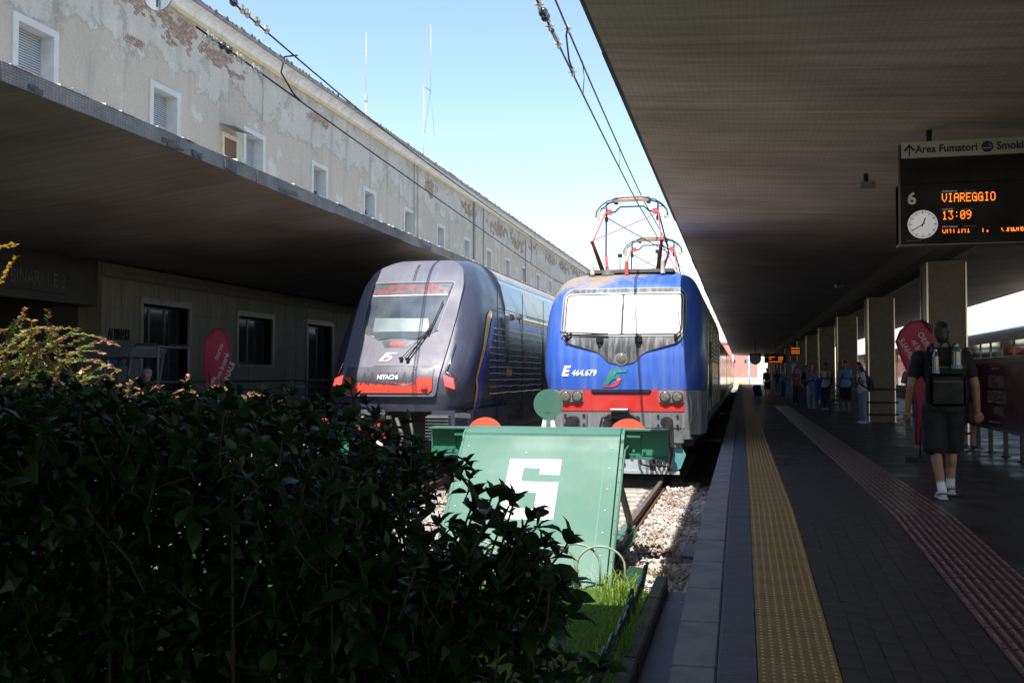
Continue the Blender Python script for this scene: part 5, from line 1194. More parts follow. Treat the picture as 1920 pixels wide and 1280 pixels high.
# ------------------------------------------------------------------ departure board
bkd=mat('board_black',(.005,.005,.006),.75,v=.1); ledo=mat('led_orange',(.3,.08,.01),.5,em=(1,.20,.02),es=1.1)
whs=mat('board_white_print',(.75,.74,.75),.5); greyprint=mat('board_grey_print',(.3,.3,.3),.6); signy=mat('sign_pale_olive',(.5,.52,.38),.45,v=.05); signb=mat('sign_navy_print',(.015,.02,.09),.5)
t=thing('departure_board','black departure board with orange VIAREGGIO lettering and a round clock under a smoking area sign','board',(1.74,11.77,3.465))
b=MB(); b.box(0,1.71,0,.2,0,.68,bev=.01); b.build('display_case',bkd,t); b=MB(); b.box(.03,1.71,.01,.19,.685,.965); b.build('upper_case',bkd,t)
b=MB(); b.box(.0,.02,-.006,.2,-.015,.69); b.box(0.02,1.71,-.006,.2,-.015,0); b.build('case_trim',greysteel,t)
sg=MB().box(.04,1.71,.0,.08,.975,1.155).build('sign_strip',signy,t); MB().box(.02,.037,.02,.12,.85,1.14).build('hanger',darkmetal,t)
text('Area Fumatori',.118,signb,faceY(.185,-.004,1.03),t,bold=.003,sx=.93)
text('Smoking Area',.118,signb,faceY(1.03,-.004,1.03),t,bold=.003,sx=.93)
b=MB(); b.cyl((.935,-.002,1.065),(.935,-.005,1.065),.062,n=30); b.build('smoking_symbol',signb,t)
b=MB(); b.box(.885,.965,-.009,-.0055,1.045,1.056); b.box(.968,.978,-.009,-.0055,1.045,1.056); b.tube([(.975,-.007,1.065),(.97,-.007,1.08),(.95,-.007,1.085),(.955,-.007,1.10)],.003,4); b.build('smoking_symbol_cigarette',signy,t)
b=MB(); b.box(.115,.130,-.004,-.001,.995,1.10); b.prism([(.122,1.135),(.06,1.065),(.08,1.05),(.122,1.098),(.165,1.05),(.185,1.065)],-.004,-.001,'y'); fixn(b.build('arrow',signb,t))
text('6',.185,whs,faceY(.095,-.004,.455),t,bold=.006)
for (x,z,a,c) in((.457,.575,'destinazione','destination'),(.457,.375,'partenza','departure'),(.455,.178,'informazioni','information')):
    text(a,.032,whs,faceY(x,-.003,z),t,bold=.001,depth=.001); text(c,.028,greyprint,faceY(x+.22,-.003,z),t,depth=.001)
led('VIAREGGIO',.462,.553,-.004,.0104,ledo,t,zs=1.35); led('13:09',.462,.358,-.004,.0104,ledo,t,zs=1.35); led('UNTIMI  T.  (13:60)',.460,.185,-.004,.0083,ledo,t,rows=range(3,7),zs=1.3); led('MONTE',1.135,.185,-.004,.0083,ledo,t,rows=range(3,7),zs=1.3)
b=MB(); 
for k in range(8): b.box(.08+.02*k,.092+.02*k,-.002,-.0005,.038,.046)
b.build('maker_print',greyprint,t)
cx,cz=.252,.222
clk=mat('clock_face',(.42,.41,.42),.5,v=.03,em=(1,.97,1),es=.16)
b=MB(); b.cyl((cx,.0,cz),(cx,-.012,cz),.158,n=40); ck=b.build('clock',clk,t)
b=MB()
for k in range(60):
    a=2*math.pi*k/60; L_=.032 if k%5==0 else .018; wd=.004 if k%5==0 else .0016
    M=Matrix.Translation((cx,-.0135,cz))@Matrix.Rotation(a,4,'Y'); b.box(-wd,wd,-.001,.001,.148-L_,.148,M)
for a,L_,wd in((R(22),.075,.006),(R(238),.125,.0045)):
    M=Matrix.Translation((cx,-.015,cz))@Matrix.Rotation(a,4,'Y'); b.box(-wd,wd,-.001,.001,-.03,L_,M)
b.build('dial_marks',black,ck)
b=MB(); b.tube([(.35,.1,1.15),(.35,.1,1.3)],.03); b.tube([(1.4,.1,1.15),(1.4,.1,1.25)],.03); b.build('suspension_rod',darkmetal,t)
# distant boards and clock
for (x,y,z,w_,lab) in((1.85,84,3.0,1.75,'small distant black departure board with orange digits under the canopy'),(3.05,66,3.3,.7,'narrow distant display glowing orange beside the columns')):
    t=thing('departure_board',lab,'board',(x,y,z)); MB().box(0,w_,0,.2,0,.75 if w_>1 else .5).build('display_case',bkd,t); b=MB()
    if w_>1: 
        for zz,x0,x1 in((.48,.35,.85),(.33,.35,.6),(.48,1.1,1.5),(.36,1.1,1.5),(.24,1.1,1.45),(.1,.35,1.4)): b.box(x0,x1,-.012,-.002,zz-.035,zz+.03)
    else:
        for zz in(.42,.25,.12): b.box(.08,.62,-.012,-.002,zz-.03,zz+.03)
    b.build('led_rows',mat('led_orange_far',(.3,.08,.01),.5,em=(1,.20,.03),es=.35),t); MB().tube([(w_/2,.1,.5),(w_/2,.1,1.6)],.03).build('suspension_rod',darkmetal,t)
    if w_>1: b=MB(); b.cyl((.15,-.01,.5),(.15,-.03,.5),.06); b.build('number_spot',whs,t)
t=thing('hanging_clock','small round double faced clock hanging from the far canopy','clock',(1.02,76,3.2)); b=MB(); b.cyl((0,-.1,0),(0,.1,0),.42,n=28); b.box(-.42,.42,-.1,.1,0,.42); b.build('case',darkmetal,t); b=MB(); b.cyl((0,-.101,0),(0,-.11,0),.36,n=28); fc=b.build('dial',mat('dial_grey',(.2,.2,.2),.4),t); b=MB(); b.box(-.015,.015,-.12,-.112,0,.25); b.box(-.015,.015,-.12,-.112,-.2,0,M=Matrix.Rotation(R(60),4,'Y')); b.build('hands',black,fc); MB().tube([(0,0,.4),(0,0,1.6)],.03).build('suspension_rod',darkmetal,t)
# ------------------------------------------------------------------ poster panel on legs
mar_r=mat('poster_dark_red',(.075,.012,.018),.35,v=.15,sc=3,coat=.4); pgrey=mat('poster_grey_print',(.36,.33,.32),.6)
t=thing('poster_panel','dark red poster panel reading ARTEMISIA GENTILESCHI on black legs','poster',(4.14,14.2,.67))
b=MB(); b.box(0,.1,0,5.4,.40,1.62,bev=.005); pp=b.build('panel_frame',mat('frame_aluminium',(.25,.24,.24),.35,.8),t)
b=MB(); b.box(-.006,-.001,.08,5.34,.46,1.545); b.build('poster_sheet',mar_r,pp)
for y in(.5,1.3,2.3,3.3,4.3,5.2): 
    if y>5.3: continue
    b=MB(); b.box(.01,.07,y-.035,y+.035,0.0,.40); b.cyl((.04,y,0),(.04,y,.015),.08,n=12); b.build('leg',darkmetal,t)
def sideL(x,y,z): return Matrix.Translation((x,y,z))@Matrix.Rotation(R(-90),4,'Z')@Matrix.Rotation(R(90),4,'X')  # faces -X, reads -Y
for s_,sz,y,z,sx in(('ARTEMISIA',.30,4.22,1.12,.75),('GENTILESCHI',.30,4.25,.865,.66),('A FIRENZE',.18,3.85,.68,.75),('PARIS   MUSEUM   VISIT',.055,3.95,1.42,.9),('16 September - 2025  visit the exhibition',.05,4.15,.53,.9)):
    text(s_,sz,pgrey,sideL(-.010,y,z),pp,sx=sx,depth=.001,bold=-.002 if sz>.2 else 0)
b=MB(); b.box(-.0085,-.0065,3.1,3.7,.655,.66); b.build('rule',pgrey,pp)
skinp=mat('poster_skin_tone',(.25,.15,.07),.6,v=.6,sc=5,dirt=(.03,.02,.015),damt=.9,dsc=4); 
b=MB(); b.prism([(5.3,.48),(4.75,.48),(4.8,.8),(4.95,1.1),(5.0,1.35),(5.2,1.4),(5.3,1.1)],-.0085,-.0065,'x'); b.prism([(.1,.48),(1.3,.48),(1.2,.9),(.9,1.4),(.4,1.45),(.1,1.2)],-.0085,-.0065,'x'); fixn(b.build('poster_painting',skinp,pp))
b=MB(); b.box(-.0085,-.0065,4.55,4.9,.52,.6); b.build('poster_badge',pgrey,pp)
# ------------------------------------------------------------------ feather flags
pink=mat('flag_pink',(.42,.045,.10),.7,v=.08); pinkd=mat('flag_hem',(.25,.02,.05),.7); 
def flag(lab,loc,outline,texts,base,mirror=False,ang=65,rz=0):
    t=thing('feather_flag',lab,'flag',loc,rz); 
    b=MB(); b.plate(outline,lambda x,z:.03*math.sin(5*x+3*z),0,.006,.12); b.build('cloth',pink,t)
    b=MB(); b.tube([(p[0],.03*math.sin(5*p[0]+3*p[1]),p[1]) for p in outline]+[(outline[0][0],0,outline[0][1])],.018,5); b.build('hem',pinkd,t)
    b=MB(); b.tube(base,.014,6); b.cyl((base[0][0],0,base[0][2]),(base[0][0],0,base[0][2]+.04),.22,n=20); b.build('pole',darkmetal,t)
    for s_,sz,x,z in texts:
        M=Matrix.Translation((x,-.04,z))@Matrix.Rotation(R(-ang) if not mirror else R(ang),4,'Y')@(Matrix.Diagonal((-1,1,1,1)) if mirror else Matrix())@Matrix.Rotation(R(90),4,'X')
        text(s_,sz,mat('flag_white_print',(.62,.5,.52),.6),M,t,bold=.003)
    return t
flag('pink feather flag with slanted white words on the left platform before the grey wall',(-10.0,17.4,.67),
 [(-.10,.0),(.02,.0),(.06,.5),(.22,.95),(.32,1.5),(.33,1.85),(.26,2.1),(.1,2.24),(-.06,2.2),(-.17,2.0),(-.2,1.6),(-.15,1.0)],
 [('corso',.14,.10,1.62),('on board',.14,.15,1.25),('REGIONALE',.15,.17,.82),('viaggia',.14,-.06,.95)],[(-.06,0,0),(-.05,0,1.0),(-.18,0,1.8),(0,0,2.25)],ang=68)
flag('pink round topped feather flag behind the walking man with mirrored white words',(2.72,16.6,.67),
 [(-.05,.25),(.10,.25),(.25,.9),(.36,1.4),(.36,1.8),(.27,2.05),(.08,2.19),(-.12,2.16),(-.27,2.02),(-.33,1.86),(-.25,1.6),(-.1,1.25),(-.04,.9)],
 [('CORSO',.12,.17,1.62),('board in',.115,.07,1.52),('REGIONALE',.115,-.01,1.34)],[(0,0,0),(.02,0,.5),(.3,0,1.4),(.3,0,1.9),(.05,0,2.2)],mirror=True,ang=62)
# ------------------------------------------------------------------ utility cart on the left platform
cm=mat('cart_roof_grey',(.11,.12,.13),.5,v=.1,coat=.2)
t=thing('utility_cart','small grey roofed utility cart parked on the left platform with a driver','cart',(-10.95,16.3,.67))
b=MB(); b.prism([(-.72,1.62),(-.66,1.85),(-.58,1.90),(.2,1.90),(.28,1.86),(.28,1.80),(.2,1.66),(-.60,1.64)],-.55,.55,'y'); fixn(b.build('roof',cm,t))
b=MB()
for s_ in(-.5,.5):
    b.tube([(-.70,s_,1.66),(-.82,s_,1.0),(-.84,s_,.5)],.025,6); b.tube([(.22,s_,1.72),(.16,s_,1.3),(.12,s_,.5)],.03,6); b.tube([(.12,s_,1.5),(.2,s_,1.75),(.32,s_,1.88),(.72,s_,1.88),(.76,s_,1.84),(.76,s_,.6)],.025,6)
b.tube([(.76,-.5,1.84),(.76,.5,1.84)],.025,6); b.tube([(-.4,-.5,1.65),(-.32,-.5,1.5),(-.32,-.5,.8)],.03,6); b.build('frame_tubes',mat('cart_tube',(.07,.075,.08),.4,v=.1),t)
b=MB(); b.box(-1.0,.9,-.55,.55,.32,.62,bev=.05); b.box(-.98,-.7,-.52,.52,.6,1.0,bev=.06); b.box(-.2,.1,-.5,.5,.6,1.1,bev=.05); b.build('body',mat('cart_body',(.05,.05,.055),.5),t)
for x in(-.7,.6):
    for s_ in(-1,1): b=MB(); b.cyl((x,s_*.45,.26),(x,s_*.58,.26),.26,n=20); b.build('wheel',black,t)
b=MB(); b.cyl((-.86,-.58,1.2),(-.86,-.62,1.2),.09,n=14); b.build('mirror',darkmetal,t)
MB().box(.25,.45,-.5,-.48,1.15,1.3).build('tool_rack',darkmetal,t)
# ------------------------------------------------------------------ red building and things at the far end
rb=thing('red_building','sunlit salmon red building closing the view at the far end of the platform','building',(0,190,0)); redw=mat('salmon_wall',(.62,.25,.2),.9,v=.1,sc=.5)
MB().box(-14,2.9,0,8,-.3,8.0).build('wall',redw,rb)
for x in(-12,-8.5,-5,-2.6,.6): 
    MB().box(x,x+1.5,-.05,-.001,4.3,4.9).build('window',glassd,rb)
MB().box(-14.2,3.1,-.2,8.2,8.0,8.3).build('roof',roofm,rb)
MB().box(-14,5,-18,-17.8,-.25,1.6).build('white_wall',mat('far_white_wall',(.75,.68,.62),.9,v=.25,sc=2),tag(bpy.data.objects.new('x',None),'x','x') if False else None)
o=bpy.data.objects['white_wall']; o.location=(0,190,0); o.name='boundary_wall'; tag(o,'low pale wall in the glare before the red building','wall')
t=thing('signal_post','pale signal post standing in the glare at the far platform end','signal',(1.15,158,0)); MB().tube([(0,0,0),(0,0,5)],.12,8).build('post',white,t); b=MB(); b.box(-.4,.4,-.1,.1,3.4,4.6); b.build('signal_head',mat('signal_grey',(.3,.3,.32),.5),t)
t=thing('lamp_post','thin white post left of the signal at the far end','post',(-1.3,160,0)); MB().tube([(0,0,0),(0,0,6)],.09,8).build('post',white,t)
sh_=thing('shrub','small yellow flowering bush at the foot of the far wall','shrub',(.2,166,0)); b=MB(); 
for _ in range(160): 
    x,y,z=rnd.gauss(0,.6),rnd.gauss(0,.3),abs(rnd.gauss(0,.5)); b.add([(x-.12,y,z),(x+.12,y,z),(x,y+.05,z+.2)],[(0,1,2)])
b.build('foliage',mat('yellow_bush',(.5,.42,.06),.8),sh_)
# bench rail in the back of the platform
for (x,y,lab) in((2.9,36.2,'black metal bench by the wide column behind the girl in white'),(3.1,74.5,'distant bench where seated travellers wait')):
    t=thing('bench',lab,'bench',(x,y,.67)); b=MB(); b.box(0,1.6,-.2,.2,.42,.46); b.build('seat',darkmetal,t); b=MB()
    for xx in(.1,1.5): b.box(xx-.03,xx+.03,-.18,.18,0,.42)
    b.build('leg',darkmetal,t)
# info pillar glowing pale
t=thing('information_pillar','slim pale lit information pillar among the distant columns','pillar',(3.0,62,.67)); MB().box(-.3,.3,-.1,.1,0,2.2).build('case',greysteel,t); MB().box(-.05,.22,-.11,-.101,.25,2.0).build('screen',mat('pillar_screen',(.45,.5,.6),.4),t)
# litter bin / ticket machine near the columns
t=thing('waste_bin','grey and black waste bin standing between the columns behind the travellers','bin',(3.75,33.5,.67)); b=MB(); b.cyl((0,0,0.05),(0,0,.85),.24,.26,n=20); b.build('body',greysteel,t); b=MB(); b.cyl((0,0,.85),(0,0,.9),.28,n=20); b.build('lid',mat('bin_lid_pale',(.35,.36,.37),.5),t)
# ------------------------------------------------------------------ people
def remesh(mb,name,m,parent,vox,smooth=3):
    o=mb.build(name,m); md=o.modifiers.new('r','REMESH'); md.mode='VOXEL'; md.voxel_size=vox; md.use_smooth_shade=True
    s=o.modifiers.new('s','SMOOTH'); s.factor=.6; s.iterations=smooth
    dg=bpy.context.evaluated_depsgraph_get(); me=bpy.data.meshes.new_from_object(o.evaluated_get(dg)); o.modifiers.clear(); old=o.data; o.data=me; bpy.data.meshes.remove(old); o.parent=parent; return o
def limb(b,pts,rs,n=10):
    for (p,q,r0,r1) in zip(pts,pts[1:],rs,rs[1:]): b.cyl(p,q,r0,r1,n=n,smooth=True)
    for p,r in zip(pts,rs): b.ell(p,(r,r,r),n,8)
SK={}
def skin(n,c): return mat('skin_'+n,c,.5,v=.08,sc=8)
def person(lab,loc,rz,H=1.75,arms=None,legs=None,head_tilt=0,lean=0,shirt=None,sleeve=.45,pants=None,plen=1.0,shoes=None,hairc=(.02,.015,.012),hair='short',skn=(.42,.25,.17),vox=.02,fem=False,sock=None,cap=None,wide=1.0,group=None,cloth='shirt',seat=False,bulk=1.0):
    t=thing('person',lab,'person',loc,rz,group); s=H/1.75; V3=lambda x,y,z: Vector((x,y,z))*s
    sw=(.165 if fem else .19)*wide; hipz=.93 if not seat else .50; hz=hipz; hw=.095
    def LN(v): # lean the upper body forward (towards -y)
        z=v[2]-hipz; return Vector((v[0],v[1]-math.sin(lean)*z,hipz+math.cos(lean)*z))
    dl=[[( .095,0,.90),( .10,-.02,.49),( .10,.02,.09)],[(-.095,0,.90),(-.10,.0,.49),(-.10,.02,.09)]]
    legs=legs or dl
    SHz=hz+.51
    da=[[(sw,0,0),(sw+.06,.02,-.30),(sw+.07,-.06,-.56)],[(-sw,0,0),(-sw-.06,.02,-.30),(-sw-.07,-.06,-.56)]]
    arms=arms or da
    A=[[LN((p[0],p[1],SHz+p[2]))*s for p in a] for a in arms]; Lg=[[Vector(p)*s for p in l] for l in legs]
    body=MB(); hc=LN((0,-.02-.06*math.sin(head_tilt),SHz+.235))*s; nk=LN((0,.01,SHz+.03))*s; pel=Vector((0,0,hz+.02))*s; ch=LN((0,0,hz+.36))*s; wa=LN((0,0,hz+.17))*s
    limb(body,[nk-Vector((0,0,.04*s)),hc-Vector((0,0,.05*s))],[.06*s,.052*s])
    body.ell(hc,(.075*s,.095*s,.115*s),14,10); body.ell(hc+Vector((0,-.02*s,-.055*s)),(.055*s,.07*s,.07*s),12,8)
    fy=-.095*s; body.ell(hc+Vector((0,fy,-.02*s)),(.014*s,.022*s,.022*s),8,6)
    for e in(-1,1): body.ell(hc+Vector((e*.078*s,.01*s,-.015*s)),(.012*s,.02*s,.032*s),8,6)
    def torso(b,inf,top=True):
        b.ell(pel,((.155 if not fem else .165)*s*wide+inf,.105*s+inf,.13*s),14,8); b.ell(wa,((.14 if not fem else .12)*s*wide+inf,.10*s+inf,.15*s),14,8); b.ell(ch,((.175 if not fem else .15)*s*wide+inf,.115*s+inf,.19*s),14,10)
        for a in A: limb(b,[ch+Vector((0,0,.09*s)),a[0]-Vector((0,0,.02*s))],[.09*s+inf,.06*s+inf])
    torso(body,0)
    for a in A:
        limb(body,a,[.056*s*bulk,.043*s*bulk,.030*s*bulk]); d=(a[2]-a[1]).normalized(); side=Vector((1,0,0)) if abs(d.x)<.8 else Vector((0,0,1)); side=(side-d*side.dot(d)).normalized(); nrm=d.cross(side)
        pc=a[2]+d*.05*s; 
        for k in range(-1,2): body.ell(pc+side*k*.017*s,(.018*s,.02*s,.03*s) if abs(d.z)>.6 else (.03*s,.02*s,.02*s),8,6)
        for k,L_ in zip((-1.5,-.5,.5,1.5),(.058,.07,.066,.05)):
            p0=pc+d*.03*s+side*k*.018*s; p1=p0+d*L_*.55*s+nrm*.008*s*(1 if d.z<0 else -1); p2=p1+d*L_*.4*s+nrm*.022*s
            limb(body,[p0,p1,p2],[.0095*s,.009*s,.0075*s],6)
        ts=1; p0=pc-d*.02*s-side*.03*s*ts; limb(body,[p0,p0+d*.035*s-side*.02*s*ts,p0+d*.065*s-side*.018*s*ts],[.011*s,.0105*s,.009*s],6)
    for l in Lg:
        limb(body,l,[.085*s*bulk,.058*s*bulk,.038*s*bulk],12); k=l[1].lerp(l[2],.28); body.ell(k+Vector((0,.016*s,0)),(.052*s*bulk,.056*s*bulk,.10*s),10,8)
        f=l[2]; body.ell(f+Vector((0,-.06*s,-.055*s)),(.042*s,.12*s,.035*s),10,6)
    bo=remesh(body,'body',skin('%02x%02x'%(int(skn[0]*255),int(skn[1]*255)),skn),t,vox*.8,2)
    # eyes and mouth
    b=MB()
    for e in(-1,1): b.ell(hc+Vector((e*.03*s,-.088*s,.0)),(.011*s,.006*s,.006*s),8,4)
    b.ell(hc+Vector((0,-.088*s,-.058*s)),(.022*s,.006*s,.005*s),8,4); b.build('facial_features',mat('feature_dark',(.08,.03,.025),.5),t)
    if shirt:
        c=MB(); torso(c,.018*s)
        for a in A:
            if sleeve>0:
                pts=[a[0],a[1]]; 
                if sleeve<=1: q=a[0].lerp(a[1],sleeve*1.0); limb(c,[a[0],q],[.068*s*bulk,.064*s*bulk])
                else: q=a[1].lerp(a[2],min(.97,sleeve-1)); limb(c,[a[0],a[1],q],[.068*s,.055*s,.044*s])
        c.cyl(pel-Vector((0,0,.08*s)),wa,(.17 if not fem else .15)*s*wide,(.155 if not fem else .135)*s*wide,n=16)
        M=None; remesh(c,cloth,mat('cloth_%s'%(str(shirt)),shirt,.85,v=.12,sc=9,bump=.3,bsc=12),t,vox,3)
    if pants:
        c=MB(); c.ell(pel-Vector((0,0,.02*s)),(.168*s*wide,.12*s,.13*s),14,8)
        for l in Lg:
            top=l[0]; 
            if plen<=1: q=l[0].lerp(l[1],plen); limb(c,[top,q],[.108*s*bulk,.098*s*bulk]); c.cyl(top,q+(q-top)*.10,.11*s*bulk,.112*s*bulk,n=14)
            else: q=l[1].lerp(l[2],plen-1); limb(c,[top,l[1],q],[.105*s,.077*s,.07*s])
        remesh(c,'trousers' if plen>1 else 'shorts',mat('cloth_%s'%(str(pants)),pants,.85,v=.12,sc=9,bump=.3,bsc=12),t,vox,2)
    if sock:
        c=MB()
        for l in Lg: limb(c,[l[1].lerp(l[2],.72),l[2]],[.043*s,.045*s])
        c.build('socks',mat('sock_white',sock,.9),t)
    c=MB(); so_=MB()
    for l in Lg:
        f=l[2]; c.ell(f+Vector((0,.01*s,-.035*s)),(.048*s,.06*s,.05*s),10,8); c.ell(f+Vector((0,-.07*s,-.055*s)),(.05*s,.115*s,.042*s),12,8); so_.box(f.x-.047*s,f.x+.047*s,f.y-.18*s,f.y+.07*s,f.z-.09*s,f.z-.065*s,bev=.01)
    sh=remesh(c,'shoes',mat('shoe_%s'%str(shoes),shoes or (.03,.03,.03),.6,v=.1),t,vox*.7,1); so_.build('soles',mat('sole_pale',(.5,.5,.48),.7),sh)
    hm=mat('hair_%s'%str(hairc),hairc,.5,v=.3,sc=20)
    c=MB()
    if cap: c.ell(hc+Vector((0,0,.05*s)),(.085*s,.10*s,.08*s),14,8); c.ell(hc+Vector((0,-.1*s,.05*s)),(.06*s,.06*s,.012*s),12,6); remesh(c,'cap',mat('cap_%s'%str(cap),cap,.8),t,vox*.7,1)
    else:
        c.ell(hc+Vector((0,.018*s,.03*s)),(.083*s,.095*s,.10*s),14,10); c.ell(hc+Vector((0,.05*s,-.02*s)),(.07*s,.06*s,.085*s),12,8)
        if hair=='curly':
            for _ in range(24):
                a=rnd.uniform(0,6.3); e=rnd.uniform(.1,1.3); c.ell(hc+Vector((math.cos(a)*math.cos(e)*.085*s,.02*s+math.sin(a)*math.cos(e)*.08*s,.03*s+math.sin(e)*.095*s)),(.03*s,)*3,8,6)
        if hair=='long': limb(c,[hc+Vector((0,.05*s,.0)),nk+Vector((.02*s,.09*s,-.05*s)),nk+Vector((.03*s,.11*s,-.30*s))],[.08*s,.075*s,.035*s])
        if hair=='tail': limb(c,[hc+Vector((0,.09*s,.06*s)),nk+Vector((0,.12*s,-.02*s)),nk+Vector((.0,.12*s,-.32*s))],[.04*s,.045*s,.02*s])
        remesh(c,'hair',hm,t,vox*.7,1)
    return t,A,s,ch,hc
def backpack(lab,owner_loc,rz,ch,s,col,name='backpack',w=.17,h=.28,dpt=.12,yoff=.20,bottles=False,label_extra=None,dz=0):
    t=thing(name,lab,'backpack',owner_loc,rz); c=MB(); o=ch+Vector((0,yoff*s,-.06*s+dz))
    c.box(o.x-w,o.x+w,o.y-dpt*.7,o.y+dpt*.6,o.z-h,o.z+h*.95,bev=.06); c.box(o.x-w*.85,o.x+w*.85,o.y+dpt*.5,o.y+dpt,o.z-h*.9,o.z+h*.1,bev=.04); m=mat('pack_%s'%str(col),col,.75,v=.2,sc=10,bump=.3,bsc=15); c.build('bag',m,t)
    c=MB()
    for e in(-1,1):
        c.tube([(e*.10*s,o.y-.07,o.z+h*.8),(e*.11*s,o.y-.13,o.z+h*1.02),(e*.12*s,o.y-.26,o.z+h*.98),(e*.13*s,o.y-.34,o.z+h*.6),(e*.14*s,o.y-.32,o.z+h*.1),(e*.15*s,o.y-.1,o.z-h*.6)],.022,6)
    c.tube([(-.05,o.y-.03,o.z+h*.95),(-.03,o.y-.02,o.z+h*1.1),(.03,o.y-.02,o.z+h*1.1),(.05,o.y-.03,o.z+h*.95)],.012,6); c.build('strap',mat('strap_dark',(.012,.012,.014),.7),t)
    c=MB(); c.box(o.x-w*.7,o.x+w*.7,o.y+dpt,o.y+dpt+.008,o.z-h*.15,o.z-h*.12); c.box(o.x-w*.9,o.x+w*.9,o.y+dpt*.6,o.y+dpt*.62+.008,o.z+h*.3,o.z+h*.33); c.build('zip',mat('zip_grey',(.06,.06,.065),.4,.5),t)
    return t,o
PZ=.67
# man in black walking away
ML=(2.13,11.55,PZ); mz=math.pi
tt,A,s,ch,hc=person('man in black seen from behind walking away in shorts and white trainers',ML,mz,1.86,
 arms=[[(.22,0,0),(.305,.05,-.29),(.33,-.05,-.54)],[(-.22,0,0),(-.30,.06,-.29),(-.335,-.02,-.55)]],
 legs=[[(.095,0,.90),(.085,.05,.48),(.05,.20,.10)],[(-.095,0,.90),(-.10,-.09,.50),(-.085,-.10,.12)]],
 shirt=(.008,.008,.010),sleeve=.62,pants=(.008,.008,.010),plen=.92,shoes=(.55,.57,.58),sock=(.72,.72,.78),hairc=(.018,.014,.012),skn=(.32,.18,.115),vox=.012,wide=1.08,bulk=1.05)
c=MB()
for fx,fyy,fz in((.05,.20,.10),(-.085,-.10,.12)): 
    f=Vector((fx,fyy,fz))*s; c.tube([f+Vector((-.055,.0,-.01)),f+Vector((-.05,-.06,.005)),f+Vector((.05,-.06,.005)),f+Vector((.055,0,-.01))],.010,5); c.tube([f+Vector((-.055,.04,-.04)),f+Vector((0,.075,-.03)),f+Vector((.055,.04,-.04))],.010,5)
c.build('shoe_stripe',mat('shoe_navy',(.03,.05,.12),.5),tt)
bp_,o=backpack('large black backpack with two water bottles worn by the man in black',ML,mz,ch,s,(.006,.006,.007),w=.205,h=.34,dpt=.10,yoff=.22,dz=.0)
bot=mat('bottle_clear',(.16,.20,.24),.08,v=.05,coat=1,trans=.5); bl2=mat('bottle_label',(.12,.3,.5),.4)
M0=Matrix.Translation(ML)@Matrix.Rotation(mz,4,'Z')
for x,z,r,lab in((-.075,.22,.05,'larger clear water bottle strapped to the back of the black backpack'),(.13,.17,.035,'smaller water bottle at the left of the black backpack')):
    t=thing('water_bottle',lab,'bottle',ML,mz); yb=o.y+.15; zb=o.z+z-.1
    c=MB(); c.cyl((x,yb,zb),(x,yb,zb+.15),r,n=18); c.cyl((x,yb,zb+.15),(x,yb,zb+.2),r,r*.4,n=18); c.build('bottle_body',bot,t); c=MB(); c.cyl((x,yb,zb+.2),(x,yb,zb+.225),r*.42,n=14); c.build('cap',mat('cap_pale',(.5,.55,.6),.4),t); c=MB(); c.cyl((x,yb,zb-.03),(x,yb,zb+.01),r*1.05,n=18); c.build('label_band',bl2,t)
# girl in white with phone, standing sideways (facing left)
phone_arms=[[(.15,0,0),(.17,-.04,-.27),(.05,-.26,-.20)],[(-.15,0,0),(-.17,-.04,-.27),(-.04,-.26,-.20)]]
def phone(lab,loc,rz,A,s):
    t=thing('phone',lab,'phone',loc,rz); p=(A[0][2]+A[1][2])/2+Vector((0,-.06,.03)); MB().box(p.x-.035,p.x+.035,p.y-.006,p.y+.006,p.z-.06,p.z+.08,bev=.004).build('phone_body',bkd,t)
G=(3.28,28.9,PZ); tt,A,s,ch,hc=person('girl in a white t-shirt and pale jeans looking at her phone by a column',G,R(-75),1.66,arms=phone_arms,lean=.12,head_tilt=.5,shirt=(.62,.62,.64),sleeve=.5,pants=(.25,.30,.40),plen=1.93,shoes=(.6,.6,.6),hair='long',fem=True,hairc=(.015,.01,.01),skn=(.33,.19,.13)); phone('phone in the hands of the girl in white',G,R(-75),A,s); backpack('patterned dark backpack on the girl in white',G,R(-75),ch,s,(.06,.05,.08),w=.15,h=.22,yoff=.22,dz=-.08)
B=(3.70,37.8,PZ); tt,A,s,ch,hc=person('man in a light blue t-shirt and black shorts holding a phone',B,R(-25),1.80,arms=phone_arms,head_tilt=.5,shirt=(.13,.33,.60),sleeve=.7,pants=(.012,.012,.014),plen=1.0,shoes=(.04,.04,.05),hair='curly',wide=1.12,skn=(.36,.21,.14)); phone('phone held by the man in the light blue t-shirt',B,R(-25),A,s)
W_=(3.16,39.7,PZ); tt,A,s,ch,hc=person('youth in a white t-shirt and dark jeans beside the man in blue',W_,R(-35),1.74,arms=phone_arms,head_tilt=.5,shirt=(.60,.60,.62),sleeve=.5,pants=(.035,.05,.085),plen=1.93,shoes=(.62,.62,.62),hair='curly',skn=(.33,.19,.13)); backpack('dark backpack on the youth in white',W_,R(-35),ch,s,(.02,.022,.03),w=.15,h=.22,yoff=.2)
t=thing('jacket','blue jacket hanging from the arm of the youth in white','jacket',(2.86,39.5,PZ)); c=MB(); c.ell((0,0,1.0),(.12,.1,.25),12,8); c.ell((-.04,0,.78),(.1,.09,.22),12,8); remesh(c,'cloth',mat('jacket_blue',(.02,.07,.28),.7,v=.3),t,.03,1)
Q_=(2.72,41.4,PZ); tt,A,s,ch,hc=person('woman in a grey blue top and pale trousers left of the youth in white',Q_,R(15),1.67,arms=phone_arms,shirt=(.14,.18,.26),sleeve=1.4,pants=(.36,.37,.35),plen=1.95,shoes=(.4,.38,.33),hair='long',fem=True)
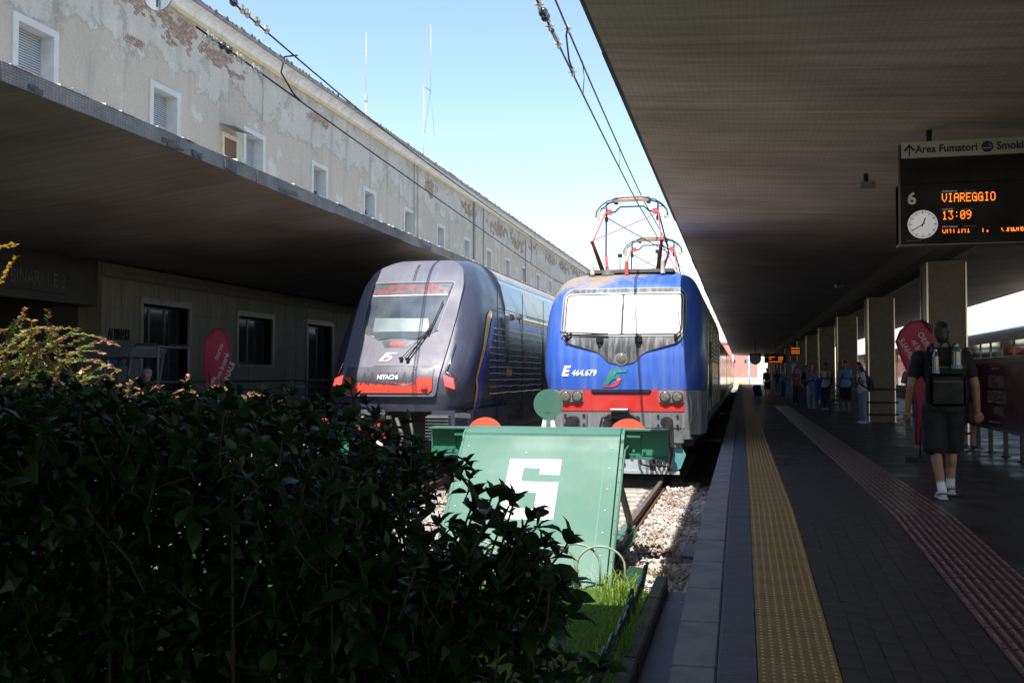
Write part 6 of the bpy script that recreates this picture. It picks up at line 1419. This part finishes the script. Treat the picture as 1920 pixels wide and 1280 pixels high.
t=thing('shopping_bag','bright blue bag hanging beside the woman in pale trousers','bag',(3.0,41.2,PZ+.35)); c=MB(); c.box(-.12,.12,-.06,.06,0,.5,bev=.03); c.build('bag',mat('bag_blue',(.02,.08,.32),.6,v=.2),t); c=MB(); c.tube([(-.08,0,.5),(-.05,0,.72),(.05,0,.72),(.08,0,.5)],.01,5); c.build('handle',mat('jacket_blue',(.02,.07,.28)),t)
def suitcase(lab,loc,col,h=.68,rz=0,tilt=0):
    t=thing('suitcase',lab,'suitcase',loc,rz); t.rotation_euler=(tilt,0,rz); c=MB(); c.box(-.23,.23,-.14,.14,.06,h,bev=.04)
    for k in range(5): c.box(-.18+k*.08,-.15+k*.08,-.146,.146,.1,h-.04)
    c.build('shell',mat('case_%s'%str(col),col,.45,v=.1),t); c=MB()
    for x in(-.19,.19):
        for y in(-.1,.1): c.cyl((x-.015,y,.03),(x+.015,y,.03),.03,n=10)
    c.build('wheel',black,t); c=MB(); c.tube([(-.09,.1,h),(-.09,.1,h+.3),(.09,.1,h+.3),(.09,.1,h)],.01,5); c.build('handle',darkmetal,t); return t
suitcase('dark blue suitcase standing left of the woman in pale trousers',(2.68,45.5,PZ),(.02,.035,.07),.8)
suitcase('pale topped suitcase next to the dark blue one',(2.95,46.8,PZ),(.05,.07,.10),.75,.3)
P_=(4.92,31.4,PZ); person('woman with a long dark ponytail in a beige sweater and blue jeans seen from behind',P_,R(170),1.68,shirt=(.36,.34,.30),sleeve=1.9,pants=(.08,.15,.25),plen=1.95,shoes=(.05,.05,.05),hair='tail',fem=True,arms=[[(.16,0,0),(.24,.02,-.25),(.10,-.16,-.30)],[(-.16,0,0),(-.28,.0,-.22),(-.40,-.12,-.30)]])
O_=(3.93,19.05,PZ); person('grey haired man half hidden behind the man in black by the poster panel',O_,R(10),1.78,shirt=(.03,.04,.06),sleeve=.6,pants=(.10,.09,.08),plen=.95,shoes=(.05,.04,.04),hairc=(.1,.09,.08),skn=(.40,.22,.15),arms=[[(.19,0,0),(.36,.06,-.18),(.33,-.02,.02)],[(-.19,0,0),(-.26,.02,-.28),(-.22,-.12,-.5)]])
T_=(1.62,66,PZ); tt,A,s,ch,hc=person('distant traveller in a cap with a backpack pulling a black suitcase',T_,R(165),1.75,shirt=(.28,.29,.31),sleeve=.5,pants=(.015,.016,.02),plen=1.0,shoes=(.04,.04,.04),cap=(.3,.33,.36)); backpack('dark backpack on the distant traveller in a cap',T_,R(165),ch,s,(.012,.015,.025),w=.16,h=.26)
suitcase('black suitcase pulled by the distant traveller',(1.05,65.3,PZ),(.012,.012,.014),.72,R(20),R(-25))
person('distant woman in black walking behind the traveller in a cap',(2.35,69,PZ),R(170),1.68,shirt=(.02,.02,.025),sleeve=.6,pants=(.12,.10,.09),plen=1.6,shoes=(.3,.3,.3),hair='long',fem=True)
sit_legs=[[(.1,0,.50),(.12,-.42,.50),(.12,-.42,.09)],[(-.1,0,.50),(-.12,-.42,.50),(-.12,-.46,.09)]]
person('distant seated person in blue jeans on the far bench',(3.45,74.3,PZ),R(-60),1.72,legs=sit_legs,seat=True,shirt=(.02,.02,.025),sleeve=1.8,pants=(.09,.16,.28),plen=1.9,shoes=(.3,.3,.3),arms=phone_arms)
person('distant seated person in dark clothes on the far bench',(4.2,74.5,PZ),R(-20),1.72,legs=sit_legs,seat=True,shirt=(.02,.015,.02),sleeve=1.8,pants=(.02,.02,.025),plen=1.9,shoes=(.05,.05,.05),arms=phone_arms)
person('dark haired person in black by the fourth column behind the suitcases',(3.1,50,PZ),R(20),1.74,shirt=(.015,.015,.018),sleeve=1.8,pants=(.02,.02,.03),plen=1.9,shoes=(.05,.05,.05),hair='curly')
person('person in a dark top near the fifth column',(2.95,55,PZ),R(-10),1.70,shirt=(.02,.02,.03),sleeve=1.2,pants=(.03,.03,.04),plen=1.9,shoes=(.05,.05,.05))
person('woman in a red top standing with the far group left of the suitcases',(2.45,47.5,PZ),R(30),1.66,shirt=(.25,.04,.04),sleeve=1.3,pants=(.03,.03,.05),plen=1.9,hair='long',fem=True,arms=phone_arms)
person('man in a pale grey shirt among the far columns',(2.75,52.5,PZ),R(-40),1.78,shirt=(.3,.31,.32),sleeve=.6,pants=(.04,.05,.08),plen=1.9)
person('person in a teal jacket beside the information pillar',(2.35,59.5,PZ),R(60),1.70,shirt=(.04,.14,.16),sleeve=1.9,pants=(.02,.02,.03),plen=1.9,arms=phone_arms)
person('woman in a white blouse behind the third column',(4.6,44,PZ),R(140),1.65,shirt=(.45,.45,.46),sleeve=1.2,pants=(.05,.06,.1),plen=1.9,hair='long',fem=True)
person('youth in a black t-shirt with crossed arms by the sixth column',(3.2,64,PZ),R(-20),1.76,shirt=(.015,.015,.02),sleeve=.6,pants=(.09,.12,.18),plen=1.9,arms=phone_arms,hair='curly')
# cart driver in an orange vest
person('driver in a bright orange vest and pale cap sitting in the utility cart',(-10.72,16.3,.80),R(-80),1.70,legs=[[(.1,0,.50),(.12,-.42,.46),(.12,-.45,.05)],[(-.1,0,.50),(-.12,-.42,.46),(-.12,-.45,.05)]],seat=True,shirt=(.6,.10,.015),sleeve=.3,pants=(.02,.02,.03),plen=1.9,arms=phone_arms,cap=(.2,.21,.22),cloth='vest',skn=(.35,.2,.14))
# ------------------------------------------------------------------ plants
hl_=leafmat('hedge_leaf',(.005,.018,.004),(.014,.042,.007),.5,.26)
twig=mat('twig_brown',(.02,.015,.01),.8,v=.3); twigr=mat('twig_reddish',(.16,.06,.03),.7,v=.3)
def leafgeo(L_,W_,fold=.25,curl=.15):
    # base at origin, along +y, normal +z
    v=[(0,0,0),(-W_*.34,L_*.22,W_*fold*.5),(W_*.34,L_*.22,W_*fold*.5),(0,L_*.25,0),(-W_*.5,L_*.5,W_*fold*.7),(W_*.5,L_*.5,W_*fold*.7),(0,L_*.52,-L_*curl*.15),(-W_*.36,L_*.78,W_*fold*.4-L_*curl*.3),(W_*.36,L_*.78,W_*fold*.4-L_*curl*.3),(0,L_*.8,-L_*curl*.45),(0,L_*1.0,-L_*curl)]
    f=[(0,3,1),(0,2,3),(1,3,6,4),(3,2,5,6),(4,6,9,7),(6,5,8,9),(7,9,10),(9,8,10)]
    return v,f
def leafM(p,d,up,roll=0):
    d=d.normalized(); x=d.cross(up)
    if x.length<1e-3: x=Vector((1,0,0))
    x.normalize(); n=x.cross(d); M=Matrix((x,d,n)).transposed().to_4x4(); return Matrix.Translation(p)@M@Matrix.Rotation(roll,4,'Y')
hedge=thing('hedge','dark leafy hedge filling the shaded foreground on the left','hedge',(-1.6,2.9,.0))
HO=Vector((-1.6,2.9,0))
LVS=[leafgeo(.078,.043),leafgeo(.064,.037,.3,.25),leafgeo(.086,.044,.2,.3)]
# hedge top height along its length s (distance along a line facing the camera), metres above ground
TOP=[(-3.4,2.0),(-2.6,1.98),(-2.2,1.97),(-1.75,1.95),(-1.45,1.98),(-1.3,1.86),(-1.2,1.79),(-1.10,1.69),(-1.0,1.61),(-.95,1.57),(-.86,1.54),(-.74,1.56),(-.66,1.64),(-.60,1.60),(-.57,1.50),(-.53,1.42),(-.50,1.32),(-.47,1.15),(-.445,.85),(-.43,.3)]
def htop(x): return lerp(TOP,x)
fol=MB(); stems=MB(); near=[]
def shoot(p,d,n,spread=1.0,tip=True,far=False):
    # a leafy shoot starting at p along d
    q=p.copy(); d=d.normalized(); a=rnd.uniform(0,6.3); pts=[p.copy()]
    for k in range(n):
        d=(d+Vector((rnd.gauss(0,.08),rnd.gauss(0,.08),rnd.gauss(.02,.05)))).normalized(); q=q+d*rnd.uniform(.018,.03); pts.append(q.copy()); a+=2.4
        u=d.orthogonal().normalized(); w_=d.cross(u); o=(u*math.cos(a)+w_*math.sin(a))
        ld=(o*1.0+d*rnd.uniform(.25,.9)*spread).normalized()
        near.append((leafM(q,ld,Vector((0,0,1)) if abs(ld.z)<.9 else Vector((1,0,0)),rnd.gauss(0,.35)),rnd.randrange(3),rnd.uniform(.5,1.2)))
    if tip:
        for j in range(4):
            a+=1.6; u=d.orthogonal().normalized(); w_=d.cross(u); ld=((u*math.cos(a)+w_*math.sin(a))*.6+d).normalized(); near.append((leafM(q,ld,Vector((0,0,1)) if abs(ld.z)<.9 else Vector((1,0,0)),rnd.gauss(0,.3)),rnd.randrange(3),rnd.uniform(.5,.9)))
    stems.tube(pts,[.0035]*len(pts),4,caps=False)
def ry(x): return 2.55+(x+1.2)*-.08
cntn=0
while cntn<1650:
    x=rnd.uniform(-3.3,-.45); dpt=rnd.uniform(-.18,1.5); 
    h=htop(x-(.1 if dpt<0 else 0)); 
    if x>-1.15: dpt=rnd.uniform(-.1,.45)*(.4+(-.37-x))
    z=h*(1-rnd.random()**2.2*.95)-.20
    if z<.15 or (-1.65<x<-1.0 and z>1.58 and rnd.random()<.5): continue
    if x>-1.05 and rnd.random()<.22+.35*(x+1.05)/.65: continue
    y=ry(x)+dpt-(z-1.0)*-.05
    p=Vector((x,y,z)); d=Vector((rnd.gauss(.10,.45),rnd.gauss(-.25,.45),rnd.uniform(.3,1.1)))
    shoot(p,d,rnd.randint(4,8)); cntn+=1
# dense inner leaves
inner=MB()
for _ in range(24000):
    x=rnd.uniform(-3.3,-.5); dd=rnd.uniform(.05,1.3) if x<-1.2 else rnd.uniform(.0,.12+.5*(-.45-x))
    h=htop(x)-.10-.12*max(0,(x+1.6)); z=h*(1-rnd.random()**1.3)
    if x>-1.5 and 1.32<z<1.52 and rnd.random()<.7: continue
    if -1.6<x<-1.0 and z>1.66 and rnd.random()<.85: continue
    if z<.05 or (x>-1.15 and rnd.random()<(x+1.15)/.45): continue
    p=Vector((x,ry(x)+dd,z)); d=Vector((rnd.gauss(0,1),rnd.gauss(-.3,.8),rnd.gauss(.1,.7))); s_=rnd.uniform(.06,.1)
    v=[(0,0,0),(-s_*.22,s_*.45,s_*.06),(s_*.22,s_*.45,s_*.06),(0,s_,-s_*.1)]
    inner.add(v,[(0,2,1),(1,2,3)],False,leafM(p,d,Vector((0,0,1)),rnd.gauss(0,.6)))
# longer sprigs along the top and right edge
for (x,z,dx,dz,n) in[(-1.62,1.90,.1,1,6),(-1.40,1.92,.05,1,7),(-1.30,1.94,.2,1,5),(-1.18,1.84,.1,1,5),(-.80,1.58,.5,1,5),(-.72,1.60,.3,1,6),(-.66,1.50,.6,.8,6),(-.58,1.42,.5,1,8),(-.56,1.30,.6,1,6),(-.54,1.22,.8,.8,5),(-.62,1.36,.4,1,6),(-.70,1.48,.6,1,6),(-.85,1.58,.4,1,6)]:
    for j in range(2): shoot(Vector((x+rnd.gauss(0,.02),ry(x)+rnd.uniform(-.12,.1),min(z,htop(x))+rnd.gauss(0,.02)-.17)),Vector((dx,rnd.uniform(-.2,.1),dz)),n)
for (x,z,dx,n) in[(-.72,1.60,.3,5),(-.68,1.62,.5,6),(-.63,1.62,.2,5),(-.60,1.58,.6,6),(-.66,1.52,.8,6),(-.59,1.50,.9,6),(-.62,1.46,.5,5),(-.54,1.42,.6,6),(-.50,1.40,.4,5),(-.56,1.36,1,6)]:
    for j in range(2): shoot(Vector((x+rnd.gauss(0,.015),ry(x)+rnd.uniform(-.12,.05),z+rnd.gauss(0,.02)-.06)),Vector((dx,rnd.uniform(-.2,.1),.8)),n)
# the 300 leaves nearest the right edge and top stay single parts
near.sort(key=lambda r:-(r[0].translation.x*1.0+ (r[0].translation.z-htop(min(-.4,r[0].translation.x)))*.8-abs(r[0].translation.y-2.5)*.3))
lm=[]
for v,f in LVS:
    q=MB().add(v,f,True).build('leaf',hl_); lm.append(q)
for M,k,s_ in near[:300]:
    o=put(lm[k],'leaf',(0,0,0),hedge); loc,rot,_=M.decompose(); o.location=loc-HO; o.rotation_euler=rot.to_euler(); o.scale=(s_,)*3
for M,k,s_ in near[300:]:
    v,f=LVS[k]; fol.add([tuple(Vector(a)*s_) for a in v],f,True,M)
for q in lm: bpy.data.objects.remove(q)
MT_=Matrix.Translation(-HO)
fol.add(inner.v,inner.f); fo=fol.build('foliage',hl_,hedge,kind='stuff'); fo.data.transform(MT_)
for k in range(14):
    x=rnd.uniform(-3.2,-.55); y=ry(x)+rnd.uniform(.0,.6 if x<-1.2 else .2); h=htop(x)-.08
    stems.tube([(x*.97-.05,y+.1,0),(x*.985-.02,y+.03,h*.5),(x,y,h)],[.014,.008,.003],5)
st_=stems.build('stems',twig,hedge); st_.data.transform(MT_)
# lawn grass blades
gm=leafmat('grass_blade',(.15,.24,.03),(.30,.38,.07),.5,.45); b=MB()
for _ in range(34000):
    x=rnd.uniform(-5.2,-.89); y=rnd.uniform(6.2,9.55)
    if y<7.9 and x<-2.6: continue
    h=rnd.uniform(.02,.055)*(1.6 if y>9.0 and rnd.random()<.3 else 1); a=rnd.uniform(0,6.3); lx,ly=math.cos(a)*h*.5,math.sin(a)*h*.5; wx,wy=-math.sin(a)*.0028,math.cos(a)*.0028
    b.add([(x-wx,y-wy,-.08),(x+wx,y+wy,-.08),(x+lx*.4,y+ly*.4,-.08+h*.65),(x+lx,y+ly,-.08+h)],[(0,1,2),(1,3,2)])
tag(b.build('grass',gm,kind='stuff'),'bright green grass in front of the buffer stop, half in shade','grass',kind='stuff')
b=MB()
for (cx,cy,n) in[(-1.3,9.5,30),(-1.05,9.2,30),(-1.6,9.48,12),(-1.2,9.0,24),(-2.2,9.5,20),(-.92,8.8,40),(-.92,8.2,40),(-.91,7.6,40),(-.91,7.0,40),(-.9,6.4,40),(-.9,5.8,40),(-.98,7.9,30),(-1.1,9.45,40),(-1.9,9.5,30),(-2.6,9.5,30)]:
    for _ in range(n):
        x=cx+rnd.gauss(0,.07);y=cy+rnd.gauss(0,.07);h=rnd.uniform(.1,.24);a=rnd.uniform(0,6.3);l=h*.7
        P=[Vector((x,y,-.08)),Vector((x+math.cos(a)*l*.25,y+math.sin(a)*l*.25,-.08+h*.7)),Vector((x+math.cos(a)*l*.7,y+math.sin(a)*l*.7,-.08+h)),Vector((x+math.cos(a)*l*1.1,y+math.sin(a)*l*1.1,-.08+h*.85))]
        w_=Vector((-math.sin(a),math.cos(a),0))*.004; b.add([P[0]-w_,P[0]+w_,P[1]+w_,P[1]-w_,P[2]+w_*.8,P[2]-w_*.8,P[3]],[(0,1,2,3),(3,2,4,5),(5,4,6)])
tag(b.build('tall_grass',gm,kind='stuff'),'taller grass tufts under the hoops by the buffer stop','grass',kind='stuff')
# red tinted shrub in the sun
ab=leafmat('shrub_leaf_green',(.12,.18,.06),(.28,.33,.14),.4,.35); ar=leafmat('shrub_leaf_red',(.32,.10,.08),(.50,.26,.20),.4,.35); orl=leafmat('shrub_leaf_orange',(.42,.20,.03),(.5,.32,.05),.4,.4)
def archtwig(p,d,L_,gb,rb_,sb_,red=.3,sz=.05):
    p=p.copy(); d=d.normalized(); n=int(L_/.026); pts=[p.copy()]; side=1
    for k in range(n):
        d=(d+Vector((0,0,-.028))+Vector((rnd.gauss(0,.03),rnd.gauss(0,.03),rnd.gauss(0,.02)))).normalized(); p=p+d*.026; pts.append(p.copy())
        h=d.cross(Vector((0,0,1))); h=h.normalized() if h.length>.01 else Vector((1,0,0))
        for s_ in(-1,1):
            ld=(h*s_+d*.6+Vector((rnd.gauss(0,.25),rnd.gauss(0,.25),rnd.gauss(.15,.3)))).normalized(); M=leafM(p,ld,Vector((0,0,1)),rnd.gauss(0,.3)); z=sz*rnd.uniform(.6,1.15)
            v=[(0,0,0),(-z*.3,z*.35,z*.08),(z*.3,z*.35,z*.08),(-z*.26,z*.72,z*.05),(z*.26,z*.72,z*.05),(0,z*1.05,-z*.1)]
            tgt=rb_ if (k/n>1-red and rnd.random()<.75) or rnd.random()<.12 else gb
            tgt.add(v,[(0,2,1),(1,2,4,3),(3,4,5)],False,M)
    sb_.tube(pts,[.002+.003*(1-k/len(pts)) for k in range(len(pts))],4,caps=False)
def shrub(lab,loc,twigs,red,gm_=ab,rm_=ar,sz=.05):
    t=thing('shrub',lab,'shrub',loc); g,r,s_=MB(),MB(),MB(); L0=Vector(loc)
    for p,d,l in twigs: archtwig(Vector(p)-L0,Vector(d),l,g,r,s_,red,sz)
    g.build('green_leaves',gm_,t,kind='stuff'); r.build('red_leaves',rm_,t,kind='stuff'); s_.build('branches',twigr,t); return t
tw=[]
for _ in range(180):
    x=rnd.uniform(-8.3,-7.0); y=rnd.uniform(8.35,9.1); z=rnd.uniform(1.35,2.3); tw.append(((x,y,z),(rnd.uniform(-.2,1.1),rnd.uniform(-.5,.3),rnd.uniform(.1,.7)),rnd.uniform(.2,.42)))
for (x,z,l) in((-7.1,2.62,.62),(-7.15,2.38,.72),(-7.1,2.22,.62),(-7.05,2.02,.5),(-7.3,2.66,.3),(-7.5,2.68,.3)): tw.append(((x,8.75,z-.26),(1,-.05,.25),l))
tw=[(((a[0]+.95),a[1]-.75,a[2]),d,l) for a,d,l in tw]
shrub('tall shrub with pale green and reddish leaves catching the sun at the left edge',(-6.6,8.05,-.08),tw,.32)
tw=[]
for _ in range(150):
    x=rnd.uniform(-7.0,-4.75); y=rnd.uniform(8.8,9.35); z=rnd.uniform(1.2,1.75)+(.06 if x<-6 else 0); tw.append(((x,y,z),(rnd.uniform(-.4,.9),rnd.uniform(-.6,.2),rnd.uniform(.2,1)),rnd.uniform(.15,.32)))
for (x,z,l) in((-5.35,1.66,.5),(-5.2,1.55,.4),(-6.2,1.72,.3)): tw.append(((x,9.0,z),(.9,-.1,.55),l))
tw=[((a[0]+.25,a[1]-.35,a[2]),d,l) for a,d,l in tw]
shrub('lower shrub with pink tipped sunlit sprays behind the hedge',(-5.8,9.0,-.08),tw,.6)
shrub('slender shrub with orange leaf sprays at the far left above the hedge',(-7.0,8.0,-.08),[((-6.98,8.0,3.15),(1,0,.6),.26),((-6.98,8.0,3.2),(1,.1,.25),.28),((-7.05,8.0,2.2),(.0,0,1),1.0)],.9,orl,orl,.05)
# stray leaf litter under the hedge
for o in bpy.data.objects:
    if o.type=='MESH' and o.parent and o.name.split('.')[0] in('led_text','led_rows','rivets','screws','stiffener','side_grilles','roof_grilles','panel_seams','plough_bolts','anchor_bolts','air_hoses','hoses','horns','facial_features','broken_mosaic','edge_mortar','graffiti','dial_marks','side_stripe','maker_print','smoking_symbol_cigarette','bogies','stems'): o['kind']='stuff'
